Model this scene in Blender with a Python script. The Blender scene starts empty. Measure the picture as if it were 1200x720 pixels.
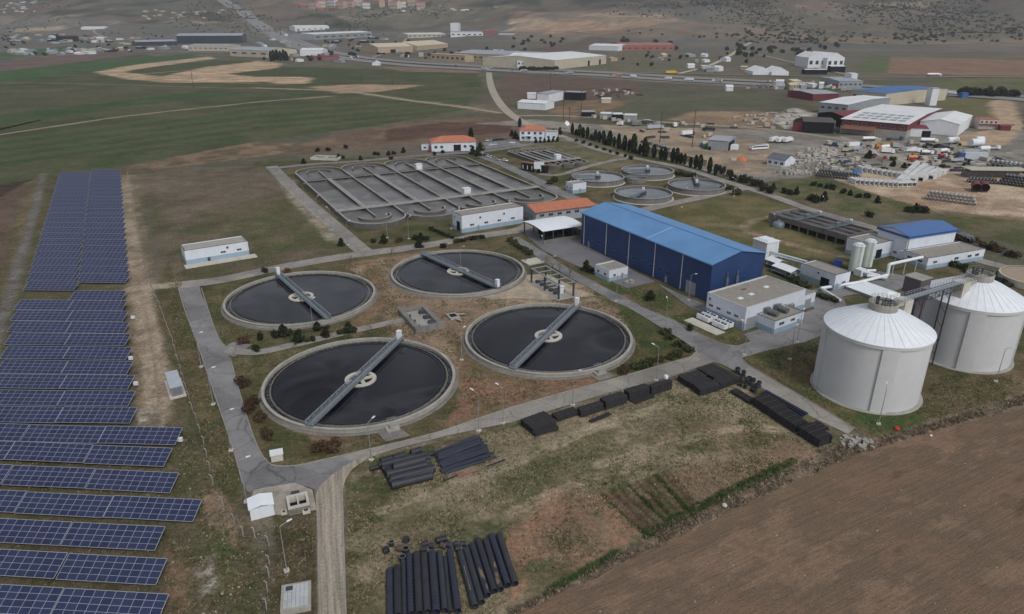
# Waste water plant seen from the air: settling tanks, digesters, solar field, storage yards and far hills.
import bpy, math, random
import numpy as np
from mathutils import Vector, Matrix
from mathutils.geometry import tessellate_polygon
random.seed(7); RNG = np.random.default_rng(7)
SC = bpy.context.scene; COL = SC.collection
PI = math.pi; rad = math.radians
# ---------------------------------------------------------------- survey: sight lines of the photograph to ground points
FOC, PITCH, CH = 820.0, rad(22.75), 87.0
CP, SP = math.cos(PITCH), math.sin(PITCH)
def at(px, py, z=0.0):
    x = (px-600)/FOC; y = (py-360)/FOC
    t = (z-CH)/(-SP-y*CP)
    return Vector((x*t, (CP-y*SP)*t, z))
def hg(p, py):
    v = py-360
    return CH-p[1]*(FOC*SP+v*CP)/(FOC*CP-v*SP)
# ---------------------------------------------------------------- noise and terrain
def _hash(i, j, s):
    n = (i*374761393+j*668265263+s*974711) & 0x7fffffff
    n = ((n ^ (n >> 13))*1274126177) & 0x7fffffff
    return ((n ^ (n >> 16)) & 0xffff)/65535.0
def vnoise(x, y, s=0):
    xi = np.floor(x).astype(np.int64); yi = np.floor(y).astype(np.int64)
    fx = x-xi; fy = y-yi
    fx = fx*fx*(3-2*fx); fy = fy*fy*(3-2*fy)
    a = _hash(xi, yi, s); b = _hash(xi+1, yi, s); c = _hash(xi, yi+1, s); d = _hash(xi+1, yi+1, s)
    return (a*(1-fx)+b*fx)*(1-fy)+(c*(1-fx)+d*fx)*fy
def fbm(x, y, s=0, o=4):
    r = 0; a = .5; t = 0
    for k in range(o):
        r = r+a*vnoise(x, y, s+k*17); t += a; a *= .55; x = x*2.03+11.3; y = y*2.03+7.1
    return r/t
def sstep(a, b, x):
    t = np.clip((x-a)/(b-a), 0, 1); return t*t*(3-2*t)
def HT(x, y):
    x = np.asarray(x, float); y = np.asarray(y, float)
    y0 = 2800-850*sstep(-500, 700, x)+260*(fbm(x/900, y/2500+3, 5, 2)-.5)
    s = np.maximum(y-y0, 0)
    h = .135*s*s/(s+240)
    f = sstep(0, 700, s)
    h = h+f*(110*(fbm(x/520, y/620, 9, 3)-.5)+44*(fbm(x/150, y/190, 21, 3)-.5))
    g = sstep(1500, 2300, y)*7*(fbm(x/300, y/420, 31, 2)-.25)   # gentle swell before the slope
    return h+np.maximum(g, 0)
def HTs(x, y): return float(HT(np.array([x]), np.array([y]))[0])
def gnd(px, py):
    x = (px-600)/FOC; y = (py-360)/FOC
    dz = -SP-y*CP; dy = CP-y*SP
    if py > 62: return at(px, py)
    ts = np.arange(900.0, 9000, 6.0); i = int(np.argmax(CH+dz*ts < HT(x*ts, dy*ts)))
    a, b = ts[i-1], ts[i]
    tt = np.linspace(a, b, 40); j = int(np.argmax(CH+dz*tt < HT(x*tt, dy*tt))); b = float(tt[j])
    return Vector((x*b, dy*b, HTs(x*b, dy*b)))
# ---------------------------------------------------------------- colours and materials
def lin(c):
    c = c/255.0
    return c/12.92 if c <= .04045 else ((c+.055)/1.055)**2.4
EXPO = .84
def C(r, g, b): return tuple(lin(v)/EXPO for v in (r, g, b))
_m = {}
def mat(name, col, rough=.85, var=.18, scale=.6, bump=.15, metal=0.0, spec=.4, streak=0.0, fine=6.0, corr=0.0, corr_ax='X', corr_pitch=.35, per_obj=0.0):
    if name in _m: return _m[name]
    m = bpy.data.materials.new(name); m.use_nodes = True; _m[name] = m
    nt = m.node_tree; N = nt.nodes; L = nt.links
    b = N['Principled BSDF']; b.inputs['Roughness'].default_value = rough; b.inputs['Metallic'].default_value = metal
    b.inputs['Specular IOR Level'].default_value = spec
    tc = N.new('ShaderNodeTexCoord'); oi = N.new('ShaderNodeObjectInfo')
    ofs = N.new('ShaderNodeVectorMath'); ofs.operation = 'MULTIPLY_ADD'
    L.new(tc.outputs['Object'], ofs.inputs[0]); ofs.inputs[1].default_value = (1, 1, 1)
    rv = N.new('ShaderNodeVectorMath'); rv.operation = 'SCALE'; rv.inputs[0].default_value = (37, 91, 53); L.new(oi.outputs['Random'], rv.inputs['Scale'])
    L.new(rv.outputs[0], ofs.inputs[2])
    n1 = N.new('ShaderNodeTexNoise'); n1.inputs['Scale'].default_value = scale; n1.inputs['Detail'].default_value = 5; n1.inputs['Roughness'].default_value = .62
    L.new(ofs.outputs[0], n1.inputs['Vector'])
    n2 = N.new('ShaderNodeTexNoise'); n2.inputs['Scale'].default_value = fine; n2.inputs['Detail'].default_value = 3
    L.new(ofs.outputs[0], n2.inputs['Vector'])
    mr = N.new('ShaderNodeMapRange'); mr.inputs[1].default_value = .25; mr.inputs[2].default_value = .75
    mr.inputs[3].default_value = 1-var; mr.inputs[4].default_value = 1+var*.7
    L.new(n1.outputs[0], mr.inputs[0])
    mr2 = N.new('ShaderNodeMapRange'); mr2.inputs[1].default_value = .3; mr2.inputs[2].default_value = .7
    mr2.inputs[3].default_value = 1-var*.5; mr2.inputs[4].default_value = 1+var*.4
    L.new(n2.outputs[0], mr2.inputs[0])
    mu = N.new('ShaderNodeMath'); mu.operation = 'MULTIPLY'; L.new(mr.outputs[0], mu.inputs[0]); L.new(mr2.outputs[0], mu.inputs[1])
    fac = mu.outputs[0]
    if streak:
        mp = N.new('ShaderNodeMapping'); mp.inputs['Scale'].default_value = (2.2, 2.2, .12); L.new(ofs.outputs[0], mp.inputs['Vector'])
        n3 = N.new('ShaderNodeTexNoise'); n3.inputs['Scale'].default_value = 1; n3.inputs['Detail'].default_value = 4; L.new(mp.outputs[0], n3.inputs['Vector'])
        mr3 = N.new('ShaderNodeMapRange'); mr3.inputs[1].default_value = .5; mr3.inputs[2].default_value = .8; mr3.inputs[3].default_value = 1; mr3.inputs[4].default_value = 1-streak
        L.new(n3.outputs[0], mr3.inputs[0])
        m3 = N.new('ShaderNodeMath'); m3.operation = 'MULTIPLY'; L.new(fac, m3.inputs[0]); L.new(mr3.outputs[0], m3.inputs[1]); fac = m3.outputs[0]
    if per_obj:
        mr4 = N.new('ShaderNodeMapRange'); mr4.inputs[3].default_value = 1-per_obj; mr4.inputs[4].default_value = 1+per_obj
        L.new(oi.outputs['Random'], mr4.inputs[0])
        m4 = N.new('ShaderNodeMath'); m4.operation = 'MULTIPLY'; L.new(fac, m4.inputs[0]); L.new(mr4.outputs[0], m4.inputs[1]); fac = m4.outputs[0]
    vs = N.new('ShaderNodeVectorMath'); vs.operation = 'SCALE'; vs.inputs[0].default_value = col; L.new(fac, vs.inputs['Scale'])
    L.new(vs.outputs[0], b.inputs['Base Color'])
    h = n2.outputs[0]
    bp = N.new('ShaderNodeBump'); bp.inputs['Strength'].default_value = bump; bp.inputs['Distance'].default_value = .05
    if corr:
        w = N.new('ShaderNodeTexWave'); w.bands_direction = corr_ax; w.inputs['Scale'].default_value = 1.0/(corr_pitch*3.18)
        L.new(tc.outputs['Object'], w.inputs['Vector'])
        bp.inputs['Strength'].default_value = corr; h = w.outputs['Fac']
    L.new(h, bp.inputs['Height']); L.new(bp.outputs[0], b.inputs['Normal'])
    return m
def nodemat(name):
    m = bpy.data.materials.new(name); m.use_nodes = True; _m[name] = m
    return m, m.node_tree.nodes, m.node_tree.links, m.node_tree.nodes['Principled BSDF']
# ---------------------------------------------------------------- mesh builder
class MB:
    def __init__(s): s.v = []; s.f = []; s.s = []
    def add(s, vs, fs, smooth=False):
        o = len(s.v); s.v += [tuple(p) for p in vs]; s.f += [tuple(i+o for i in f) for f in fs]; s.s += [smooth]*len(fs); return s
    def box(s, x0, x1, y0, y1, z0, z1):
        return s.add([(x0,y0,z0),(x1,y0,z0),(x1,y1,z0),(x0,y1,z0),(x0,y0,z1),(x1,y0,z1),(x1,y1,z1),(x0,y1,z1)],
                     [(3,2,1,0),(4,5,6,7),(0,1,5,4),(1,2,6,5),(2,3,7,6),(3,0,4,7)])
    def beam(s, p, q, w, h=None):
        p = Vector(p); q = Vector(q); h = h or w; d = (q-p).normalized()
        up = Vector((0,0,1)) if abs(d.z) < .99 else Vector((1,0,0))
        a = d.cross(up).normalized()*(w/2); b = a.cross(d).normalized()*(h/2)
        vs = [p-a-b,p+a-b,p+a+b,p-a+b,q-a-b,q+a-b,q+a+b,q-a+b]
        return s.add(vs, [(0,1,2,3),(7,6,5,4),(4,5,1,0),(5,6,2,1),(6,7,3,2),(7,4,0,3)])
    def prism(s, pts, z0, z1):
        n = len(pts)
        if sum(pts[i][0]*pts[(i+1)%n][1]-pts[(i+1)%n][0]*pts[i][1] for i in range(n)) < 0: pts = pts[::-1]
        return s.add([(p[0],p[1],z0) for p in pts]+[(p[0],p[1],z1) for p in pts],
                     [tuple(range(n-1,-1,-1)), tuple(range(n,2*n))]+[(i,(i+1)%n,(i+1)%n+n,i+n) for i in range(n)])
    def tube(s, p, q, r, n=8, r2=None, cap=True):
        p = Vector(p); q = Vector(q); r2 = r if r2 is None else r2; d = (q-p).normalized()
        up = Vector((0,0,1)) if abs(d.z) < .9 else Vector((1,0,0))
        a = d.cross(up).normalized(); b = a.cross(d)
        c = [(math.cos(2*PI*i/n), math.sin(2*PI*i/n)) for i in range(n)]
        vs = [p+(a*x+b*y)*r for x,y in c]+[q+(a*x+b*y)*r2 for x,y in c]
        s.add(vs, [(i,i+n,(i+1)%n+n,(i+1)%n) for i in range(n)], True)
        if cap:
            o = len(s.v)-2*n
            s.f += [tuple(o+i for i in range(n)), tuple(o+n+i for i in range(n-1,-1,-1))]; s.s += [False, False]
        return s
    def pipe(s, p, q, r, t, n=12):      # hollow pipe with open ends
        p = Vector(p); q = Vector(q); d = (q-p).normalized()
        up = Vector((0,0,1)) if abs(d.z) < .9 else Vector((1,0,0))
        a = d.cross(up).normalized(); b = a.cross(d)
        vs = []
        for base, rr in ((p,r),(q,r),(q,r-t),(p,r-t)):
            vs += [base+(a*math.cos(2*PI*i/n)+b*math.sin(2*PI*i/n))*rr for i in range(n)]
        fs = []
        for k in range(4):
            k2 = (k+1)%4
            fs += [(k*n+i, k2*n+i, k2*n+(i+1)%n, k*n+(i+1)%n) for i in range(n)]
        return s.add(vs, fs, True)
    def lathe(s, prof, n=48, smooth=True, a0=0, a1=2*PI, close=False):
        full = abs(a1-a0-2*PI) < 1e-6; m = n if full else n+1; k = len(prof); vs = []
        for i in range(m):
            a = a0+(a1-a0)*i/n
            vs += [(r*math.cos(a), r*math.sin(a), z) for r, z in prof]
        fs = []
        for i in range(n):
            i2 = (i+1)%m
            for j in range(k if close else k-1):
                j2 = (j+1)%k
                fs.append((i*k+j, i2*k+j, i2*k+j2, i*k+j2))
        if close and not full: fs += [tuple(range(k)), tuple(range(n*k+k-1, n*k-1, -1))]
        return s.add(vs, fs, smooth)
    def ring(s, r0, r1, z0, z1, n=64, a0=0, a1=2*PI):
        return s.lathe([(r1,z0),(r1,z1),(r0,z1),(r0,z0)], n, False, a0, a1, True)
    def move(s, off, rz=0):
        c, sn = math.cos(rz), math.sin(rz)
        s.v = [(x*c-y*sn+off[0], x*sn+y*c+off[1], z+off[2]) for x,y,z in s.v]; return s
    def join(s, o):
        return s.add(o.v, o.f) if not o.f else s._j(o)
    def _j(s, o):
        k = len(s.v); s.v += o.v; s.f += [tuple(i+k for i in f) for f in o.f]; s.s += o.s; return s
    def build(s, name, m, parent=None, loc=None, rz=0.0, label=None):
        me = bpy.data.meshes.new(name); me.from_pydata(s.v, [], s.f)
        me.polygons.foreach_set('use_smooth', np.array(s.s, bool)); me.update()
        if any(s.s):
            try: me.set_sharp_from_angle(angle=rad(40))
            except Exception: pass
        o = bpy.data.objects.new(name, me); COL.objects.link(o)
        me.materials.append(m)
        if parent: o.parent = parent
        if loc is not None: o.location = loc
        o.rotation_euler.z = rz
        if label: o['label'] = label
        return o
def fastmesh(name, V, F4, m, kind=None, parent=None):
    V = np.asarray(V, np.float32); F4 = np.asarray(F4, np.int32); k = F4.shape[1]
    me = bpy.data.meshes.new(name); me.vertices.add(len(V)); me.vertices.foreach_set('co', V.ravel())
    me.loops.add(F4.size); me.loops.foreach_set('vertex_index', F4.ravel())
    me.polygons.add(len(F4)); me.polygons.foreach_set('loop_start', np.arange(0, F4.size, k, dtype=np.int32))
    try: me.polygons.foreach_set('loop_total', np.full(len(F4), k, np.int32))
    except Exception: pass
    me.update(calc_edges=True)
    o = bpy.data.objects.new(name, me); COL.objects.link(o); me.materials.append(m)
    if kind: o['kind'] = kind
    if parent: o.parent = parent
    return o
def tag(o, label, cat, group=None):
    o['label'] = label; o['category'] = cat
    if group: o['group'] = group
    return o
def thing(name, label, cat, loc=(0,0,0), rz=0.0, group=None):
    o = bpy.data.objects.new(name, None); COL.objects.link(o); o.location = loc; o.rotation_euler.z = rz; o.empty_display_size = .5
    return tag(o, label, cat, group)
KIDS = {}
def dup(root, loc, rz=0.0, label=None, scale=None, group=None, recol=None):
    def cp(o, par):
        c = o.copy(); COL.objects.link(c)
        if par: c.parent = par
        if recol and o.type == 'MESH' and o.name.split('.')[0] in recol:
            c.material_slots[0].link = 'OBJECT'; c.material_slots[0].material = recol[o.name.split('.')[0]]
        for ch in KIDS.setdefault(o.name, list(o.children)): cp(ch, c)
        return c
    r = cp(root, None); r.location = loc; r.rotation_euler.z = rz
    if label: r['label'] = label
    if group: r['group'] = group
    if scale: r.scale = scale if not isinstance(scale, (int, float)) else (scale,)*3
    return r
def structure(name, mb, m, loc=None, rz=0):
    o = mb.build(name, m, None, loc, rz); o['kind'] = 'structure'; return o
def yaw(p, q): return math.atan2(q[1]-p[1], q[0]-p[0])
def frame(p0, p1):
    return Vector((p0[0], p0[1], 0)), yaw(p0, p1), math.hypot(p1[0]-p0[0], p1[1]-p0[1])
def bpx(L, F, R, h):        # roof corners (left, front, right) at height h -> origin, yaw, length, depth
    l = at(*L, h); f = at(*F, h); r = at(*R, h)
    o, a, ln = frame(l, f)
    n = Vector((-math.sin(a), math.cos(a), 0)); dep = (r-f).dot(n)
    return o, a, ln, dep
# ================================================================ GROUND: one sheet to the far hills, soil colours by zone
def W(pts): return np.array([tuple(gnd(*p))[:2] for p in pts])
ZONES = []
def zone(pts, ca, cb=None, ns=12.0, soft=2.0, rag=3.0, op=1.0, world=False):
    ZONES.append(('P', np.array(pts, float) if world else W(pts), C(*ca), C(*(cb or ca)), ns, soft, rag, op))
def line(pts, w, ca, cb=None, ns=6.0, soft=1.0, rag=.8, op=1.0, rut=0.0):
    ZONES.append(('L', W(pts), C(*ca), C(*(cb or ca)), ns, soft, rag, op, w/2, rut))
GRASS = (72,75,50); GRASS2 = (96,88,66); DIRT = (122,104,88); DRY = (106,96,80); GREEN = (60,72,46)
# far plain and fields
zone([(-300,62),(1500,62),(1500,20),(-300,20)], (104,98,90), (92,92,86), 160, 60, 60)
zone([(-300,240),(0,224),(50,208),(132,197),(300,166),(420,150),(500,138),(548,127),(565,108),(566,96),(470,90),(330,78),(240,76),(160,63),(95,70),(-300,95)], (66,76,52), (80,82,60), 45, 8, 6)
for k_ in range(9):
    t_ = k_/9.0; zone([(-200,172+34*t_),(0,162+36*t_),(300,124+38*t_-6*t_),(545,112+20*t_),(545,114+20*t_),(300,128+38*t_-6*t_),(0,166.5+36*t_),(-200,178+34*t_)], (58,80,46) if k_ % 2 else (86,84,64), None, 20, 3, 3, .55)
zone([(-300,110),(0,84),(130,70),(225,63),(235,67),(120,82),(0,96),(-300,130)], (60,88,54), (70,86,58), 40, 6, 5)
zone([(-300,92),(0,71),(130,61),(190,60),(110,71),(0,84),(-300,108)], (106,88,82), (94,84,78), 40, 6, 5)
zone([(-200,70),(0,62),(80,54),(85,60),(0,71)], (66,88,62), None, 40, 6, 5)
zone([(10,35),(75,31),(78,35),(20,38)], (148,134,112), None, 60, 10, 10)
zone([(100,52),(262,36),(270,44),(205,50)], (112,102,86), (98,96,82), 60, 20, 20)
zone([(170,95),(540,128),(520,132),(300,112),(0,142),(-200,160),(-200,120)], (88,84,68), (78,80,62), 40, 8, 6, .6)
zone([(0,135),(240,107),(300,108),(190,120),(0,146)], (54,78,48), (62,80,52), 30, 8, 8, .8)
zone([(320,78),(560,84),(562,96),(480,92),(330,90)], (76,80,58), (70,76,56), 40, 6, 6)
zone([(444,78),(560,80),(560,86),(470,84)], (116,100,86), None, 30, 6, 6)
line([(-60,168),(0,158),(150,136),(300,120),(390,113)], 3.2, (136,124,106), None, 8, 1.5, 1)
line([(-60,100),(0,97),(130,99),(250,103),(320,104)], 4, (104,97,86), None, 8, 2, 2)
line([(300,103),(380,106),(420,109),(480,118),(540,125),(580,132)], 9, (146,130,112), (120,106,92), 8, 2.5, 2.5)
zone([(110,85),(135,80),(152,77),(245,66.5),(252,69),(160,81),(146,85),(190,90),(240,79),(300,71.5),(332,74.5),(320,82),(368,92),(360,98),(330,99),(310,96),(250,97),(195,97),(150,93)], (178,156,130), (150,130,106), 14, 4, 5)
zone([(360,102),(420,99),(500,100),(440,108),(400,110)], (156,134,112), (140,120,100), 12, 4, 4)
zone([(150,83.6),(162,81.4),(252,70.6),(302,72),(236,79.3),(194,88.3)], (72,78,56), None, 20, 3, 4)
zone([(262,87),(300,83),(334,79),(430,82),(368,90.6),(300,90.2)], (70,76,54), None, 20, 3, 4)
for l_ in ([(168,87),(240,80.5),(330,76.5)],[(190,93),(262,90),(310,91.5),(366,93)],[(150,91),(200,95.5),(300,98)]): line(l_, 9, (132,108,88), (150,126,104), 12, 3, 5, .85)  # shade of the sand cuts painted as brown lines
zone([(440,150),(520,140),(600,135),(608,150),(600,168),(440,172),(330,182),(300,185),(345,170)], (98,84,72), (112,96,80), 16, 4, 5)
zone([(455,152),(520,143),(598,145),(600,156),(520,160),(452,166)], (92,70,62), (84,66,58), 14, 4, 5)
zone([(130,198),(300,166),(345,168),(330,180),(150,203)], (124,106,88), (96,86,70), 10, 3, 4)
# pale rock strata and tracks on the slope
for y_, x0_, x1_, w_ in ((17,680,720,26),(20,700,770,22),(23,600,640,24),(24,740,790,20),(27,600,700,26),(28,720,770,24),(31,610,660,26),(32,690,760,22),(35,600,780,26),(38,620,800,16)):
    line([(x0_+(x1_-x0_)*i/5, y_+random.uniform(-.9,.9)) for i in range(6)], w_*1.7, (206,186,160), (166,146,124), 26, 7, 10, .9)
zone([(600,14),(690,12),(790,20),(830,42),(600,44)], (146,126,106), (112,100,86), 40, 30, 30, .75)
zone([(630,30),(800,31),(820,37),(640,36)], (170,128,98), (140,116,96), 30, 14, 16, .75)
for y_, x0_, x1_ in ((6,900,1060),(12,860,1010),(18,930,1180),(24,880,1000),(30,1040,1190),(36,900,1080),(10,480,600),(15,430,560),(22,400,520),(12,120,260),(20,0,110),(28,120,270)): line([(x0_+(x1_-x0_)*i/5, y_+random.uniform(-1.6,1.6)) for i in range(6)], 12, (150,134,114), (120,108,94), 30, 5, 8, .7)
line([(770,30),(810,32),(840,37),(860,42),(830,44)], 9, (164,146,122), None, 30, 5, 5, .8)
line([(900,42),(930,36),(970,44),(1000,50)], 8, (150,134,112), None, 30, 5, 5, .8)
zone([(1060,46),(1100,34),(1180,34),(1170,48)], (122,112,100), (112,102,92), 40, 15, 12)
zone([(1020,4),(1100,0),(1090,8),(1010,10)], (150,140,114), (120,110,92), 20, 20, 15, .8)
zone([(860,20),(1250,10),(1250,46),(900,48)], (104,94,80), (86,84,68), 60, 40, 40, .8)
zone([(110,8),(230,0),(270,8),(235,14),(150,12)], (84,88,70), (92,90,76), 60, 30, 20, .8)
zone([(-50,14),(60,18),(100,30),(-50,32)], (104,100,94), (120,112,102), 40, 30, 25, .7)
zone([(330,0),(480,-6),(600,10),(560,26),(420,28)], (112,104,88), (92,92,76), 60, 30, 30, .8)
line([(400,20),(450,22),(490,14),(470,12)], 10, (146,134,114), None, 30, 6, 6, .7)
line([(60,24),(90,18),(100,16)], 14, (140,132,116), None, 30, 6, 6, .7)
zone([(380,56),(600,86),(700,93),(900,104),(900,96),(700,82),(560,72),(440,66),(300,24),(285,22)], (126,120,110), (112,106,96), 20, 12, 10, .7)
# fields right of the access road
zone([(575,84),(930,106),(960,128),(905,150),(700,146),(640,133),(585,125)], (92,86,74), (84,84,70), 40, 6, 6)
zone([(592,88),(740,96),(755,108),(690,118),(585,118)], (98,82,74), (92,78,70), 40, 6, 5)
zone([(670,140),(770,103),(900,110),(910,128),(780,148)], (84,86,70), (90,88,74), 40, 6, 6)
zone([(640,130),(680,118),(740,118),(720,128),(670,140)], (128,106,84), (110,94,78), 12, 4, 5)
zone([(780,140),(820,130),(920,132),(905,148),(860,150)], (142,120,98), (124,106,88), 14, 4, 5)
zone([(600,50),(1250,55),(1250,44),(600,44)], (120,106,92), (104,98,84), 60, 20, 25)
zone([(660,80),(760,64),(850,70),(790,88)], (82,92,66), (96,94,74), 30, 10, 10)
zone([(560,66),(690,42),(760,50),(690,56),(620,66)], (98,84,76), (90,82,74), 40, 15, 12)
zone([(600,60),(1250,64),(1250,95),(600,84)], (106,98,84), (96,92,78), 40, 20, 15, .5)
zone([(1000,84),(1020,66),(1046,66),(1042,86)], (82,92,62), (90,96,66), 20, 4, 4)
zone([(1044,67),(1250,72),(1250,90),(1040,86)], (128,102,86), (118,98,82), 30, 4, 4)
zone([(1090,92),(1250,90),(1250,112),(1110,108)], (84,90,60), (98,96,70), 20, 4, 4)
zone([(1090,114),(1180,112),(1180,146),(1120,142)], (92,92,62), (100,96,70), 14, 4, 4)
# industrial yards
zone([(560,145),(620,140),(700,146),(800,150),(900,152),(960,160),(1250,150),(1250,235),(1120,226),(960,206),(900,214),(830,202),(740,176),(650,150)], (136,131,123), (116,113,108), 18, 4, 4)
zone([(700,146),(830,152),(905,170),(900,205),(830,200),(750,172)], (150,134,116), (128,116,102), 16, 4, 4)
zone([(955,200),(1010,224),(1060,238),(1110,252),(1250,268),(1250,200),(1080,200)], (176,158,136), (146,128,110), 14, 4, 5)
zone([(1030,228),(1090,212),(1150,226),(1160,244),(1090,246)], (146,122,102), (166,144,122), 10, 4, 5)
zone([(1100,246),(1250,260),(1250,285),(1120,262)], (128,108,90), (110,98,82), 10, 4, 5)
zone([(1160,120),(1185,110),(1200,150),(1180,170),(1120,170),(1110,162),(1170,150)], (168,146,122), (150,132,112), 10, 3, 4)
zone([(903,142),(930,127),(957,133),(948,140),(925,153)], (184,180,172), (150,146,138), 8, 3, 4)
zone([(985,160),(1060,178),(1120,196),(1180,200),(1130,206),(1050,188),(985,172)], (168,160,150), (140,134,126), 8, 3, 4)
# plant plots
zone([(300,190),(560,178),(700,155),(790,190),(900,222),(1010,262),(1200,330),(1250,460),(1010,520),(800,440),(540,600),(200,560),(205,340)], GRASS, GRASS2, 9, 3, 3)
zone([(640,158),(700,166),(770,196),(740,205),(650,185),(600,172)], (92,90,64), (110,104,86), 8, 2, 3)
zone([(900,226),(1010,258),(1070,250),(1130,272),(1250,300),(1250,262),(1100,250),(960,206),(890,214)], (76,82,54), (100,94,72), 10, 3, 4)
zone([(152,197),(325,195),(440,298),(300,312),(208,332),(165,240)], (100,90,76), (80,80,58), 14, 3, 4)
zone([(152,197),(325,195),(370,240),(200,270)], (106,96,86), (94,86,74), 8, 8, 6, .7)
zone([(215,250),(340,226),(400,290),(310,300),(290,275)], (76,80,54), (92,86,66), 8, 5, 6, .8)
zone([(318,200),(334,204),(380,250),(405,288),(385,282),(340,235)], (150,142,130), (120,110,94), 3, 1.5, 2, .8)
zone([(740,252),(860,225),(900,235),(990,262),(920,260),(985,305),(900,300),(830,275)], (88,88,56), (104,96,68), 9, 3, 3)
line([(990,302),(940,290),(900,279),(878,272),(872,265),(884,258),(906,253)], 4, (136,120,100), (112,102,84), 5, 1.2, 1)
line([(870,268),(850,264),(820,262)], 5, (120,108,88), None, 5, 2, 2, .7)
# bare soil round the settling tanks
zone([(400,310),(520,290),(640,350),(740,345),(735,395),(660,440),(560,470),(530,440),(470,398),(445,370),(445,330)], DIRT, (136,118,98), 7, 3, 4)
zone([(545,345),(690,330),(700,352),(560,360)], (150,134,116), (118,104,86), 4, 2, 3)
zone([(528,400),(560,395),(600,440),(720,438),(690,452),(600,482),(520,505),(540,460)], (122,98,80), (104,92,70), 6, 2, 3)
zone([(545,440),(610,452),(600,470),(540,478)], (130,98,78), (118,96,78), 4, 2, 3, .8)
zone([(290,400),(310,400),(310,470),(390,525),(380,535),(320,538),(300,500)], (84,78,54), (72,76,48), 5, 2, 2)
zone([(320,500),(390,525),(450,520),(420,512),(340,500)], (126,106,88), (100,90,70), 4, 1, 2, .9)
zone([(420,300),(445,310),(450,360),(420,395),(400,385),(445,350)], (130,104,84), (112,98,78), 4, 2, 3)
zone([(690,345),(735,352),(812,412),(770,430),(745,420),(745,390),(720,360)], (64,74,44), (84,82,54), 6, 2, 3)
zone([(745,405),(815,412),(770,432),(730,440)], (92,86,58), (72,74,46), 4, 2, 2)
zone([(785,370),(830,362),(870,395),(862,404),(800,382)], (68,76,48), (92,88,60), 5, 1, 2)
zone([(690,320),(735,335),(805,352),(780,365),(720,340)], (66,80,46), (90,86,58), 4, 1, 2)
zone([(870,420),(925,402),(960,440),(1035,480),(1090,465),(1200,440),(1250,470),(1010,505),(960,478)], (70,76,46), (98,88,64), 7, 2, 3)
zone([(985,470),(1080,478),(1090,500),(1020,512)], (56,78,42), (68,78,46), 4, 2, 3, .7)
zone([(1070,455),(1180,430),(1250,430),(1250,470),(1100,500),(1080,480)], (108,94,74), (90,84,60), 6, 2, 3, .8)
# solar strip
zone([(44,205),(150,196),(175,330),(212,440),(250,560),(318,640),(312,800),(-200,800),(-60,380)], (92,84,68), (80,80,56), 6, 3, 4)
zone([(-200,250),(0,226),(28,212),(22,240),(0,310),(-80,420)], (98,82,74), (92,78,68), 10, 3, 3)
zone([(-200,228),(0,217),(38,210),(52,205),(50,212),(28,216),(0,230),(-200,262)], (70,64,54), (56,52,44), 6, 2, 3)
zone([(28,215),(48,206),(30,290),(8,370),(-10,380),(12,300)], (104,94,74), (84,80,58), 8, 2, 3)
line([(51,204),(36,262),(16,330),(2,375),(-20,440)], 3.6, (112,110,108), (96,94,90), 5, .8, .8)
zone([(160,205),(180,330),(205,430),(205,500),(160,500),(150,360),(138,300),(142,205)], (124,110,94), (100,92,74), 5, 2, 3)
line([(145,210),(150,260),(160,320),(170,365),(180,420),(186,470),(176,505)], 6, (156,142,126), (132,118,102), 4, 2, 2, .9, .5)
zone([(158,482),(190,480),(195,500),(214,500),(216,503),(160,503)], (150,144,134), (112,102,88), 2, 1.5, 2.5)
zone([(196,300),(212,338),(238,420),(270,520),(283,570),(262,590),(238,520),(205,440),(180,350)], (76,76,52), (98,86,66), 6, 2, 2)
zone([(236,585),(252,575),(276,610),(280,640),(262,640)], (128,108,92), (112,98,82), 3, 1, 2)
zone([(222,660),(252,650),(256,690),(236,705)], (152,148,142), (104,98,84), 1.6, 1.5, 2.5, .85)
zone([(196,640),(226,655),(230,700),(190,800)], (128,102,84), (96,86,66), 3, 2, 3, .8)
zone([(246,620),(268,620),(276,690),(250,720),(256,660)], (62,80,44), (86,86,56), 3, 2, 3, .8)
zone([(318,600),(372,590),(372,800),(312,800)], (88,78,62), (74,72,50), 4, 1.5, 2)
zone([(320,632),(370,630),(366,655),(330,655)], (66,54,48), (88,76,62), 3, 2, 3, .8)
zone([(150,336),(210,330),(212,336),(150,341)], (150,138,122), None, 3, 1, 1.5)
# middle field of pipe stacks
zone([(402,560),(440,548),(600,498),(712,462),(840,430),(950,510),(1000,516),(840,600),(600,715),(580,800),(402,800)], (126,116,96), (100,96,72), 6, 2, 3)
zone([(402,565),(440,550),(470,570),(450,620),(440,720),(440,800),(402,800)], (70,76,46), (92,86,62), 4, 2, 3, .85)
zone([(470,560),(600,530),(620,545),(470,590)], (136,124,104), (112,104,82), 3, 2, 3, .85)
zone([(640,560),(780,470),(860,470),(880,520),(760,545),(640,600)], (134,124,104), (108,98,78), 4, 6, 6, .75)
zone([(570,560),(700,500),(740,540),(640,600),(580,610)], (70,78,48), (96,92,68), 4, 4, 6, .7)
zone([(590,630),(650,570),(720,575),(762,620),(700,660),(600,705)], (134,106,86), (118,100,82), 4, 3, 4)
zone([(780,555),(900,530),(960,530),(880,575),(815,600),(790,590)], (126,106,88), (118,102,84), 4, 3, 4)
zone([(800,470),(880,500),(940,520),(880,535),(780,520)], (120,104,82), (100,94,70), 5, 3, 4, .8)
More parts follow.
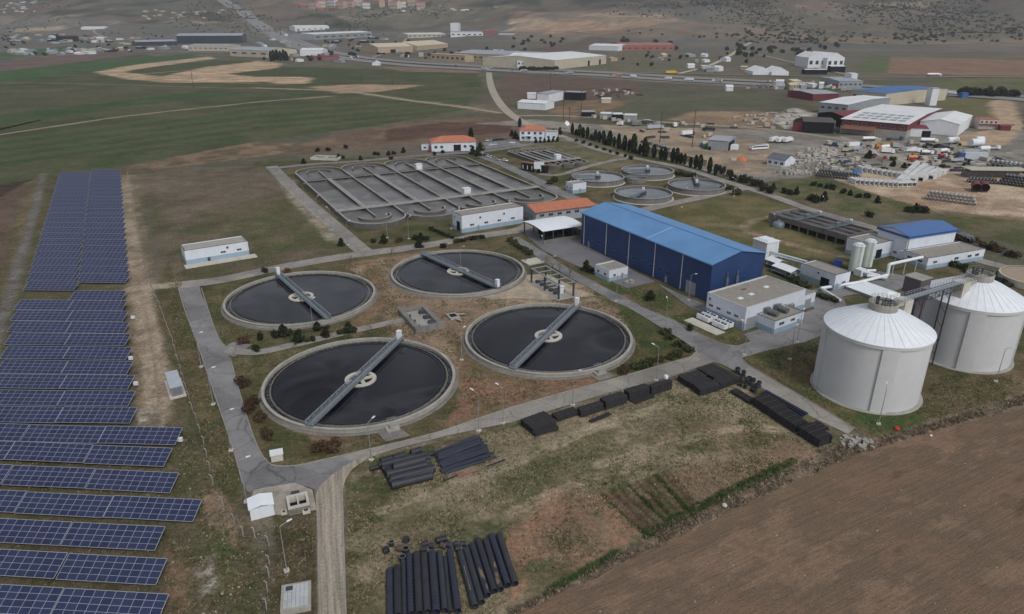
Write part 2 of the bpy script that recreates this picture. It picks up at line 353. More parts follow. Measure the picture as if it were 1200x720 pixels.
for k in range(26):     # weed patches and pale bare spots across the field
    px, py = random.uniform(420, 950), random.uniform(500, 690)
    if 430 < px < 590 and 510 < py < 580: continue
    g = at(px, py); r = random.uniform(1.5, 5)
    ang = [i*PI/4+random.random()*.4 for i in range(8)]
    zone([(g.x+math.cos(a)*r*random.uniform(.6,1.6), g.y+math.sin(a)*r*random.uniform(.6,1.3)) for a in ang], random.choice([(64,78,46),(72,80,52),(138,126,106),(124,104,86)]), None, 3, 1.5, 2.5, .6, True)
for p0, p1, n in (((775,455),(950,500),0),((640,570),(850,480),0)):
    pass
line([(700,545),(780,520),(870,500),(930,505),(960,520)], 2.8, (166,150,128), (140,128,108), 4, 1.2, 1.6, .6, .6)
line([(600,600),(690,560),(760,540),(860,535)], 2.8, (160,142,122), (138,124,104), 4, 1.2, 1.6, .5, .6)
line([(440,600),(520,575),(600,545),(700,500),(790,470)], 2.6, (164,152,132), None, 4, 1.2, 1.6, .5, .6)
# furrows of a small vegetable plot
for k in range(8):
    t = k/7.0
    a = (706+t*72, 580-t*27); b = (757+t*56, 626-t*33)
    line([a, ((a[0]+b[0])/2, (a[1]+b[1])/2), b], 1.1, (52,66,36) if k % 3 != 1 else (80,66,54), (74,70,50), 1.5, .35, .5, .9)
    line([(a[0]+5,a[1]-2), (b[0]+4,b[1]-2)], .8, (92,70,56), None, 2, .3, .3, .8)
# ditch bank between field and ploughed land
zone([(585,735),(600,712),(700,662),(760,622),(830,590),(900,556),(985,520),(1015,515),(1100,492),(1250,440),(1250,462),(1110,506),(1010,540),(900,585),(760,650),(680,690),(600,740)], (128,112,96), (94,86,72), 2.5, 1.5, 2.5)
line([(640,695),(700,660),(722,648)], 1.8, (56,80,40), (70,82,50), 3, .8, 1.2)
line([(757,628),(800,605),(850,578),(900,552),(930,540)], 1.6, (52,76,38), (74,76,50), 3, .8, 1.2)
zone([(990,508),(1012,505),(1025,520),(1005,530)], (128,122,114), (90,84,76), 2, 1, 1.5)
# worn dirt lane to the south
zone([(368,560),(385,552),(404,560),(402,600),(403,800),(374,800),(371,600)], (142,132,118), (122,114,102), 4, .6, .5)
for o_, c_ in ((.16,(158,148,134)),(.36,(112,104,94)),(.5,(156,146,132)),(.66,(116,108,96)),(.85,(92,84,74))):
    line([(371+32*o_, 590),(372+31*o_, 640),(374+29*o_, 735)], .9, c_, (130,120,106), 2.5, .35, .35, .75)
# shoulders along the plant roads
for pts in ([(380,542),(435,530),(525,507),(600,486),(712,455),(800,428)], [(415,542),(465,528),(525,512),(600,497),(712,464),(790,441),(825,428)]):
    line(pts, 1.6, (132,124,110), (104,98,80), 2, .6, .8, .7)

def paint(x, y):
    n = len(x)
    col = np.empty((n, 3)); base = np.array(C(100,94,82)); b2 = np.array(C(86,86,72))
    col[:] = base+(b2-base)*sstep(.35, .65, fbm(x/60, y/60, 3))[:, None]
    hz = HT(x, y)
    hm = sstep(2, 40, hz)       # hill: dry slopes, scrub, pale strata, ploughed terraces
    a = np.array(C(94,86,75)); b = np.array(C(62,64,53)); d = np.array(C(114,98,82))
    hc = a+(b-a)*sstep(.4, .66, fbm(x/110, y/170, 51))[:, None]
    hc = hc+(d-hc)*(sstep(.5, .75, fbm(x/260, y/420, 61))*.8)[:, None]
    col = col+(hc-col)*hm[:, None]
    rs1 = fbm(x/2.2, y/2.2, 83, 4)-.5; rs2 = fbm(x/14, y/14, 85, 3)-.5
    for z in ZONES:
        P = z[1]; rag = z[6]; m = z[5]+rag*2+(z[8] if z[0] == 'L' else 0)
        i = np.where((x > P[:,0].min()-m) & (x < P[:,0].max()+m) & (y > P[:,1].min()-m) & (y < P[:,1].max()+m))[0]
        if not len(i): continue
        X, Y = x[i], y[i]; d2 = np.full(len(i), 1e18); ins = np.zeros(len(i), bool)
        k = len(P)
        for j in range(k if z[0] == 'P' else k-1):
            ax, ay = P[j]; bx, by = P[(j+1) % k]
            ex, ey = bx-ax, by-ay; l2 = ex*ex+ey*ey+1e-12
            t = np.clip(((X-ax)*ex+(Y-ay)*ey)/l2, 0, 1)
            d2 = np.minimum(d2, (X-ax-t*ex)**2+(Y-ay-t*ey)**2)
            if z[0] == 'P':
                c = ((ay > Y) != (by > Y))
                xi = ax+(Y-ay)/(ey if abs(ey) > 1e-12 else 1e-12)*ex
                ins ^= c & (X < xi)
        d = np.sqrt(d2)
        r = rag*(1.1*rs1[i]+1.3*rs2[i])
        if z[0] == 'P':
            sd = np.where(ins, d, -d)+r; al = sstep(-z[5]*.5, z[5]*.5, sd)
        else:
            w = z[8]; sd = w-d+r; al = sstep(-z[5]*.5, z[5]*.5, sd)
            if z[9]: al = al*(1-z[9]*sstep(.3*w, .0, d))
        f = sstep(.36, .64, fbm(X/z[4], Y/z[4], int(abs(P[0][0])*7) % 97))
        ca = np.array(z[2]); cb = np.array(z[3])
        c = ca+(cb-ca)*f[:, None]
        col[i] += (c-col[i])*(al*z[7])[:, None]
    gl = col@np.array([.3,.59,.11]); col = gl[:,None]+(col-gl[:,None])*.9
    return col*np.array([1.0,.99,1.0])
def patch(x0, x1, y0, y1, s, holes=()):
    xs = np.arange(x0, x1+s*.5, s); ys = np.arange(y0, y1+s*.5, s)
    X, Y = np.meshgrid(xs, ys); nx, ny = len(xs), len(ys)
    idx = np.arange(nx*ny).reshape(ny, nx)
    q = np.stack([idx[:-1,:-1], idx[:-1,1:], idx[1:,1:], idx[1:,:-1]], -1).reshape(-1, 4)
    cx = (X[:-1,:-1]+s/2).ravel(); cy = (Y[:-1,:-1]+s/2).ravel()
    keep = np.ones(len(q), bool)
    for hx0, hx1, hy0, hy1 in holes: keep &= ~((cx > hx0) & (cx < hx1) & (cy > hy0) & (cy < hy1))
    q = q[keep]; used = np.unique(q); re = np.full(nx*ny, -1); re[used] = np.arange(len(used))
    x = X.ravel()[used]; y = Y.ravel()[used]
    return x, y, re[q]
NEAR = (-120, 168, 60, 204); MID = (-420, 516, 60, 636); FAR = (-5040, 5040, -24, 6300)
parts = [patch(*NEAR, .4), patch(*MID, 1.5, [NEAR]), patch(-2016, 2016, 36, 2436, 8, [MID]), patch(*FAR, 24, [(-2016, 2016, 36, 2436)])]
gx = np.concatenate([p[0] for p in parts]); gy = np.concatenate([p[1] for p in parts])
off = np.cumsum([0]+[len(p[0]) for p in parts[:-1]]); gf = np.concatenate([p[2]+o for p, o in zip(parts, off)])
gz = HT(gx, gy)
gz = np.where((gx > FAR[0]) & (gy > 700), gz, 0)
# rough relief on the open soil near by: kept below ground level so roads and pads lie on top
rr = (fbm(gx/3.1, gy/3.1, 91, 3)-.95)*.28
gz = np.where((gx > NEAR[0]+2) & (gx < NEAR[1]-2) & (gy > NEAR[2]+2) & (gy < NEAR[3]-2), rr, np.where(gy < 700, -.12, gz))
gcol = paint(gx, gy)
gm, N, L, B = nodemat('ground_soil')
at_ = N.new('ShaderNodeAttribute'); at_.attribute_name = 'soil'
tc = N.new('ShaderNodeTexCoord')
def gnoise(sc, det=4, rough=.65):
    n = N.new('ShaderNodeTexNoise'); n.inputs['Scale'].default_value = sc; n.inputs['Detail'].default_value = det; n.inputs['Roughness'].default_value = rough
    L.new(tc.outputs['Object'], n.inputs['Vector']); return n
def mrange(src, a, b, c, d):
    m = N.new('ShaderNodeMapRange'); m.inputs[1].default_value = a; m.inputs[2].default_value = b; m.inputs[3].default_value = c; m.inputs[4].default_value = d
    L.new(src, m.inputs[0]); return m.outputs[0]
def mmul(a, b):
    m = N.new('ShaderNodeMath'); m.operation = 'MULTIPLY'; L.new(a, m.inputs[0]); L.new(b, m.inputs[1]); return m.outputs[0]
na, nb, ncs, nd = gnoise(.14, 6, .72), gnoise(1.1, 6, .72), gnoise(5.5, 4, .7), gnoise(.022, 8, .7)
fac = mmul(mmul(mrange(na.outputs[0], .3, .7, .76, 1.24), mrange(nb.outputs[0], .3, .7, .56, 1.46)), mmul(mrange(ncs.outputs[0], .32, .68, .6, 1.4), mrange(nd.outputs[0], .3, .7, .8, 1.22)))
vs = N.new('ShaderNodeVectorMath'); vs.operation = 'SCALE'; L.new(at_.outputs['Color'], vs.inputs[0]); L.new(fac, vs.inputs['Scale'])
mx = N.new('ShaderNodeMix'); mx.data_type = 'RGBA'; mx.blend_type = 'MULTIPLY'; mx.inputs['Factor'].default_value = 1
hv = N.new('ShaderNodeValToRGB'); e = hv.color_ramp.elements; e[0].position = .36; e[0].color = (.97,1.0,.92,1); e[1].position = .64; e[1].color = (1.05,.99,.96,1)
nh = gnoise(.45, 5, .7); L.new(nh.outputs[0], hv.inputs[0])
L.new(vs.outputs[0], mx.inputs['A']); L.new(hv.outputs[0], mx.inputs['B']); L.new(mx.outputs['Result'], B.inputs['Base Color'])
B.inputs['Roughness'].default_value = 1; B.inputs['Specular IOR Level'].default_value = .05
bp = N.new('ShaderNodeBump'); bp.inputs['Strength'].default_value = .7; bp.inputs['Distance'].default_value = .25
ad = N.new('ShaderNodeMath'); ad.operation = 'ADD'; L.new(nb.outputs[0], ad.inputs[0]); L.new(ncs.outputs[0], ad.inputs[1]); L.new(ad.outputs[0], bp.inputs['Height']); L.new(bp.outputs[0], B.inputs['Normal'])
GO = fastmesh('ground', np.stack([gx, gy, gz], -1), gf, gm, 'structure')
ca = GO.data.color_attributes.new('soil', 'FLOAT_COLOR', 'POINT')
ca.data.foreach_set('color', np.concatenate([np.clip(gcol, .004, .9), np.ones((len(gx), 1))], 1).astype(np.float32).ravel())
GO.data.polygons.foreach_set('use_smooth', np.ones(len(gf), bool))
# ================================================================ ROADS
def sheet(name, pts, m, z, world=False):
    P = [Vector(p) for p in pts] if world else [at(*p) for p in pts]
    v = [Vector((p.x, p.y, 0)) for p in P]
    tri = tessellate_polygon([v]); mb = MB(); vs = [(p.x, p.y, z) for p in v]; fs = []
    for t in tri:
        a, b, c = (v[i] for i in t)
        fs.append(tuple(t) if (b-a).cross(c-a).z > 0 else (t[2], t[1], t[0]))
    mb.add(vs, fs); return structure(name, mb, m)
def smooth_line(pts, n=6):
    P = [Vector(p) for p in pts]; out = []
    for i in range(len(P)-1):
        p0 = P[max(i-1,0)]; p1 = P[i]; p2 = P[i+1]; p3 = P[min(i+2,len(P)-1)]
        for k in range(n):
            t = k/n; out.append(.5*((2*p1)+(p2-p0)*t+(2*p0-5*p1+4*p2-p3)*t*t+(3*p1-p0-3*p2+p3)*t**3))
    out.append(P[-1]); return out
def ribbon(name, pts, w, m, z=.02, kind=True, smooth=True, hills=False, mb=None):
    P = [gnd(*p) if hills else at(*p) for p in pts]
    if smooth: P = smooth_line(P, 8 if hills else 6)
    vs = []; fs = []
    for i, p in enumerate(P):
        d = (P[min(i+1,len(P)-1)]-P[max(i-1,0)]); d.z = 0; d.normalize(); n = Vector((-d.y, d.x, 0))*(w/2)
        for s in (-1, 1):
            q = p+n*s; vs.append((q.x, q.y, (HTs(q.x, q.y) if hills else 0)+z))
    for i in range(len(P)-1): fs.append((2*i, 2*i+1, 2*i+3, 2*i+2)[::-1])
    b = mb or MB(); b.add(vs, fs)
    if mb is None: return structure(name, b, m)
def roadmat(name, col, s1=1.0):
    m, N, L, B = nodemat(name); tc = N.new('ShaderNodeTexCoord')
    def nz(sc, det, ro): n = N.new('ShaderNodeTexNoise'); n.inputs['Scale'].default_value = sc; n.inputs['Detail'].default_value = det; n.inputs['Roughness'].default_value = ro; L.new(tc.outputs['Object'], n.inputs[0]); return n.outputs[0]
    def rg(src, a, b, c, d): q = N.new('ShaderNodeMapRange'); q.inputs[1].default_value, q.inputs[2].default_value, q.inputs[3].default_value, q.inputs[4].default_value = a, b, c, d; L.new(src, q.inputs[0]); return q.outputs[0]
    def mu(a, b): q = N.new('ShaderNodeMath'); q.operation = 'MULTIPLY'; L.new(a, q.inputs[0]); L.new(b, q.inputs[1]); return q.outputs[0]
    ds = N.new('ShaderNodeTexNoise'); ds.inputs['Scale'].default_value = .35; ds.inputs['Detail'].default_value = 4; L.new(tc.outputs['Object'], ds.inputs[0])
    dm = N.new('ShaderNodeVectorMath'); dm.operation = 'MULTIPLY_ADD'; dm.inputs[1].default_value = (3,3,0); L.new(ds.outputs['Color'], dm.inputs[0]); L.new(tc.outputs['Object'], dm.inputs[2])
    vo = N.new('ShaderNodeTexVoronoi'); vo.feature = 'DISTANCE_TO_EDGE'; vo.inputs['Scale'].default_value = .1; L.new(dm.outputs[0], vo.inputs['Vector'])
    cell = N.new('ShaderNodeTexVoronoi'); cell.inputs['Scale'].default_value = .07; L.new(dm.outputs[0], cell.inputs['Vector']); sp = N.new('ShaderNodeSeparateColor'); L.new(cell.outputs['Color'], sp.inputs[0])
    f = mu(mu(rg(nz(.09,6,.7), .35, .65, .8, 1.18), rg(nz(1.6,6,.75), .3, .7, .82, 1.18)), mu(rg(vo.outputs['Distance'], .004, .018, .66, 1), rg(sp.outputs[0], .72, .74, 1, .86)))
    v = N.new('ShaderNodeVectorMath'); v.operation = 'SCALE'; v.inputs[0].default_value = col; L.new(f, v.inputs['Scale']); L.new(v.outputs[0], B.inputs['Base Color']); B.inputs['Roughness'].default_value = .93; B.inputs['Specular IOR Level'].default_value = .2
    return m
ASPH = roadmat('asphalt', C(120,119,120))
ASPH2 = roadmat('pale_asphalt', C(134,130,124))
ASPHF = mat('highway_asphalt', C(128,126,124), .92, .12, .02, .1, spec=.2, fine=.3)
CONC = mat('concrete', C(150,147,140), .9, .22, .35, .25, spec=.25, streak=.25, fine=3)
CONCD = mat('weathered_concrete', C(118,115,110), .92, .3, .4, .3, spec=.2, streak=.35, fine=3)
CONCL = mat('pale_concrete', C(178,174,164), .9, .2, .3, .2, spec=.25, fine=3)
KERB = mat('kerb_stone', C(140,137,130), .92, .25, .6, .2, spec=.2)
sheet('ring_road', [(209,337),(216,362),(232,405),(246,447),(261,490),(275,532),(285,570),(292,578),(318,572),(345,568),(362,571),(371,575),(384,561),(400,548),(416,541),(435,534.5),(435,526),(400,535),(375,540),(345,546),(322,546),(312,540),(302,524),(293,500),(280,457),(266,410),(255,394),(243,360),(236,345),(233,331),(215,334)], ASPH, .02)
sheet('service_road', [(416,541),(465,526),(525,510.5),(600,495),(712,461),(790,440.5),(825,428),(838,424),(816,411),(807,420),(790,424),(725,442),(700,449.5),(600,477.5),(525,503),(480,515.5),(420,530),(400,535)], ASPH2, .026)
sheet('cross_road', [(816,411),(838,425),(846,427),(868,437),(878,429),(869,420),(876,417),(900,410),(945,400),(964,393),(985,392),(1000,372),(962,376),(930,386),(900,395),(865,406),(840,401),(782,372),(750,359),(705,335.5),(667,315.5),(637,295.5),(607,277),(600,280),(635,305),(677,330),(720,354.5),(735,360),(775,384),(800,399)], ASPH, .014)
sheet('branch_road', [(846,427),(868,438),(892,454),(950,488),(994,509),(1001,502),(960,477),(920,453.5),(878,428),(866,420)], ASPH2, .008)
ribbon('north_cross_road', [(213,334),(260,328),(330,313.5),(405,300.5),(495,288.5),(560,277),(607,270),(625,262)], 7.2, ASPH2, .032)
ribbon('west_lane', [(318,195),(352,230),(390,263),(418,288),(432,299)], 7, ASPH2, .038)
ribbon('north_lane', [(314,199),(350,194),(420,189),(500,182),(560,178),(600,173),(650,165),(690,168)], 6, ASPH, .044)
ribbon('east_lane', [(555,179),(592,194),(634,214),(664,229),(700,243),(718,250)], 7.5, ASPH, .05)
ribbon('outer_lane', [(642,154),(664,162),(706,177),(750,187),(800,197),(857,215),(900,228),(950,246),(1025,268),(1090,290),(1165,310),(1290,345)], 6.5, ASPH2, .056)
ribbon('link_road', [(726,258),(760,245),(815,233),(860,223),(880,220)], 7, ASPH2, .062)
ribbon('lobby_lane', [(632,204),(655,205),(690,195),(720,188),(745,185)], 5, ASPH2, .03)
ribbon('side_path', [(266,410),(300,413),(345,404),(400,391),(450,380),(478,374)], 3.6, ASPH2, .032)
ribbon('tank_branch', [(262,408),(285,411)], 8, ASPH, .029)
sheet('loading_yard', [(610,270),(640,256),(690,284),(690,290),(768,330),(735,338),(690,318),(668,308),(637,294)], mat('yard_asphalt', C(112,111,114), .9, .2, .12, .2, spec=.2), .005)
sheet('service_yard', [(770,332),(800,346),(840,362),(828,368),(808,360)], ASPH, .01)
sheet('building_apron', [(872,392),(880,401),(905,396),(964,379),(1000,372),(985,345),(960,338),(935,345),(955,362)], ASPH, .007)
sheet('silo_yard', [(1003,330),(1030,318),(1060,323),(1075,330),(1040,345),(1000,345),(965,352),(940,345),(975,341)], ASPH, .011)
sheet('parking_lot', [(566,167),(603,163),(612,170),(570,175)], ASPH, .02)
# faded wheel worn strip on the forecourt and gravel pads
GRAV = mat('gravel_pad', C(150,144,134), .95, .35, .5, .4, spec=.1, fine=5)
sheet('gravel_pad', [(298,574),(345,566),(366,574),(371,598),(330,604),(303,602),(292,590)], GRAV, .03)
sheet('gantry_pad', [(560,346),(612,323),(640,321),(690,345),(700,347),(640,352),(600,350),(575,352)], mat('gantry_gravel', C(160,148,130), .95, .4, .35, .4, spec=.1, fine=3), .03)
sheet('tank_apron', [(443,508),(466,500),(481,511),(452,518)], CONCD, .03)
sheet('tank_apron', [(692,441),(712,436),(722,441),(702,447)], CONCD, .04)
KP = [[(209,338),(216,362),(232,405),(246,447),(261,490),(275,532),(284,566)],[(236,338),(243,360),(255,394),(264,406)],[(270,420),(280,457),(293,500),(302,524),(312,540),(322,546),(345,546),(375,540),(435,526),(480,515.5),(525,503),(600,477.5),(700,449.5),(790,424),(812,417),(815,411),(800,399),(775,384),(735,360),(677,330),(635,305),(602,281)],
      [(878,429),(920,453.5),(960,477),(1001,502)],[(878,429),(869,420),(876,417),(900,410),(945,400)],[(865,406),(840,401),(782,372)],[(865,406),(880,401)],[(750,359),(705,335.5),(667,315.5),(637,295.5)],[(320,201),(360,240),(400,275),(428,300)],[(374,600),(374,660),(376,740)],[(401,575),(403,640),(406,740)]]
kb = MB()
for pl in KP:
    P = smooth_line([at(*p) for p in pl], 4)
    for i in range(len(P)-1): kb.beam(P[i]+Vector((0,0,.02)), P[i+1]+Vector((0,0,.02)), .22, .26)
structure('kerb', kb, KERB)
m_, N, L, B = nodemat('worn_lane'); tc = N.new('ShaderNodeTexCoord')
mr_ = N.new('ShaderNodeMapping'); mr_.inputs['Rotation'].default_value = (0,0,rad(-15.2)); L.new(tc.outputs['Object'], mr_.inputs[0])
mp = N.new('ShaderNodeMapping'); mp.inputs['Scale'].default_value = (1.5, .06, 1); L.new(mr_.outputs[0], mp.inputs[0])
n1 = N.new('ShaderNodeTexNoise'); n1.inputs['Scale'].default_value = 1; n1.inputs['Detail'].default_value = 5; n1.inputs['Roughness'].default_value = .6; L.new(mp.outputs[0], n1.inputs[0])
n2 = N.new('ShaderNodeTexNoise'); n2.inputs['Scale'].default_value = 2.2; n2.inputs['Detail'].default_value = 6; n2.inputs['Roughness'].default_value = .75; L.new(tc.outputs['Object'], n2.inputs[0])
cr = N.new('ShaderNodeValToRGB'); e = cr.color_ramp.elements; e[0].position = .36; e[0].color = (*C(124,117,106),1); e[1].position = .6; e[1].color = (*C(158,149,136),1); L.new(n1.outputs[0], cr.inputs[0])
mr = N.new('ShaderNodeMapRange'); mr.inputs[1].default_value = .3; mr.inputs[2].default_value = .7; mr.inputs[3].default_value = .62; mr.inputs[4].default_value = 1.3; L.new(n2.outputs[0], mr.inputs[0])
v_ = N.new('ShaderNodeVectorMath'); v_.operation = 'SCALE'; L.new(cr.outputs[0], v_.inputs[0]); L.new(mr.outputs[0], v_.inputs['Scale']); L.new(v_.outputs[0], B.inputs['Base Color']); B.inputs['Roughness'].default_value = 1; B.inputs['Specular IOR Level'].default_value = .05
bp = N.new('ShaderNodeBump'); bp.inputs['Strength'].default_value = .6; bp.inputs['Distance'].default_value = .15; L.new(n2.outputs[0], bp.inputs['Height']); L.new(bp.outputs[0], B.inputs['Normal'])
sheet('dirt_lane', [(373,740),(372,660),(371,600),(370,580),(374,571),(386,559),(402,547),(418,539),(438,531),(452,529.5),(430,538),(413,550),(405,562),(401,576),(402,600),(403,660),(405,740)], m_, .035)
# access road, highway and hill roads
ribbon('access_road', [(660,161),(628,150),(604,138),(588,124),(578,108),(574,95),(573,85)], 9, mat('chalky_road', C(156,148,136), .95, .15, .05, .1, spec=.1), .06)
ribbon('yard_road', [(600,136),(660,136),(740,141),(830,147),(890,151),(950,158),(1010,168),(1100,190),(1130,196)], 9, mat('dusty_road', C(140,132,120), .95, .2, .05, .1, spec=.1), .05)
HW = [(252,-4),(268,8),(285,19),(315,38),(350,56),(400,68),(470,76.5),(560,82),(700,89),(800,95),(900,100),(1010,105),(1120,112),(1260,122)]
ribbon('highway', HW, 34, ASPHF, .8, hills=True)
ribbon('highway', [(x+ (9 if y < 45 else 3), y-(0 if y < 45 else 3.6)) for x, y in HW], 30, ASPHF, .9, hills=True)
ribbon('rail_embankment_road', [(560,79),(640,82),(720,85),(800,87),(900,89),(1000,91),(1100,91),(1260,90)], 9, mat('far_road', C(134,128,120), .95, .12, .02, .1, spec=.1), .7, hills=True)
ribbon('hill_road', [(795,87),(830,78),(855,66),(868,57),(880,50)], 9, mat('white_track', C(168,160,148), .95, .12, .02, .1, spec=.1), .8, hills=True)
ribbon('hill_track', [(600,38),(700,40),(830,41),(960,50),(1050,52),(1200,51),(1290,52)], 10, mat('dirt_track', C(142,124,104), .95, .2, .02, .1, spec=.1), 1.2, hills=True)
ribbon('slip_road', [(310,29),(330,37),(348,47),(380,58),(420,66)], 16, ASPHF, .7, hills=True)

TRK = mat('earth_track', C(146,134,114), .95, .2, .06, .2, spec=.1)
ribbon('field_track', [(-60,168),(0,158),(150,136),(300,120),(340,116.5),(385,113)], 4.2, TRK, .06)
ribbon('field_track', [(300,103.5),(380,106),(420,109),(480,118),(540,125.5),(588,133)], 7, mat('sandy_track', C(152,136,116), .95, .2, .05, .2, spec=.1), .09)
ribbon('field_track', [(-40,98),(0,97),(130,99),(250,103),(300,103.5)], 4, mat('grey_track', C(116,108,98), .95, .2, .05, .2, spec=.1), .05)

for nm_, P_, w_ in (('side_road', [(345,52),(400,57),(470,57),(560,60),(620,62)], 12),('side_road', [(0,68),(60,66.5),(120,62),(200,60.5),(260,63)], 10),('side_road', [(205,54),(150,47),(110,37),(140,26)], 9),('side_road', [(430,70),(470,55),(480,44),(520,40),(600,37)], 9),('side_road', [(860,57),(930,74),(1000,90)], 8)):
    ribbon(nm_, P_, w_, mat('pale_side_road', C(146,138,126), .95, .2, .03, .1, spec=.1), .8, hills=True)
# ================================================================ materials of built things
WHITE = mat('white_render', C(196,201,210), .8, .1, .5, .08, streak=.16)
PALEBLUE = mat('pale_blue_paint', C(136,156,172), .8, .14, .5, .08, streak=.15)
WSHEET = mat('white_sheet', C(214,219,224), .45, .07, .4, .05, corr=.35, corr_ax='Y', corr_pitch=.5, streak=.0)
WPANEL = mat('white_panel', C(205,208,212), .6, .08, .3, .05, streak=.12)
ROOFG = mat('gravel_roof', C(138,134,126), .95, .2, .6, .3, fine=4, spec=.15)
COPING = mat('dark_coping', C(86,74,70), .85, .2, .6, .1)
COPINGL = mat('pale_coping', C(176,176,174), .85, .2, .6, .1)
GLASS = mat('window_glass', C(38,44,56), .15, .1, 1, .02, spec=.5)
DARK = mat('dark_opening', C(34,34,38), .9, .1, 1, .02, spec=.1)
DOORG = mat('grey_door', C(128,132,136), .6, .1, .5, .05)
STEEL = mat('galvanised_steel', C(150,157,162), .55, .15, 1, .05, metal=.35)
STEELB = mat('blue_grey_steel', C(112,123,130), .5, .18, 1, .05, metal=.3)
STEELD = mat('dark_steel', C(66,68,74), .6, .2, 1, .05, metal=.2)
ORANGE = mat('orange_tile', C(170,108,83), .85, .22, .5, .3, corr=.5, corr_ax='X', corr_pitch=.4, fine=4)
BLUEROOF = mat('blue_roof_sheet', C(92,134,178), .6, .16, .1, .05, corr=.4, corr_ax='Y', corr_pitch=.6)
BLUEWALL = mat('blue_wall_sheet', C(37,60,102), .6, .2, .15, .05, corr=.5, corr_ax='X', corr_pitch=.9, streak=.3)
BLUEROOF2 = mat('deep_blue_roof', C(70,102,150), .5, .08, .12, .05, corr=.4, corr_ax='X', corr_pitch=.6)
PIPEW = mat('white_pipe', C(205,210,214), .6, .1, .4, .05, streak=.1)
RUST = mat('rust', C(120,84,66), .9, .3, 1, .2)
BLKP = mat('black_plastic', C(46,48,54), .55, .3, .5, .1, per_obj=.25, spec=.35)
BLKP2 = mat('black_blue_plastic', C(42,46,60), .5, .3, .5, .1, per_obj=.2, spec=.4)
BLKS = mat('black_pipe_pack', C(44,42,44), .7, .25, .8, .2, per_obj=.15, spec=.25)
def win(par, face, u, z, ww, hh, dims, glass=None, frm=None, name='window', door=False):
    ln, dep = dims; t = .09
    m = MB(); g = MB()
    def q(a, b, c, d, o0, o1, mb):   # along a..b, vertical c..d, proud o0..o1
        if face == 'f': mb.box(a, b, -o1, -o0, c, d)
        elif face == 'b': mb.box(a, b, dep+o0, dep+o1, c, d)
        elif face == 'l': mb.box(-o1, -o0, a, b, c, d)
        else: mb.box(ln+o0, ln+o1, a, b, c, d)
    if door:
        q(u, u+ww, z, z+hh, .004, .06, m); o = m.build(name, frm or DOORG, par)
        g.beam if 0 else None
        q(u+ww*.82, u+ww*.86, z+hh*.45, z+hh*.5, .064, .12, g); g.build('handle', STEELD, o); return o
    q(u-t, u, z-t, z+hh+t, .004, .1, m); q(u+ww, u+ww+t, z-t, z+hh+t, .004, .1, m)
    q(u, u+ww, z+hh, z+hh+t, .004, .1, m); q(u, u+ww, z-t, z, .004, .14, m)
    if ww > 1.4: q(u+ww/2-.04, u+ww/2+.04, z, z+hh, .02, .08, m)
    o = m.build(name, frm or COPINGL, par)
    q(u+.002, u+ww-.002, z+.002, z+hh-.002, .004, .03, g); g.build('pane', glass or GLASS, o); return o
def flat_house(name, label, cat, o, a, ln, dep, h, wall=None, roofm=None, cop=None, plinth=1.3, wins=(), doors=(), group=None, par=.35):
    t = thing(name, label, cat, (o.x, o.y, 0), a, group)
    m = MB(); m.box(0, ln, 0, dep, -.2, h-par-.1); m.build('wall', wall or WHITE, t)
    r = MB(); r.box(.25, ln-.25, .25, dep-.25, h-par-.098, h-par); r.build('roof', roofm or ROOFG, t)
    c = MB()
    for b in ((0,ln,0,.25),(0,ln,dep-.25,dep),(0,.25,.25,dep-.25),(ln-.25,ln,.25,dep-.25)): c.box(*b, h-par-.098, h-.02)
    c.build('parapet', wall or WHITE, t)
    c = MB()
    for b in ((-.04,ln+.04,-.04,.29),(-.04,ln+.04,dep-.29,dep+.04),(-.04,.29,.29,dep-.29),(ln-.29,ln+.04,.29,dep-.29)): c.box(*b, h-.018, h+.05)
    c.build('coping', cop or COPING, t)
    if plinth:
        p = MB(); e = .012
        p.box(-e, ln+e, -e, -.002, -.2, plinth); p.box(-e, -.002, 0, dep, -.2, plinth); p.box(ln+.002, ln+e, 0, dep, -.2, plinth); p.build('plinth_band', PALEBLUE, t)
    for w_ in wins: win(t, *w_, dims=(ln, dep))
    for d in doors:
        face, u, z, ww, hh = d[:5]
        win(t, face, u, z, ww, hh, (ln, dep), frm=d[5] if len(d) > 5 else DOORG, name='door', door=True)
    d = MB(); d.tube((ln-.5, -.1, .1), (ln-.5, -.1, h-.5), .07, 6); d.build('downpipe', COPINGL, t)
    return t
def gable(t, ln, dep, h, rise, wall, roofm, over=.5, axis='x', thick=.12, roofname='roof'):
    # ridge along local x (axis x) or local y
    m = MB()
    if axis == 'x':
        pts = [(0,0),(dep,0),(dep,h),(dep/2,h+rise),(0,h)]
        vs = [(0,y,z) for y,z in pts]+[(ln,y,z) for y,z in pts]
    else:
        pts = [(0,0),(ln,0),(ln,h),(ln/2,h+rise),(0,h)]
        vs = [(x,0,z) for x,z in pts]+[(x,dep,z) for x,z in pts]
    n = 5; m.add(vs, [tuple(range(n)), tuple(range(2*n-1,n-1,-1))]+[((i+1)%n,i,i+n,(i+1)%n+n) for i in range(n)])
    m.build('wall', wall, t)
    r = MB(); e = .03; W_ = dep if axis == 'x' else ln; Lg = ln if axis == 'x' else dep; sl = rise/(W_/2)
    for s in (0, 1):
        a0, a1 = (-over, W_/2) if s == 0 else (W_+over, W_/2)
        z0 = h-over*sl+e; z1 = h+rise+e
        P = []
        for g in (-over, Lg+over):
            for (w_, zz) in ((a0, z0), (a1, z1), (a1, z1+thick), (a0, z0+thick)):
                P.append((g, w_, zz) if axis == 'x' else (w_, g, zz))
        r.add(P, [(0,1,2,3),(7,6,5,4),(4,5,1,0),(5,6,2,1),(6,7,3,2),(7,4,0,3)])
    return r.build(roofname, roofm, t)
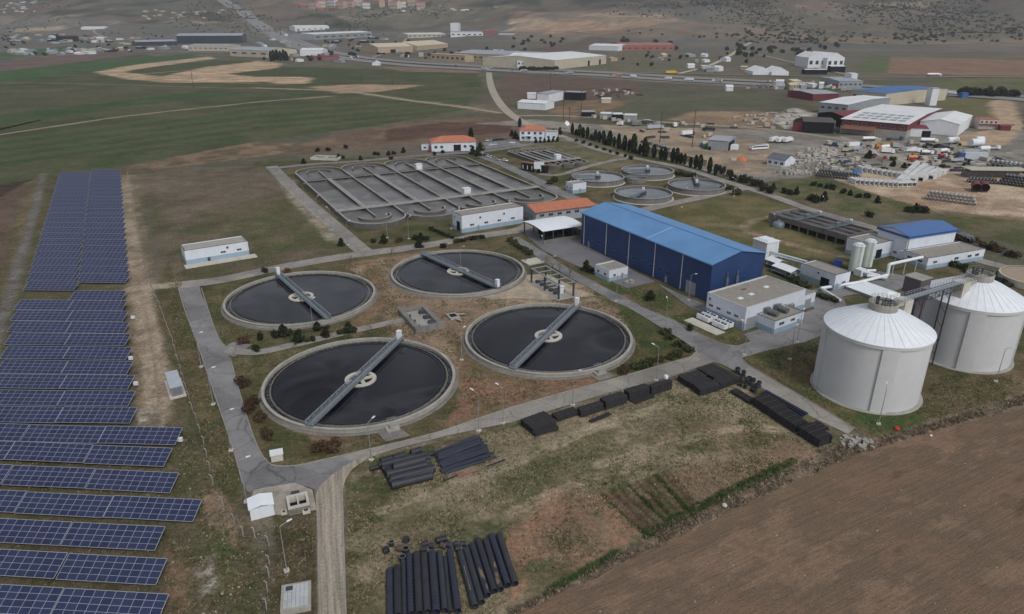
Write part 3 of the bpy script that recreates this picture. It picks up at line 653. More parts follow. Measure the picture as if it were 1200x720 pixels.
def hip(t, ln, dep, h, rise, roofm, over=.6):
    m = MB(); a = dep/2+over
    vs = [(-over,-over,h),(ln+over,-over,h),(ln+over,dep+over,h),(-over,dep+over,h),(a-over,dep/2,h+rise),(ln-a+over,dep/2,h+rise)]
    vs += [(x,y,z-.15) for x,y,z in vs[:4]]
    m.add(vs, [(0,1,5,4),(1,2,5),(2,3,4,5),(3,0,4),(6,7,1,0),(7,8,2,1),(8,9,3,2),(9,6,0,3),(9,8,7,6)])
    return m.build('roof', roofm, t)
def rail(mb, pts, h=1.1, step=1.6, r=.035):
    for p, q in zip(pts[:-1], pts[1:]):
        p = Vector(p); q = Vector(q); n = max(1, int((q-p).length/step))
        for i in range(n+1):
            b = p+(q-p)*(i/n); mb.beam(b, b+Vector((0,0,h)), r*2)
        for z in (h, h*.55): mb.beam(p+Vector((0,0,z)), q+Vector((0,0,z)), r*2)
# ================================================================ SETTLING TANKS
def water_mat(name, col, rough, foam=0.0, foamcol=(.2,.2,.2), fs=.12, bump=.02):
    m, N, L, B = nodemat(name)
    tc = N.new('ShaderNodeTexCoord')
    n = N.new('ShaderNodeTexNoise'); n.inputs['Scale'].default_value = fs; n.inputs['Detail'].default_value = 6; n.inputs['Distortion'].default_value = 1.2
    oi = N.new('ShaderNodeObjectInfo'); ad = N.new('ShaderNodeVectorMath'); ad.operation = 'MULTIPLY_ADD'; ad.inputs[1].default_value = (1,1,1)
    sc = N.new('ShaderNodeVectorMath'); sc.operation = 'SCALE'; sc.inputs[0].default_value = (80,130,10); L.new(oi.outputs['Random'], sc.inputs['Scale'])
    L.new(tc.outputs['Object'], ad.inputs[0]); L.new(sc.outputs[0], ad.inputs[2]); L.new(ad.outputs[0], n.inputs[0])
    cr = N.new('ShaderNodeValToRGB'); e = cr.color_ramp.elements
    e[0].position = .45; e[0].color = (*col, 1); e[1].position = .68; e[1].color = tuple(c*(1-foam)+f*foam for c, f in zip(col, foamcol))+(1,)
    L.new(n.outputs[0], cr.inputs[0]); L.new(cr.outputs[0], B.inputs['Base Color'])
    B.inputs['Roughness'].default_value = rough; B.inputs['IOR'].default_value = 1.33; B.inputs['Specular IOR Level'].default_value = .5
    n2 = N.new('ShaderNodeTexNoise'); n2.inputs['Scale'].default_value = 1.3; n2.inputs['Detail'].default_value = 3; L.new(tc.outputs['Object'], n2.inputs[0])
    bp = N.new('ShaderNodeBump'); bp.inputs['Strength'].default_value = bump; bp.inputs['Distance'].default_value = .1; L.new(n2.outputs[0], bp.inputs['Height']); L.new(bp.outputs[0], B.inputs['Normal'])
    return m
WATER = water_mat('tank_water', C(13,14,20), .03, .75, C(50,49,52), .055, .012)
CHAN = water_mat('channel_water', C(24,25,28), .12, .9, C(84,82,76), .9, .05)
SCUM = water_mat('scum_strip', C(60,60,58), .6, .9, C(140,138,130), 1.4, .2)
RIM = mat('tank_rim_concrete', C(152,149,142), .9, .28, .35, .2, spec=.2, fine=2.5, streak=.1)
SLU = water_mat('thin_sludge', C(70,71,76), .1, .6, C(112,112,114), .09, .02)
def truss_bridge(par, a, r0, r1, z, wd=1.7, name='bridge', cab=True, hgt=.95):
    # radial/diametral scraper bridge in the tank's own frame along angle a from r0 to r1
    d = Vector((math.cos(a), math.sin(a), 0)); n = Vector((-d.y, d.x, 0)); up = Vector((0,0,1))
    m = MB(); p = d*r0; q = d*r1
    m.beam(p+up*(z+.02), q+up*(z+.02), wd-.5, .1)
    for s in (-1, 1): m.beam(p+n*s*wd/2+up*z, q+n*s*wd/2+up*z, .2, .4)
    b = m.build(name, STEELB, par)
    for s in (-1, 1):
        t = MB(); k = int(abs(r1-r0)/1.7)
        for i in range(k+1):
            c = p+(q-p)*(i/k)+n*s*wd/2
            t.beam(c+up*(z+.2), c+up*(z+hgt+.2), .06)
            if i < k:
                c2 = p+(q-p)*((i+1)/k)+n*s*wd/2
                t.beam(c+up*(z+.25+(i%2)*(hgt-.1)), c2+up*(z+.25+((i+1)%2)*(hgt-.1)), .05)
        t.beam(p+n*s*wd/2+up*(z+hgt+.2), q+n*s*wd/2+up*(z+hgt+.2), .12)
        t.beam(p+n*s*wd/2+up*(z+hgt*.55+.2), q+n*s*wd/2+up*(z+hgt*.55+.2), .07)
        t.build('handrail', STEEL, b)
    if cab:
        c = q-d*1.0; m = MB(); m.box(-.6,.6,-.55,.55,z+.2,z+2.6); m.box(-.7,.7,-.65,.65,z+2.602,z+2.72); m.move((c.x,c.y,0), a); m.build('control_cabinet', WPANEL, b)
        for s in (-1, 1):
            w = MB(); c = q-d*.6+n*s*.8+Vector((0,0,z-.35)); w.tube(c-d*.15, c+d*.15, .32, 12); w.build('wheel', STEELD, b)
    sk = MB()      # scum skimmer arm hanging beside the bridge
    sk.beam(d*(r0*.2)+n*(wd*.9)+up*(z-.55), d*(r1*.92)+n*(wd*.9)+up*(z-.55), .1, .35)
    for f in (.3,.5,.7,.88): sk.beam(d*(r1*f)+n*(wd*.5)+up*(z-.05), d*(r1*f)+n*(wd*.9)+up*(z-.45), .08)
    sk.build('skimmer', STEELD, b)
    return b
def capped(o, top):      # paler top faces; shade on the wall sides is put into their colour
    o.data.materials.append(top)
    for p in o.data.polygons:
        if p.normal.z > .7: p.material_index = 1
    return o
def settling_tank(label, c, p, q, R=24.0):
    t = thing('settling_tank', label, 'settling tank', (c.x, c.y, 0), 0, 'large round settling tanks')
    a = math.atan2(q.y-p.y, q.x-p.x); rz = 1.2
    m = MB(); m.lathe([(R,-.3),(R,rz-.25),(R+.18,rz-.22),(R+.18,rz),(R-.55,rz),(R-.55,-.3)], 128, False, close=True); capped(m.build('rim_wall', CONC, t), RIM)
    m = MB(); m.lathe([(R+1.0,-.1),(R+.9,.06),(R+.004,.1)], 96, False); m.build('apron', CONCD, t)
    m = MB(); m.ring(R-2.0, R-1.78, -.2, .82, 128); m.build('weir', CONCD, t)
    m = MB(); m.ring(R-2.14, R-2.02, .55, .9, 128); m.build('overflow_plate', SCUM, t)
    m = MB(); m.ring(R-1.75, R-.58, -.2, .3, 128); m.build('channel_water', CHAN, t)
    m = MB(); m.lathe([(R-2.05,.62),(0,.62)], 96, False); m.build('water', WATER, t)
    m = MB()        # scum baffle ring standing in the water
    m.ring(R-3.05, R-2.98, .45, .8, 128); m.build('scum_baffle', STEELD, t)
    h = MB(); h.ring(3.0, 4.0, .2, 1.0, 48); h.ring(0, .9, .2, 1.05, 24)
    for k in range(4):
        aa = a+PI/4+k*PI/2; h.beam((.85*math.cos(aa), .85*math.sin(aa), .8), (3.1*math.cos(aa), 3.1*math.sin(aa), .8), 1.0, .36)
    h.build('centre_ring', CONCL, t)
    truss_bridge(t, a, -R-.1, R+.1, rz+.32)
    return t
def midp(x0, x1, y0, y1, z): return at((x0+x1)/2, (y0+y1)/2, z)
def fitc(x0, x1, y0, y1, z, R):
    c = at((x0+x1)/2, (y0+y1)/2, z)
    for _ in range(6):
        us = []; vs = []
        for k in range(90):
            X, Y = c.x+R*math.cos(k*PI/45), c.y+R*math.sin(k*PI/45); d = Y*CP+(CH-z)*SP
            us.append(600+FOC*X/d); vs.append(360-FOC*(Y*SP-(CH-z)*CP)/d)
        c = c+at((x0+x1)/2, (y0+y1)/2, z)-at((min(us)+max(us))/2, (min(vs)+max(vs))/2, z)
    return c
for lb, bb, p, q in (('round black water tank with its walkway rising to the back, nearest the pipe pile', (307,532.5,396.3,502.5), (362,494), (466,396)),
                     ('round black water tank farthest west, its walkway crossing from back to front', (261,440,317,382), (387,374), (323,318)),
                     ('round black water tank farthest back, behind the pump pit and beside the bare trees', (459.5,613,292,346), (498,296), (581,333)),
                     ('round black water tank beside the rows of packed black pipes and the access road corner', (547,739.5,356,437.5), (600,432), (677,357))):
    settling_tank(lb, fitc(*bb, 1.2, 24.0), at(*p, 1.2), at(*q, 1.2))
# tank side stairs and inlet pads
for lb, (px, py) in (('small concrete stair block at the foot of the tank nearest the pipe pile', (459,502)), ('small concrete stair block at the foot of the tank beside the packed pipes', (701,437))):
    p = at(px, py); a = math.atan2(p.y-160, p.x+30)
    t = thing('stair_block', lb, 'steps', (p.x, p.y, 0), rad(-62))
    m = MB(); m.box(-1.6,1.6,-1.5,1.5,0,.5); m.box(-1.2,1.2,-.6,1.5,.502,1.0); m.build('steps', CONC, t)
    m = MB(); rail(m, [(-1.2,-.6,1.0),(-1.2,1.5,1.0)], 1.0, 1); rail(m, [(1.2,-.6,1.0),(1.2,1.5,1.0)], 1.0, 1); m.build('handrail', STEEL, t)
# ================================================================ THICKENERS
def thickener(label, px, R, ang, half=True, zr=2.9):
    c = at(*px, zr); t = thing('thickener_tank', label, 'thickener', (c.x, c.y, 0), 0, 'smaller round thickener tanks')
    m = MB(); m.lathe([(R,-.2),(R,zr-.4),(R+.25,zr-.35),(R+.25,zr),(R-.4,zr),(R-.4,1.2)], 72, False); capped(m.build('rim_wall', mat('grey_tank_wall', C(112,110,108), .9, .25, .3, .2, streak=.4), t), RIM)
    m = MB(); m.lathe([(R+1,-.1),(R+.9,.08),(R,.1)], 60, False); m.build('apron', CONCL, t)
    m = MB(); m.lathe([(R-.38,zr-.75),(0,zr-.75)], 60, False); m.build('water', SLU, t)
    m = MB(); m.ring(R-1.5, R-1.35, zr-1.2, zr-.45, 72); m.build('weir', CONCD, t)
    truss_bridge(t, ang, -1.2, R+.2, zr+.3, 1.5, cab=False)
    m = MB(); m.ring(0, 1.6, zr-1.2, zr+.1, 24); m.build('feed_well', STEELD, t)
    m = MB(); c2 = Vector((math.cos(ang), math.sin(ang), 0))*.3; m.box(-.55,.55,-.5,.5,zr+.5,zr+2.4); m.move((c2.x,c2.y,0), ang); m.build('drive_cabinet', WPANEL, t)
thickener('grey thickener tank beside the small white kiosk, its bridge pointing west', (700.7,206.4), 14.6, rad(186))
thickener('grey thickener tank at the back by the cypress row', (759,199), 14.9, rad(190))
thickener('grey thickener tank just behind the big blue hall', (754,225), 14.6, rad(236))
thickener('grey thickener tank beside the road bend with shrubs', (816.5,215.5), 15.0, rad(80))
p = at(745,213); t = thing('distribution_chamber', 'small round concrete distribution chamber between the four thickener tanks', 'chamber', (p.x,p.y,0))
m = MB(); m.lathe([(6,0),(6,2.6),(5.5,2.6),(5.5,1.2)], 32, False); m.build('wall', CONCD, t)
m = MB(); m.lathe([(5.52,1.8),(0,1.8)], 32, False); m.build('water', SLU, t)
m = MB(); m.box(-6.5,6.5,-.7,.7,2.62,2.8); rail(m, [(-6.5,-.7,2.8),(6.5,-.7,2.8)]); rail(m, [(-6.5,.7,2.8),(6.5,.7,2.8)]); m.build('walkway', STEELB, t)
# ================================================================ AERATION BASINS
WALLD = mat('shaded_concrete', C(92,89,85), .9, .3, .3, .2, streak=.4)  # basin wall colour darkened for the shade on the wall faces
def basin(name, label, pA, pB, pC, n, rim, wat, drop=1.5, near=16.0, cross=22.0, cabs=((2,1),(2,0))):
    # pA, pB: far and near ends of the straight west wall (near end at the cross walkway); pC: the walkway's east end
    A = at(*pA, rim); B = at(*pB, rim); Cc = at(*pC, rim); lw = (B-A).length; ln = lw+near
    a = yaw(A, B); nn = Vector((-math.sin(a), math.cos(a), 0)); wid = (Cc-B).dot(nn); w = wid/n; r = w/2
    t = thing(name, label, 'aeration basin', (A.x, A.y, 0), a)
    def arc(cx, cy, rr, a0, a1, k=24): return [(cx+rr*math.cos(a0+(a1-a0)*i/k), cy+rr*math.sin(a0+(a1-a0)*i/k)) for i in range(k+1)]
    def wall(mb, pts, wd, z0, z1):
        L_ = []; R_ = []
        for i, p in enumerate(pts):
            q0 = Vector(pts[max(i-1,0)]); q1 = Vector(pts[min(i+1,len(pts)-1)]); d = (q1-q0).normalized(); nx, ny = -d.y*wd/2, d.x*wd/2
            L_.append((p[0]+nx,p[1]+ny)); R_.append((p[0]-nx,p[1]-ny))
        k = len(pts); vs = [(x,y,z) for z in (z0,z1) for P in (L_,R_) for x,y in P]
        fs = []
        for i in range(k-1):
            fs += [(2*k+i,3*k+i,3*k+i+1,2*k+i+1),(i,2*k+i,2*k+i+1,i+1),(k+i+1,3*k+i+1,3*k+i,k+i)]
        fs += [(0,k,3*k,2*k),(k-1,3*k-1,4*k-1,2*k-1)]
        mb.add(vs, fs)
    for s_ in (0, wid):
        m = MB(); wall(m, [(0,s_),(ln,s_)], .8, -.2, rim); capped(m.build('outer_wall', WALLD, t), RIM)
    for k in range(n):
        c = w*(k+.5)
        m = MB(); wall(m, arc(0, c, r, PI/2, 3*PI/2), .8, -.2, rim-.004); capped(m.build('end_wall', WALLD, t), RIM)
        m = MB(); wall(m, arc(ln, c, r, -PI/2, PI/2), .8, -.2, rim-.004); capped(m.build('end_wall', WALLD, t), RIM)
        m = MB(); wall(m, arc(0, c, r*.52, PI/2+.15, 3*PI/2+.1), .6, -.2, rim-.15); capped(m.build('baffle', WALLD, t), RIM)
        m = MB(); wall(m, arc(ln-2, c, r*.55, -PI/2-.1, PI/2+.2), .6, -.2, rim-.15); capped(m.build('baffle', WALLD, t), RIM)
        P = arc(0, c, r-.2, PI/2, 3*PI/2)+arc(ln, c, r-.2, -PI/2, PI/2)
        m = MB(); m.add([(x,y,rim-drop) for x,y in P], [tuple(range(len(P)))]); m.build('water', wat[k % len(wat)], t)
        if n > 3:
            for x0, y0, x1, y1 in ((.05,.02,.32,.46),(.62,.52,.86,.97),(.1,.54,.3,.95),(.55,.04,.8,.46)):
                if random.random() < .4+.12*k:
                    e = [random.uniform(-4,4) for _ in range(4)]
                    m = MB(); m.add([(cross+2+(lw-cross-4)*x0, w*k+w*y0+.6, rim-drop+.01),(cross+2+(lw-cross-4)*x1+e[0], w*k+w*y0+.6, rim-drop+.01),(cross+2+(lw-cross-4)*x1+e[1], w*k+w*y1-.6, rim-drop+.01),(cross+2+(lw-cross-4)*x0, w*k+w*y1-.6, rim-drop+.01)], [(0,1,2,3)]); m.build('surface_scum', W3 if k != 1 else W2, t)
        m = MB(); wall(m, [(-r*.2,c),(ln-1,c)], .6, -.2, rim-.2); m.box(cross, lw-2, c-1.2, c+1.2, rim-.3, rim-.02); capped(m.build('centre_walkway', WALLD, t), RIM)
        m = MB(); rail(m, [(cross,c-1.15,rim-.02),(lw-2,c-1.15,rim-.02)], 1.0, 3); m.build('handrail', STEEL, t)
        m = MB(); rail(m, [(cross,c+1.15,rim-.02),(lw-2,c+1.15,rim-.02)], 1.0, 3); m.build('handrail', STEEL, t)
        m = MB(); m.box(cross-1, cross, w*k+.5, w*(k+1)-.5, rim-.6, rim-.1); rail(m, [(cross-.9,w*k+.6,rim-.1),(cross-.9,w*(k+1)-.6,rim-.1)], .9, 3); m.build('aerator_bridge', CONCD, t)
        for yy in (c-r*.5, c+r*.5):
            m = MB(); m.box(cross-3.4, cross-1.1, yy-r*.36, yy+r*.36, rim-drop-.1, rim-.3); m.build('rotor', STEELD, t)
    for k in range(1, n):
        m = MB(); wall(m, [(0,w*k),(ln,w*k)], .8, -.2, rim-.02); capped(m.build('partition', WALLD, t), RIM)
    m = MB(); m.box(lw-1.5, lw+1.5, -1, wid+.5, rim+.05, rim+.4); m.build('walkway', RIM, t)
    for x in (lw-1.4, lw+1.4):
        m = MB(); rail(m, [(x,-1,rim+.4),(x,wid+.4,rim+.4)], 1.05, 2.4); m.build('handrail', STEEL, t)
    for k, s_ in cabs:
        m = MB(); x = cross-1 if s_ else lw-3; c = w*(k+.5); m.box(x-1.6,x+1.6,c-1.8,c+1.8,rim,rim+3.0); m.box(x-1.8,x+1.8,c-2,c+2,rim+3.002,rim+3.15); m.build('gate_cabin', WPANEL, t)
    return t
W1 = water_mat('aerated_water', C(90,88,87), .4, .9, C(124,122,119), .07, .12)
W2 = water_mat('settling_water', C(104,103,103), .35, .9, C(78,73,70), .05, .12)
W3 = water_mat('brown_water', C(66,60,57), .35, .8, C(96,92,90), .05, .12)
basin('aeration_basin', 'long concrete aeration basin of looping grey channels behind the white blower house', (347,203.5), (395.8,247.5), (631.5,219.7), 4, 2.2, (W1, W1, W2, W1), 1.35)
basin('aeration_basin', 'smaller concrete basin of looping channels near the two storey orange roofed house', (597,177.8), (633,190.5), (678,185.5), 3, 2.2, (W1, W2, W1), 1.35, 8.0, 6.0, cabs=((1,0),))
# ================================================================ SMALL CONCRETE WORKS
o, a, ln, dep = bpx((466,362),(487,386),(519,378),1.5)
t = thing('pump_pit', 'open rectangular concrete pump pit in bare soil between the tanks', 'pump pit', (o.x,o.y,0), a)
m = MB(); k = 1.5
for b in ((0,ln,0,k),(0,ln,dep-k,dep),(0,k,k,dep-k),(ln-k,ln,k,dep-k)): m.box(*b, -.2, 1.5)
m.build('wall', CONCD, t)
m = MB(); m.box(k,ln-k,k,dep-k,-.2,.4); m.build('floor', CONC, t)
for x in (.25,.5,.75):
    m = MB(); m.box(ln*x-.5, ln*x+.7, dep-k-2, dep-k, .402, 1.46); m.build('pump', STEELD, t)
    m = MB(); m.tube((ln*x+1.5,k+.6,.4),(ln*x+1.5,k+.6,1.3),.35,10); m.build('valve', STEELD, t)
m = MB(); rail(m, [(0,.1,1.5),(ln,.1,1.5),(ln,dep-.1,1.5)], 1, 2.2, .03); m.build('handrail', STEEL, t)
p = at(531,372); t = thing('valve_chamber', 'low grey valve chamber with open lid beside the concrete pump pit', 'valve chamber', (p.x,p.y,0), a)
m = MB(); m.box(-2.2,2.2,-1.6,1.6,0,.6); m.build('wall', CONC, t)
m = MB(); m.box(-1.2,1,-1,1,.602,.7); m.build('cover', DARK, t)
m = MB(); m.tube((2.2,0,.4),(4.5,1,.4),.3,10); m.tube((-1,1.6,.35),(0,4,.35),.25,10); m.build('pipe', CONC, t)
o, a, ln, dep = bpx((623,315),(655,334),(668,328),5.2)
t = thing('lifting_gantry', 'open steel lifting gantry frame over a concrete pad beside the bare trees', 'gantry', (o.x,o.y,0), a)
m = MB()
for x in (0, ln/2, ln): 
    for y in (0, dep): m.box(x-.25,x+.25,y-.25,y+.25,0,5.0)
m.build('post', STEELD, t)
m = MB()
for y in (0, dep): m.beam((-.4,y,5.2),(ln+.4,y,5.2),.35,.4)
for x in (0, ln/4, ln/2, ln*.75, ln): m.beam((x,0,5.2),(x,dep,5.2),.2,.25)
m.build('beam', STEEL, t)
m = MB(); m.box(-1,ln+1,-1,dep+1,0,.14); m.build('pad', CONC, t)
for i in range(5):
    m = MB(); m.box(ln*(i/6)+1, ln*(i/6)+2.2, 1, 2.2, .142, 1.1); m.tube((ln*(i/6)+1.6,2.2,.6),(ln*(i/6)+1.6,dep-.5,.6),.22,8); m.build('pump', STEELD, t)
m = MB(); m.box(ln*.7,ln*.7+1.6,3,4.4,.142,2.6); m.box(ln*.68,ln*.7+1.9,2.8,4.6,2.602,2.75); m.build('cabinet', WPANEL, t)
p = at(624,307); t = thing('concrete_slab', 'square pale concrete slab in grass beside the road and the lifting gantry', 'slab', (p.x,p.y,0), a)
m = MB(); m.box(-3,3,-3.4,3.4,-.1,.35); m.build('slab', CONCL, t); m = MB(); m.tube((-2,-2,.35),(-2,-2,.45),.5,16); m.build('cover', STEELD, t)
# south corner structures
def low_shed(label, L, F, R, h, pitch=.5):
    o, a, ln, dep = bpx(L, F, R, h); t = thing('guard_shed', label, 'shed', (o.x,o.y,0), a)
    m = MB(); m.box(.2,ln-.2,.2,dep-.2,-.1,h-.02); m.build('wall', WPANEL, t)
    m = MB(); m.add([(0,0,h),(ln,0,h),(ln,dep/2,h+pitch),(0,dep/2,h+pitch),(ln,dep,h),(0,dep,h),(0,0,h+.08),(ln,0,h+.08),(ln,dep/2,h+pitch+.08),(0,dep/2,h+pitch+.08),(ln,dep,h+.08),(0,dep,h+.08)],
        [(6,7,8,9),(9,8,10,11),(1,0,3,2),(2,3,5,4),(0,1,7,6),(4,5,11,10),(1,2,8,7),(2,4,10,8),(3,0,6,9),(5,3,9,11)]); m.build('roof', WSHEET, t)
    win(t, 'f', ln*.4, .1, .9, 1.9, (ln-.2, dep-.2), name='door', door=True)
    return t
low_shed('white metal shed with a low ridge roof on the gravel pad by the road corner', (289,585), (291,599), (321,589), 2.4)
o, a, ln, dep = bpx((335,581.5),(337.5,596),(363,591),1.6); t = thing('concrete_pit', 'open concrete box pit with two compartments on the gravel pad', 'pit', (o.x,o.y,0), a)
m = MB(); k = .45
for b in ((0,ln,0,k),(0,ln,dep-k,dep),(0,k,k,dep-k),(ln-k,ln,k,dep-k),(k,ln-k,dep/2-.15,dep/2+.15)): m.box(*b, -.1, 1.6-(.1 if b[2] == dep/2-.15 else 0))
m.build('wall', CONCL, t); m = MB(); m.box(k,ln-k,k,dep-k,-.1,.1); m.build('floor', DARK, t)
m = MB(); m.box(-.02,ln+.02,-.03,-.004,0,1.2); m.box(ln+.004,ln+.03,0,dep,0,1.2); m.build('stain_band', CONCD, t)
m = MB(); m.box(-1.6,-.2,1,2.6,0,1.2); m.build('junction_box', STEELD, t)
for lb, (px, py), sx in (('small pale concrete manhole block at the corner of the open pit', (359,600), .7), ('small round edged concrete block in front of the open pit', (333,602), .5)):
    p = at(px, py); t = thing('manhole_block', lb, 'manhole', (p.x,p.y,0), a); m = MB(); m.box(-sx,sx,-sx,sx,0,.5); m.build('block', CONCL, t); m = MB(); m.tube((0,0,.5),(0,0,.56),sx*.6,14); m.build('cover', STEELD, t)
o, a, ln, dep = bpx((330,686),(328,717),(364,711),.9); t = thing('covered_chamber', 'flat concrete chamber roofed with a grid of pale cover slabs by the dirt lane', 'chamber', (o.x,o.y,0), a)
m = MB(); m.box(0,ln,0,dep,-.1,.9); m.build('wall', CONC, t)
SLAB = mat('cover_slab', C(164,168,170), .8, .15, .8, .1, per_obj=.08)
nx, ny = 3, 6
for i in range(nx):
    for j in range(ny):
        x0 = .4+(ln-.8)*i/nx; x1 = .4+(ln-.8)*(i+1)/nx; y0 = .4+(dep-.8)*j/ny; y1 = .4+(dep-.8)*(j+1)/ny
        m = MB(); m.box(x0+.03,x1-.03,y0+.03,y1-.03,.902,.98+random.uniform(0,.03)); m.build('cover_slab', SLAB, t)
m = MB(); m.box(.7,1.6,.7,1.8,1.02,1.08); m.build('hatch', STEELD, t)
p = at(325,538); t = thing('utility_box', 'white concrete utility box on grass inside the road bend', 'utility box', (p.x,p.y,0), rad(20))
m = MB(); m.box(-1.2,1.2,-1,1,0,1.6); m.build('body', CONCL, t); m = MB(); m.box(-1.35,1.35,-1.15,1.15,1.602,1.75); m.build('lid', WPANEL, t)
o, a, ln, dep = bpx((194,437),(199.5,455),(213,452),2.7)
t = thing('transformer_kiosk', 'grey transformer kiosk with pale roof on a concrete base beside the solar tables', 'kiosk', (o.x,o.y,0), a)
m = MB(); m.box(-.6,ln+.8,-.6,dep+.6,-.1,.25); m.build('base', CONCL, t)
m = MB(); m.box(0,ln,0,dep,.252,2.6); m.build('body', mat('kiosk_grey', C(118,120,126), .7, .1), t)
m = MB(); m.box(-.15,ln+.15,-.15,dep+.15,2.602,2.8); m.build('roof', mat('kiosk_roof', C(160,166,174), .6, .1), t)
m = MB(); m.box(ln+.004,ln+.05,.3,dep-.3,.4,2.3); m.build('door', mat('kiosk_door', C(104,106,112), .6, .1), t)
# ================================================================ BUILDINGS OF THE PLANT
o, a, ln, dep = bpx((682,249),(835,310),(900,297.5),13.2)
t = thing('sheet_metal_hall', 'large blue sheet metal hall with a light blue gable roof', 'hall', (o.x,o.y,0), a)
gable(t, ln, dep, 13.2, 2.6, BLUEWALL, BLUEROOF, .5)
for k, u in enumerate((2.2,17.0,31.0,45.5,59.5)):
    m = MB(); m.tube((u,-.16,.3),(u,-.16,13.0),.16,8); m.build('downpipe', COPINGL, t)
m = MB(); m.box(-.4,ln+.4,-.62,-.42,12.9,13.16); m.build('gutter', BLUEROOF, t)
WB = mat('blue_window_frame', C(70,96,140), .5, .1)
for u in (6.5,11,15.5,20.5,29,33,38.5,43,47.5,52): win(t, 'f', u, 3.4, 2.2, 1.0, (ln, dep), frm=WB)
for u in (5,51.5): win(t, 'f', u, .1, 1.1, 2.4, (ln, dep), frm=DOORG, name='door', door=True)
win(t, 'f', 62, .1, 4.6, 4.4, (ln, dep), frm=DOORG, name='door', door=True)
for u in (7,11.5):
    m = MB(); m.box(ln+.01,ln+.7,u-.5,u+.5,3.0,7.4); m.tube((ln+.35,u,7.4),(ln+.35,u,9.2),.22,8); m.build('vent_duct', mat('duct_grey', C(92,100,112), .6, .15), t)
m = MB(); m.add([(40,-.5,13.12),(41,-.5,13.12),(41,dep/2,15.98),(40,dep/2,15.98)], [(0,1,2,3)]); 
m = MB(); sl = 2.6/(dep/2)
m.add([(40.5,-.4,13.2-.4*sl+.16),(41.1,-.4,13.2-.4*sl+.16),(41.1,dep/2-.3,13.2+2.6-.3*sl+.16),(40.5,dep/2-.3,13.2+2.6-.3*sl+.16)], [(0,1,2,3)]); m.build('roof_seam', mat('pale_blue_seam', C(130,168,206), .5, .1), t)
m = MB(); m.beam((-.4,dep/2,13.2+2.6+.17),(ln+.4,dep/2,13.2+2.6+.17),.5,.1); m.build('ridge_cap', mat('ridge_blue', C(66,110,160), .5, .1), t)
# office and plant room with flat roof
o, a, ln, dep = bpx((829.4,342.6),(875,361),(954.8,342.6),7.3)
t = flat_house('plant_room', 'white flat roofed plant room with dark windows in front of the blue hall', 'plant room', o, a, ln, dep, 7.3, cop=COPINGL, plinth=2.2,
    wins=[('f',1.2,3.2,1.5,.7),('f',4.2,3.2,1.5,.7),('f',8.2,3.2,1.5,.7),('f',11,3.2,1.5,.7),('f',.9,5.2,.7,.7),('r',15.5,4.2,.9,.9),('r',22,2.4,1.2,.8)], doors=[('f',12.8,.1,1.2,2.4),('r',.8,.1,4.2,3.6),('r',19,.1,3.6,3.8)])
for x, y in ((8.5,5),(8,10.5),(6.5,19.5)):
    m = MB(); m.box(x-.6,x+.6,y-.9,y+.9,6.952,7.15); m.build('skylight', WSHEET, t)
m = MB(); m.box(3.5,4.3,11,13,6.952,7.1); m.build('hatch', RUST, t)
a0 = a; u = Vector((math.cos(a), math.sin(a), 0)); v = Vector((-u.y, u.x, 0))
ob = o+u*(ln+.02)+v*5.2
t2 = flat_house('plant_room_annex', 'low white annex with two grey roof ducts against the plant room', 'annex', ob, a, 6.6, 13.5, 4.2, plinth=1.6, wins=[('r',2,2.4,2.2,.8),('r',7.4,2.4,1.8,.8)], doors=[('r',10.5,.1,1.2,2.2)])
for y in (3.6,8.2):
    m = MB(); m.tube((1.0,y,4.9),(4.6,y,4.9),.8,14); m.box(.3,1.4,y-.9,y+.9,3.86,5.7); m.build('duct', mat('duct_metal', C(112,116,120), .5, .2, metal=.4), t2)
ob = o+v*(dep+.02)+u*(ln-9.5)
flat_house('plant_room_annex', 'small white annex at the far end of the plant room with a side gate', 'annex', ob, a, 9, 6.5, 4.6, plinth=1.5, cop=COPINGL, doors=[('r',1.5,.1,3,3)])
cu = thing('condenser_unit', 'twin fan condenser unit', 'condenser', (0,0,0), a, 'condensers along the plant room')
m = MB(); m.box(-1.1,1.1,-1,1,.3,1.7); m.build('body', WPANEL, cu)
for x in (-.55,.55):
    m = MB(); m.ring(.12,.46,1.702,1.9,16); m.move((x,0,0)); f = m.build('fan', STEELD, cu)
m = MB()
for x in (-.9,.9):
    for y in (-.8,.8): m.box(x-.06,x+.06,y-.06,y+.06,0,.298)
m.build('foot', STEELD, cu)
nm = ['first','second','third','fourth']
for k in range(8):
    g, i = divmod(k, 4); q = o+u*(2.2+g*6.2+(i%2)*2.5)+v*(-1.9-2.3*(i//2))
    lb = '%s white fan condenser of the %s group outside the plant room' % (nm[i], 'western' if g == 0 else 'eastern')
    if k == 0: cu.location = q; cu['label'] = lb
    else: dup(cu, q, a, lb)
m = MB(); m.box(0,13,-9.5,-5.6,-.05,.12); s_ = m.build('condenser_pad', CONCL, None, o+v*.0, a); tag(s_, 'pale concrete pad on the grass in front of the condensers', 'pad')
# workshop beside the digesters
o, a, ln, dep = bpx((939.3,308.6),(980,322.6),(998,318.3),5.6)
flat_house('pump_house', 'white flat roofed pump house with an open dark doorway beside the pale green silos', 'pump house', o, a, ln, dep, 5.6, plinth=1.9, wins=[('f',7,4,.6,.6),('r',4,1.8,1.6,.7)], doors=[('f',8.6,.1,3.4,3.2,DARK),('r',.8,.1,1,2.2)])
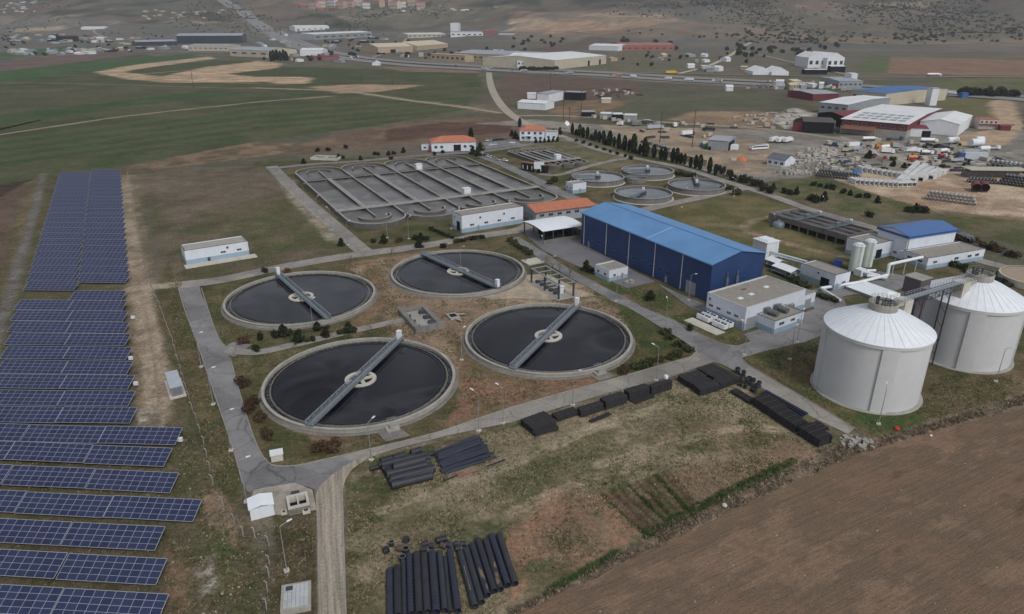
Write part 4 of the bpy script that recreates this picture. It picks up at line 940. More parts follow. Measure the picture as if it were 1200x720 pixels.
# tall hall with the blue roof
o, a, ln, dep = bpx((1030.8,264),(1065.8,275),(1112.5,264),10.3)
t = thing('dewatering_hall', 'tall white hall with a deep blue roof behind the pale green silos', 'hall', (o.x,o.y,0), a)
gable(t, ln, dep, 9.6, 1.5, WHITE, BLUEROOF2, .5, axis='y')
m = MB()
for b in ((-.5,ln+.5,-.52,-.44),(ln+.44,ln+.52,-.5,dep+.5),(-.52,-.44,-.5,dep+.5)): m.box(*b, 8.7, 9.5)
m.build('fascia', mat('fascia_blue', C(40,78,142), .5, .1), t)
for u_, z_ in ((2,1.6),(5,1.6),(8.5,1.6)): win(t, 'f', u_, z_, 1.6, .8, (ln, dep))
m = MB(); m.tube((ln+.12,.4,0),(ln+.12,.4,9),.1,6); m.build('downpipe', STEELD, t)
o2, a2, l2, d2 = bpx((1043,298),(1064,307.5),(1127,291),4.2)
ob = o+Vector((math.cos(a), math.sin(a), 0))*(ln+.05); u = Vector((math.cos(a), math.sin(a), 0)); v = Vector((-u.y,u.x,0))
flat_house('low_wing', 'low white wing with a row of windows in front of the tall blue roofed hall', 'wing', ob-v*1.0, a, 10.5, 30, 4.3, plinth=1.4, wins=[('f',2,2,2,.8),('f',6.5,2,1.8,.8),('r',3,2,1.8,.8),('r',14,2,2,.9),('r',21,2,2,.9),('r',25,2,2,.9)])
o, a, ln, dep = bpx((991.7,273.3),(1029,279),(1030,267),6.5)
ob = at(990,296); u = Vector((math.cos(rad(-62)), math.sin(rad(-62)), 0)); v = Vector((-u.y,u.x,0))
flat_house('low_wing', 'white flat roofed wing between the raised basin and the tall blue roofed hall', 'wing', ob, rad(-62), 11, 14, 6.2, plinth=1.4, doors=[('r',3,.1,3.4,3.6,DARK)], wins=[('f',4,3,1.2,.8)])
# raised grit basin
o, a, ln, dep = bpx((907.4,251.6),(992,276),(1020,268.5),4.4)
t = thing('raised_basin', 'raised concrete grit basin on columns with open channels', 'basin', (o.x,o.y,0), a)
CW = mat('brown_concrete', C(104,98,94), .92, .3, .4, .3, streak=.4)
m = MB(); m.box(0,ln,0,dep,2.2,2.6)
for y in (0,dep*.32,dep*.36,dep*.64,dep*.68,dep-.4): m.box(0,ln,y,y+.4,2.602,4.4)
m.box(-.4,-.002,-.3,dep+.3,1.6,4.9); m.box(ln,ln+.4,0,dep,2.2,4.4); m.build('channel_wall', CW, t)
for y0,y1 in ((.42,dep*.32-.02),(dep*.36+.42,dep*.64-.02),(dep*.68+.42,dep-.42)):
    m = MB(); m.box(.02,ln-.02,y0,y1,2.604,3.6); m.build('water', W2, t)
m = MB()
for i in range(9):
    for y in (.4,dep-.4): m.box(ln*i/8-.3+(.3 if i == 0 else 0),ln*i/8+.3,y-.3,y+.3,-.1,2.198)
m.build('column', CW, t)
m = MB(); m.box(-3,0-.42,0,dep,-.1,4.6); m.build('inlet_chamber', CONCD, t)
for f in (.3,.72):
    m = MB(); m.beam((ln*f,-.4,4.6),(ln*f,dep+.4,4.6),1.6,.3); rail(m, [(ln*f-.8,-.4,4.75),(ln*f-.8,dep+.4,4.75)], 1.1, 1.2, .05); rail(m, [(ln*f+.8,-.4,4.75),(ln*f+.8,dep+.4,4.75)], 1.1, 1.2, .05)
    m.box(ln*f-.7,ln*f+.7,dep*.4,dep*.55,4.76,6.2); b = m.build('scraper_bridge', STEELB, t)
    m = MB(); m.box(ln*f-.6,ln*f+.6,dep-.8,dep+.2,4.76,6.4); m.build('cabinet', WPANEL, b)
m = MB(); rail(m, [(0,.2,4.4),(ln,.2,4.4)], 1.1, 2); rail(m, [(0,dep-.2,4.4),(ln,dep-.2,4.4)], 1.1, 2); m.build('handrail', STEEL, t)
p = at(912,266); t = thing('steel_tank', 'small grey domed steel tank at the corner of the raised basin', 'tank', (p.x,p.y,0)); m = MB(); m.lathe([(2.6,0),(2.6,1.6),(2.2,2.2),(1.2,2.6),(0,2.7)], 24); m.build('shell', STEELB, t); m = MB(); m.tube((0,0,2.6),(0,0,3.1),.4,10); m.build('cap', STEEL, t)
# pale green silos
GREENS = mat('pale_green_paint', C(190,198,190), .5, .08, .4, .05, streak=.1)
for lb, (px, py) in (('pale green cylindrical silo closer to the pump house', (1001,316.5)), ('pale green cylindrical silo closer to the tall blue roofed hall', (1014.5,311.5))):
    p = at(px, py); t = thing('storage_silo', lb, 'silo', (p.x,p.y,0), 0, 'pair of pale green silos')
    m = MB(); m.lathe([(2.1,0),(2.1,9.4)], 32); m.build('shell', GREENS, t)
    m = MB(); m.lathe([(2.1,9.38),(2.22,9.4),(2.22,9.7),(1.6,10.2),(.4,10.6),(0,10.6)], 32); m.build('roof', PIPEW, t)
    m = MB(); m.tube((.4,0,10.5),(.4,0,11.4),.3,8); m.tube((-.8,.5,10.2),(-.8,.5,11),.2,8); rail(m, [(2.1*math.cos(i*PI/6),2.1*math.sin(i*PI/6),9.7) for i in range(13)], .9, 1.2, .025); m.build('vent', STEEL, t)
    m = MB(); m.beam((-.3,-2.2,.2),(-.3,-2.2,10),.06); m.beam((.3,-2.2,.2),(.3,-2.2,10),.06)
    for i in range(24): m.beam((-.3,-2.2,.4+i*.4),(.3,-2.2,.4+i*.4),.05)
    m.build('ladder', STEEL, t)
p = at(1009,323); t = thing('gas_blower_unit', 'white blower unit with insulated ducts at the foot of the pale green silos', 'blower', (p.x,p.y,0), rad(-62))
m = MB(); m.box(-2,1,-1.6,1.6,0,2.4); m.build('body', WPANEL, t)
m = MB(); m.tube((1,0,1.6),(6,1.5,1.4),.7,14); m.tube((3,-1,1),(8,3,1.2),.6,14); m.tube((1,1,2),(2.5,4,2),.5,12); m.build('duct', PIPEW, t)
p = at(981.5,311.5); t = thing('blue_container', 'small bright blue container on the concrete yard by the silos', 'container', (p.x,p.y,0), rad(-30))
m = MB(); m.box(-1.4,1.4,-1.1,1.1,.1,2.0); m.build('body', mat('bright_blue', C(40,74,150), .5, .1), t); m = MB(); m.box(-1.5,1.5,-1.2,1.2,2.002,2.15); m.build('lid', mat('navy_lid', C(34,58,118), .5, .1), t)
# insulated gas pipe run
t = thing('gas_pipe', 'white insulated pipe run stepping up to the low wing', 'pipe', at(1040,324)); q0 = t.location.copy()
m = MB(); P = [at(962,338,1), at(1007,331,1.2), at(1040,322.5,1.2), at(1042,310,5.2), at(1081,301.5,5.2)]
for i in range(4):
    m.tube(P[i]-q0, P[i+1]-q0, .55, 14)
    m.lathe([(.58*math.sin(k*PI/8), -.58*math.cos(k*PI/8)) for k in range(9)], 14) if 0 else None
m.build('pipe', PIPEW, t)
m = MB()
for i in range(4):
    for f in (.15,.5,.85):
        c = P[i]+(P[i+1]-P[i])*f; m.box(c.x-q0.x-.15,c.x-q0.x+.15,c.y-q0.y-.15,c.y-q0.y+.15,0,c.z-.5)
m.build('support', STEEL, t)
m = MB(); q = at(965,344,1)-q0
m.tube(P[0]-q0, at(985,352,1)-q0, .45, 12); m.build('branch_pipe', PIPEW, t)
# membrane cover behind the digester
o = at(1030,346); t = thing('membrane_cover', 'low white membrane covered basin behind the nearest digester', 'covered basin', (o.x,o.y,0), rad(-62))
m = MB(); m.box(-9,6,-5,5,0,1.0); m.build('wall', CONC, t); m = MB(); m.add([(-9.2,-5.2,1.0),(6.2,-5.2,1.0),(6.2,5.2,1.0),(-9.2,5.2,1.0),(-6,0,2.4),(3,0,2.4)], [(0,1,5,4),(1,2,5),(2,3,4,5),(3,0,4)]); m.build('cover', WSHEET, t)
# white process tanks and pipe rack behind the blue hall
p = at(895,300); t = thing('white_process_tank', 'white box shaped process tank rising behind the corner of the blue hall', 'tank', (p.x,p.y,0), rad(-62))
m = MB(); m.box(-3.5,3.5,-3,3.5,0,6.4); m.build('body', WPANEL, t); m = MB(); m.box(-3.8,3.8,-3.3,3.8,6.402,6.6); m.build('roof', WSHEET, t)
m = MB(); rail(m, [(-3.6,-3.1,6.6),(3.6,-3.1,6.6)], 1, 1.4); m.build('handrail', STEEL, t)
t = thing('pipe_rack', 'white steel pipe rack running from the blue hall to the pump house', 'pipe rack', at(905,300)); q0 = t.location.copy()
m = MB(); A = at(902,297,4); B = at(945,309,4)
for oz in (0,.8): m.tube(A-q0+Vector((0,0,oz)), B-q0+Vector((0,0,oz)), .3, 10)
n_ = Vector((.5,.87,0))*2
m.tube(A-q0+n_, B-q0+n_, .25, 10); m.build('pipe', PIPEW, t)
m = MB()
for i in range(7):
    c = A+(B-A)*(i/6)-q0
    for o_ in (Vector((0,0,0)), n_): m.beam((c.x+o_.x,c.y+o_.y,0),(c.x+o_.x,c.y+o_.y,4.6),.16)
    m.beam((c.x,c.y,3.6),(c.x+n_.x,c.y+n_.y,3.6),.16)
m.build('frame', STEEL, t)
for lb, (px, py), w_, d_ in (('long low white roofed process unit beside the pipe rack', (921,322), 9, 6), ('white roofed process skid next to the blue hall gable', (908,313), 6, 5)):
    p = at(px, py); t = thing('process_unit', lb, 'process unit', (p.x,p.y,0), rad(-62)); m = MB(); m.box(-w_/2,w_/2,-d_/2,d_/2,.9,1.0)
    for x in (-w_/2+.3,w_/2-.3):
        for y in (-d_/2+.3,d_/2-.3): m.box(x-.12,x+.12,y-.12,y+.12,0,2.6)
    m.box(-w_/2+1,w_/2-1,-d_/2+1,d_/2-1,1.002,2.3); m.build('frame', STEEL, t)
    m = MB(); m.add([(-w_/2,-d_/2,2.6),(w_/2,-d_/2,2.6),(w_/2,0,3.4),(-w_/2,0,3.4),(w_/2,d_/2,2.6),(-w_/2,d_/2,2.6)], [(0,1,2,3),(3,2,4,5)]); m.build('roof', WSHEET, t)
# little white house by the road
o, a, ln, dep = bpx((697.5,310),(714,317.5),(735,312),4.1)
flat_house('control_house', 'small white flat roofed control house on grass in front of the blue hall', 'control house', o, a, ln, dep, 4.1, cop=COPINGL, plinth=1.4, wins=[('f',1.4,1.9,1.2,.7),('f',5.2,1.9,1.2,.7),('r',2,1.7,1,.7)], doors=[('r',5.5,.1,1,2.1)])
p = at(739,331); t = thing('concrete_rubble', 'low heap of pale concrete pieces beside the small control house', 'rubble heap', (p.x,p.y,0))
m = MB()
for k in range(9): x, y = random.uniform(-2.5,2.5), random.uniform(-1.4,1.4); s = random.uniform(.4,.9); b = MB(); b.box(-s,s,-s*.6,s*.6,0,random.uniform(.3,.8)); m._j(b.move((x,y,0), random.random()*3))
m.build('blocks', CONC, t)
# blower house (low long white)
o = at(531,262); f = at(567,276); a = yaw(o, f); 
o, a, ln, dep = bpx((530,247.5),(541,253),(612,241.5),7.6)
flat_house('blower_house', 'long white blower house with pale blue plinth in front of the aeration basin', 'blower house', o, a, ln, dep, 7.6, plinth=1.8, wins=[('r',4,2.6,1.8,.7),('r',11,2.6,1.8,.7),('r',17.5,2.6,1.8,.7),('r',24.5,2.6,1.8,.7),('r',8.5,5.2,.8,.8),('r',20.5,5.2,.8,.8),('f',2,5.2,.7,.7)], doors=[('r',7.5,.1,1,2.2),('f',ln*.45,.1,3.0,4.2,DARK)])
# carport shed
o, a, ln, dep = bpx((613.5,259),(637,271),(682,263),5.6)
t = thing('open_shed', 'open sided shed with a white curved roof at the end of the blue hall', 'shed', (o.x,o.y,0), a)
m = MB(); k = 10; P = []
for i in range(k+1):
    x = ln*i/k; z = 5.4+.75*math.sin(PI*i/k)
    P += [(x,-.4,z),(x,dep+.4,z)]
vs = P+[(x,y,z-.1) for x,y,z in P]; n2 = len(P)
fs = [(2*i,2*i+2,2*i+3,2*i+1) for i in range(k)]+[(n2+2*i+1,n2+2*i+3,n2+2*i+2,n2+2*i) for i in range(k)]+[(2*i+2,2*i,n2+2*i,n2+2*i+2) for i in range(k)]+[(2*i+1,2*i+3,n2+2*i+3,n2+2*i+1) for i in range(k)]
m.add(vs, fs); m.build('roof', WSHEET, t)
for x in (.4,ln-.4):
    for y in (0.3,dep*.25,dep*.5,dep*.75,dep-.4):
        m = MB(); m.box(x-.2,x+.2,y-.2,y+.2,-.1,5.45); m.build('post', STEELD, t)
m = MB(); m.box(ln-.1,ln+.15,0,dep,0,1.6); m.box(0,ln-.1,dep-.2,dep,0,3); m.build('low_wall', CONCD, t)
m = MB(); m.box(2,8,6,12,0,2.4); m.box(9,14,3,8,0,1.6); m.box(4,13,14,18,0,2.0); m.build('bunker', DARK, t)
m = MB()
for y in (.3,dep*.5,dep-.4): m.beam((.4,y,5.3),(ln-.4,y,5.3),.15,.3)
m.build('truss', STEELD, t)
# orange roofed workshop
o, a, ln, dep = bpx((612,240),(628,248.5),(690,238),5.2)
t = thing('tiled_workshop', 'long white workshop with an orange tiled roof behind the open shed', 'workshop', (o.x,o.y,0), a)
m = MB(); m.box(0,ln,0,dep,-.1,5.1); m.build('wall', WHITE, t); 
gable(t, ln, dep, 5.1, 1.7, WHITE, ORANGE, .8, axis='y')
for y in (2,6.5,11,15.5,20): win(t, 'r', y, 2.6, 2.2, 1.2, (ln, dep))
for x in (2,5.5,9): win(t, 'f', x, .2, 2, 2.6, (ln, dep), frm=DOORG, name='door', door=True)
# kiosk
p = at(671,228); t = flat_house('pump_kiosk', 'small white kiosk with pale blue plinth below the back left thickener tank', 'kiosk', at(663,224.5), rad(-60), 6.5, 8.5, 5.2, cop=COPINGL, plinth=1.8, wins=[('f',1,2.4,1.2,.7),('f',4,2.4,1.2,.7)], doors=[('r',4,.1,1.2,2.2)])
# low white barn by the wasteland
A_ = at(219,311); B_ = at(292.5,299); o, a, ln = frame(A_, B_)
t = flat_house('storage_barn', 'low white storage barn with pale blue plinth at the edge of the rough field', 'barn', o, a, ln, 9.2, 5.6, roofm=mat('barn_roof', C(150,148,138), .9, .15, .4, .2), plinth=1.9, wins=[('f',12.5,2.6,1.8,.6),('f',18.5,2.6,1.6,.6),('f',14.8,4,.7,.7)], doors=[('f',7.5,.1,1,1.6,STEELD)])
m = MB(); m.box(-1,ln+2,-4.2,-.04,-.1,.25); m.build('loading_pad', CONCL, t)
# dark container row with rusty roof and notice panel
p = at(611,199.5); t = thing('dark_container', 'long black container shed with a rusty roof beside the lane', 'container', (p.x,p.y,0), rad(-38))
m = MB(); m.box(0,17,0,4,.2,4.6); m.build('body', DARK, t); m = MB(); m.box(-.2,17.2,-.2,4.2,4.602,4.8); m.build('roof', RUST, t)
m = MB()
for i in range(5): m.box(1+i*3.3,1.5+i*3.3,-.08,-.004,1,3.4)
m.build('rib', WPANEL, t)
p = at(631.5,203); t = thing('notice_panel', 'white square notice panel on posts beside the black container shed', 'panel', (p.x,p.y,0), rad(-12))
m = MB(); m.box(-3,3,-.1,.1,2.4,6.6); m.build('panel', WPANEL, t); m = MB(); m.box(-2.4,-2.2,-.1,.1,0,2.398); m.box(2.2,2.4,-.1,.1,0,2.398); m.build('post', STEEL, t)
# orange roofed houses at the gate
p0 = at(506,178); p1 = at(558,176.5); o, a, ln = frame(p0, p1)
t = thing('tiled_canteen', 'single storey white building with a hipped orange roof by the brown field', 'building', (o.x,o.y,0), a)
m = MB(); m.box(0,ln,0,15,-.1,6.2); m.build('wall', WHITE, t); hip(t, ln, 15, 6.2, 3.2, ORANGE)
for u_ in (2,6,22,26): win(t, 'f', u_, 2.2, 1.8, 1.6, (ln, 15))
win(t, 'f', 15, .1, 5, 4.2, (ln,15), frm=DARK, name='door', door=True)
p0 = at(609,165); p1 = at(638,165.5); o, a, ln = frame(p0, p1)
t = thing('administration_house', 'two storey white house with an orange hipped roof by the parked cars', 'house', (o.x,o.y,0), a)
m = MB(); m.box(0,ln,0,13,-.1,7.6); m.build('wall', WHITE, t); hip(t, ln, 13, 7.6, 3, ORANGE)
for z in (1.4,4.8):
    for u_ in (1.5,6,10.5,14.5): win(t, 'f', u_, z, 1.8, 1.6, (ln,13))
m = MB(); m.box(4,9,-2.2,-.02,3.6,3.8); m.box(4.2,4.5,-2,-1.7,0,3.598); m.box(8.5,8.8,-2,-1.7,0,3.598); m.build('porch', WHITE, t)
flat_house('side_house', 'flat white annex house beside the two storey orange roofed house', 'house', at(639,165), a, 9, 10, 6.2, plinth=0, cop=COPINGL, wins=[('f',1.5,2,1.6,1.4),('f',5.5,2,1.6,1.4)])
p = at(494,176); flat_house('gate_kiosk', 'tiny pale kiosk beside the hipped orange roofed building', 'kiosk', p, 0, 5, 4, 3.4, plinth=0, cop=COPINGL, wins=[('f',1.5,1.2,1.8,1)])
p = at(382,186); t = thing('inlet_chamber', 'low open concrete inlet chamber beside the back lane', 'chamber', (p.x-9,p.y-4,0), rad(-10))
m = MB()
for b in ((0,18,0,.6),(0,18,8,8.6),(0,.6,.6,8),(17.4,18,.6,8),(9,9.5,.6,8)): m.box(*b, -.1, 1.5)
m.build('wall', CONCL, t); m = MB(); m.box(.62,17.38,.62,7.98,-.1,.7); m.build('water', SLU, t)
# ================================================================ DIGESTERS
DIGW = mat('digester_wall', C(181,182,183), .75, .07, .09, .04, streak=0, fine=.5)
DIGR = mat('digester_roof', C(208,212,217), .6, .08, .5, .08)
DIGS = mat('digester_seam', C(178,188,196), .6, .1)
d1 = fitc(968,1096,364.5,400,17.5,12.3); 
b1 = at(1013,452)
def digester(label, c, seam=0):
    R, h = 11.9, 17.2; t = thing('digester', label, 'digester', (c.x,c.y,0), 0, 'pair of white digesters')
    m = MB(); m.lathe([(R,-.3),(R,h-.9)], 96); m.build('wall', DIGW, t)
    m = MB(); m.lathe([(R+.02,h-.92),(R+.38,h-.86),(R+.38,h-.2),(R+.1,h)], 96, False); m.build('ring_beam', DIGW, t)
    m = MB(); m.lathe([(R+.45,h-.18),(R+.45,h),(9.2,h+1.75),(6,h+3.45),(3.2,h+4.6)], 96); m.build('roof', DIGR, t)
    for k in range(4):
        aa = seam+rad(-90+90*k); m = MB(); m.ring(R-.1, R+.42, -.2, h-.93, 6, aa-.15, aa+.15); m.build('buttress', DIGW, t)
    m = MB()
    for k in range(36):
        aa = 2*PI*k/36; e = .7 if k % 9 else 1.6
        pr_ = [(R+.3,h+.08),(9.2,h+1.76),(6,h+3.46),(3.3,h+4.56)]
        for (r0_,z0_),(r1_,z1_) in zip(pr_[:-1],pr_[1:]): m.beam((math.cos(aa)*r0_,math.sin(aa)*r0_,z0_),(math.cos(aa)*r1_,math.sin(aa)*r1_,z1_), .12*e, .06)
    m.build('roof_seam', DIGS, t)
    m = MB(); m.lathe([(3.3,h+4.2),(3.3,h+6.3),(2.9,h+6.3),(2.9,h+5.4),(0,h+5.4)], 40, False); m.build('neck', CONC, t)
    m = MB(); rail(m, [(3.1*math.cos(i*PI/10),3.1*math.sin(i*PI/10),h+6.3) for i in range(21)], 1.0, 1.2, .025); m.build('handrail', STEEL, t)
    m = MB()
    for k in range(6): x, y = random.uniform(-1.8,1.8), random.uniform(-1.8,1.8); m.tube((x,y,h+5.6),(x,y,h+6.8+random.random()),.22,8); m.tube((x,y,h+6.6),(x*.2,y*.2,h+6.9),.12,8)
    m.build('valve', STEELD, t)
    m = MB(); m.lathe([(R+1.0,-.1),(R+.9,.12),(R+.02,.14)], 72, False); m.build('apron', CONC, t)
    return t
c1 = Vector((d1.x, d1.y, 0)); digester('white conical roofed digester standing nearest, its whole wall in view', c1, rad(-12))
d2 = at(1140,436); c2 = Vector((d2.x+3.2, d2.y+11.6, 0)); digester('white conical roofed digester standing behind, cut off by the picture edge', c2, rad(-26))
# concrete piers and steel bridge between the digester heads
ax = (c2-c1).normalized(); nn = Vector((-ax.y, ax.x, 0)); dist = (c2-c1).length
for lb, c, s in (('concrete pier and gangway arm leaning on the nearest digester roof', c1, 1), ('concrete pier and gangway arm leaning on the rear digester roof', c2, -1)):
    t = thing('concrete_pier', lb, 'pier', c+ax*s*7.6, yaw((0,0), ax*s))
    m = MB(); m.box(-1.0,2.2,-1.5,1.5,17.8,22.6); m.build('pier', CONCL, t)
    m = MB(); m.box(-4.2,-1.0-.004,-1.2,1.2,21.6,22.6); m.build('arm', CONC, t)
    m = MB(); rail(m, [(-4.2,-1.4,22.6),(2.2,-1.4,22.6)], 1.1, 1.2); rail(m, [(-4.2,1.4,22.6),(2.2,1.4,22.6)], 1.1, 1.2); m.build('handrail', STEEL, t)
t = thing('steel_gangway', 'grey lattice steel gangway linking the two digester heads', 'gangway', c1+ax*9.9, yaw((0,0), ax)); L_ = dist-19.8
m = MB(); m.box(0,L_,-1,1,22.4,22.55); m.build('deck', STEEL, t)
for s in (-1,1):
    m = MB(); m.beam((0,s*1.05,21.0),(L_,s*1.05,21.0),.16); m.beam((0,s*1.05,22.5),(L_,s*1.05,22.5),.2)
    k = max(4, int(L_/1.6))
    for i in range(k):
        x0, x1 = L_*i/k, L_*(i+1)/k; m.beam((x0,s*1.05,21.0 if i%2 else 22.5),(x1,s*1.05,22.5 if i%2 else 21.0),.1); m.beam((x0,s*1.05,21),(x0,s*1.05,22.5),.1)
    m.build('truss', STEELD, t)
    m = MB(); rail(m, [(0,s*1.0,22.56),(L_,s*1.0,22.56)], 1.1, 1.2); m.build('handrail', STEEL, t)
for f in (.25,.8):
    m = MB()
    for s in (-1,1): m.beam((L_*f,s*.9,0),(L_*f,s*.9,21),.28)
    for z in range(3,20,4): m.beam((L_*f,-.9,z),(L_*f,.9,z+2),.1)
    m.build('support_column', STEELD, t)
p = at(1088,376); tw = c1+ax*(dist*.5)+nn*4.2
t = thing('stair_tower', 'dark grey stair tower with a pale roof between the two digesters', 'stair tower', tw, yaw((0,0), ax))
m = MB(); m.box(-2.2,2.2,-1.8,2.6,0,24.6); m.build('shaft', mat('dark_cladding', C(84,76,80), .7, .12, .3, .05, corr=.3, corr_ax='X', corr_pitch=.5), t)
m = MB(); m.box(-2.4,2.4,-2,2.8,24.602,24.8); m.build('roof', CONC, t)
m = MB(); m.box(2.6,6.2,.4,4.4,22.2,22.4); m.build('canopy', WSHEET, t)
m = MB()
for x in (2.8,6):
    for y in (.6,4.2): m.beam((x,y,0),(x,y,22.2),.16)
for k in range(10): m.beam((2.8,.6,k*2.2),(6,.6,k*2.2+2.2),.12); m.beam((6,4.2,k*2.2),(2.8,4.2,k*2.2+2.2),.12)
m.build('stair', STEELD, t)
m = MB(); m.box(-1,1,-4.2+1.2,-1.8-.004,22.42,22.55); m.build('landing', STEEL, t)
p = at(1192,331); t = thing('round_basin', 'low tan round concrete basin behind the rear digester', 'basin', (p.x+6,p.y,0)); m = MB(); m.lathe([(11,0),(11,2.4),(10.5,2.4)], 48, False); m.build('wall', CONCL, t); m = MB(); m.lathe([(10.52,2.2),(0,3.0)], 48, False); m.build('cover', mat('tan_cover', C(150,136,118), .9, .15), t)
# ================================================================ SOLAR TABLES
m, N, L, B = nodemat('solar_cells')
tc = N.new('ShaderNodeTexCoord'); sx = N.new('ShaderNodeSeparateXYZ'); L.new(tc.outputs['Object'], sx.inputs[0])
def grid(src, pitch, w):
    a = N.new('ShaderNodeMath'); a.operation = 'DIVIDE'; a.inputs[1].default_value = pitch; L.new(src, a.inputs[0])
    f = N.new('ShaderNodeMath'); f.operation = 'FRACT'; L.new(a.outputs[0], f.inputs[0])
    s = N.new('ShaderNodeMath'); s.operation = 'SUBTRACT'; s.inputs[1].default_value = .5; L.new(f.outputs[0], s.inputs[0])
    b = N.new('ShaderNodeMath'); b.operation = 'ABSOLUTE'; L.new(s.outputs[0], b.inputs[0])
    g = N.new('ShaderNodeMath'); g.operation = 'GREATER_THAN'; g.inputs[1].default_value = .5-w/pitch/2; L.new(b.outputs[0], g.inputs[0]); return g.outputs[0]
def mx2(a, b):
    n = N.new('ShaderNodeMath'); n.operation = 'MAXIMUM'; L.new(a, n.inputs[0]); L.new(b, n.inputs[1]); return n.outputs[0]
fr = mx2(grid(sx.outputs[0], 1.72, .085), grid(sx.outputs[1], 1.11, .07))
ce = mx2(grid(sx.outputs[0], .172, .014), grid(sx.outputs[1], .185, .014))
oi = N.new('ShaderNodeObjectInfo')
# every module a slightly different blue
fl = N.new('ShaderNodeVectorMath'); fl.operation = 'DIVIDE'; fl.inputs[1].default_value = (1.72,1.11,1000); L.new(tc.outputs['Object'], fl.inputs[0])
f2 = N.new('ShaderNodeVectorMath'); f2.operation = 'FLOOR'; L.new(fl.outputs[0], f2.inputs[0])
ad = N.new('ShaderNodeVectorMath'); ad.operation = 'ADD'; L.new(f2.outputs[0], ad.inputs[0]); L.new(oi.outputs['Random'], ad.inputs[1])
wn = N.new('ShaderNodeTexWhiteNoise'); L.new(ad.outputs[0], wn.inputs['Vector'])
cr = N.new('ShaderNodeValToRGB'); e = cr.color_ramp.elements; e[0].color = (*C(29,35,60),1); e[1].color = (*C(38,46,72),1); L.new(wn.outputs['Value'], cr.inputs[0])
m1 = N.new('ShaderNodeMix'); m1.data_type = 'RGBA'; L.new(ce, m1.inputs['Factor']); L.new(cr.outputs[0], m1.inputs['A']); m1.inputs['B'].default_value = (*C(70,78,112),1)
m2 = N.new('ShaderNodeMix'); m2.data_type = 'RGBA'; L.new(fr, m2.inputs['Factor']); L.new(m1.outputs['Result'], m2.inputs['A']); m2.inputs['B'].default_value = (*C(136,138,150),1)
L.new(m2.outputs['Result'], B.inputs['Base Color']); B.inputs['Roughness'].default_value = .28; B.inputs['Specular IOR Level'].default_value = .3
SOLAR = m
TL, TS, TILT = 17.2, 4.44, rad(22.5)
st = thing('solar_table', 'solar table', 'solar panel', (0,0,0), 0, 'tilted solar tables of the solar field')
pm = MB(); pm.box(-TL/2, TL/2, -TS/2, TS/2, -.02, .02); po = pm.build('panel_surface', SOLAR, st, (TL/2, TS/2*math.cos(TILT), .6+TS/2*math.sin(TILT))); po.rotation_euler.x = TILT
# shift so that the module grid starts at the panel's corner
for v in po.data.vertices: v.co.x += TL/2; v.co.y += TS/2
po.location = (0, 0, .6)
fm = MB(); fm.box(0, TL, -.06, -.004, -.06, .03); fm.box(0, TL, TS+.004, TS+.06, -.06, .03); fm.box(-.06,-.004,0,TS,-.06,.03); fm.box(TL+.004,TL+.06,0,TS,-.06,.03)
for y in (.6, 1.9, 3.2, 4.0): fm.box(.02, TL-.02, y-.05, y+.05, -.14, -.024)
fo = fm.build('frame', STEEL, st, (0,0,.6)); fo.rotation_euler.x = TILT
for x in (1.2, 4.9, 8.6, 12.3, 16.0):
    q = MB(); q.beam((x, .7, -.2), (x, .7, .8), .12); q.beam((x, 3.3, -.2), (x, 3.3, 1.85), .12); q.beam((x, .3, .66), (x, 3.8, 2.1), .1); q.build('post', STEELD, st)
ORD = ['first','second','third','fourth','fifth','sixth','seventh','eighth','ninth','tenth','eleventh','twelfth','thirteenth','fourteenth','fifteenth','sixteenth','seventeenth','eighteenth','nineteenth','twentieth','twenty-first','twenty-second','twenty-third']
SROT = rad(-3.6); su = Vector((math.cos(SROT), math.sin(SROT), 0))
nsol = 0
def place_table(tr, k, label, rot=SROT):     # tr: top right corner of the row; k-th table counted leftwards
    global nsol
    u = Vector((math.cos(rot), math.sin(rot), 0)); w_ = Vector((-u.y, u.x, 0))
    o = Vector((tr[0], tr[1], 0))-u*(TL+(TL+.28)*k)-w_*(TS*math.cos(TILT))
    if nsol == 0: st.location = o; st.rotation_euler.z = rot; st['label'] = label
    else:
        d_ = dup(st, o, rot, label); d_.rotation_euler = (random.gauss(0,.008), random.gauss(0,.003), rot+random.gauss(0,.003)); d_.location.z = random.gauss(0,.05)
    nsol += 1
low = [(-54.3,84.5),(-58.2,92.4),(-62.1,100.3),(-58.6,107.8),(-66.7,116.3),(-71.8,124.7),(-73.0,132.6),(-87.4,141.3),(-91.5,148.9),(-95.7,156.9),(-100.0,164.8),(-104.5,173.2),(-109.1,181.8),(-113.8,190.2),(-118.4,198.6),(-122.9,206.9),(-127.5,215.5)]
pos3 = ['at the track end','in the middle','at the far west end']
for i, p in enumerate(low):
    n = 3 if i < 7 else (2 if i < 16 else 1)
    rot = rad(-4.2) if i < 6 else rad(-2.6)
    if i >= 7: rot = rad(-1.6)
    for k in range(n):
        w_ = pos3[k] if n == 3 else ('at the track end' if k == 0 else 'at the west end')
        place_table(p, k, 'blue solar table %s of the %s row from the nearest' % (w_, ORD[i]), rot)
for i in range(23):
    tr = (-134.6-4.33*i, 232.0+8.14*i)
    place_table(tr, 0, 'blue solar table at the track end of the %s row past the gap' % ORD[i], rad(-1.5))
    place_table((tr[0]-17.55+3.6, tr[1]-7.2), 0, 'blue solar table at the west end of the %s row past the gap' % ORD[i], rad(-1.5))
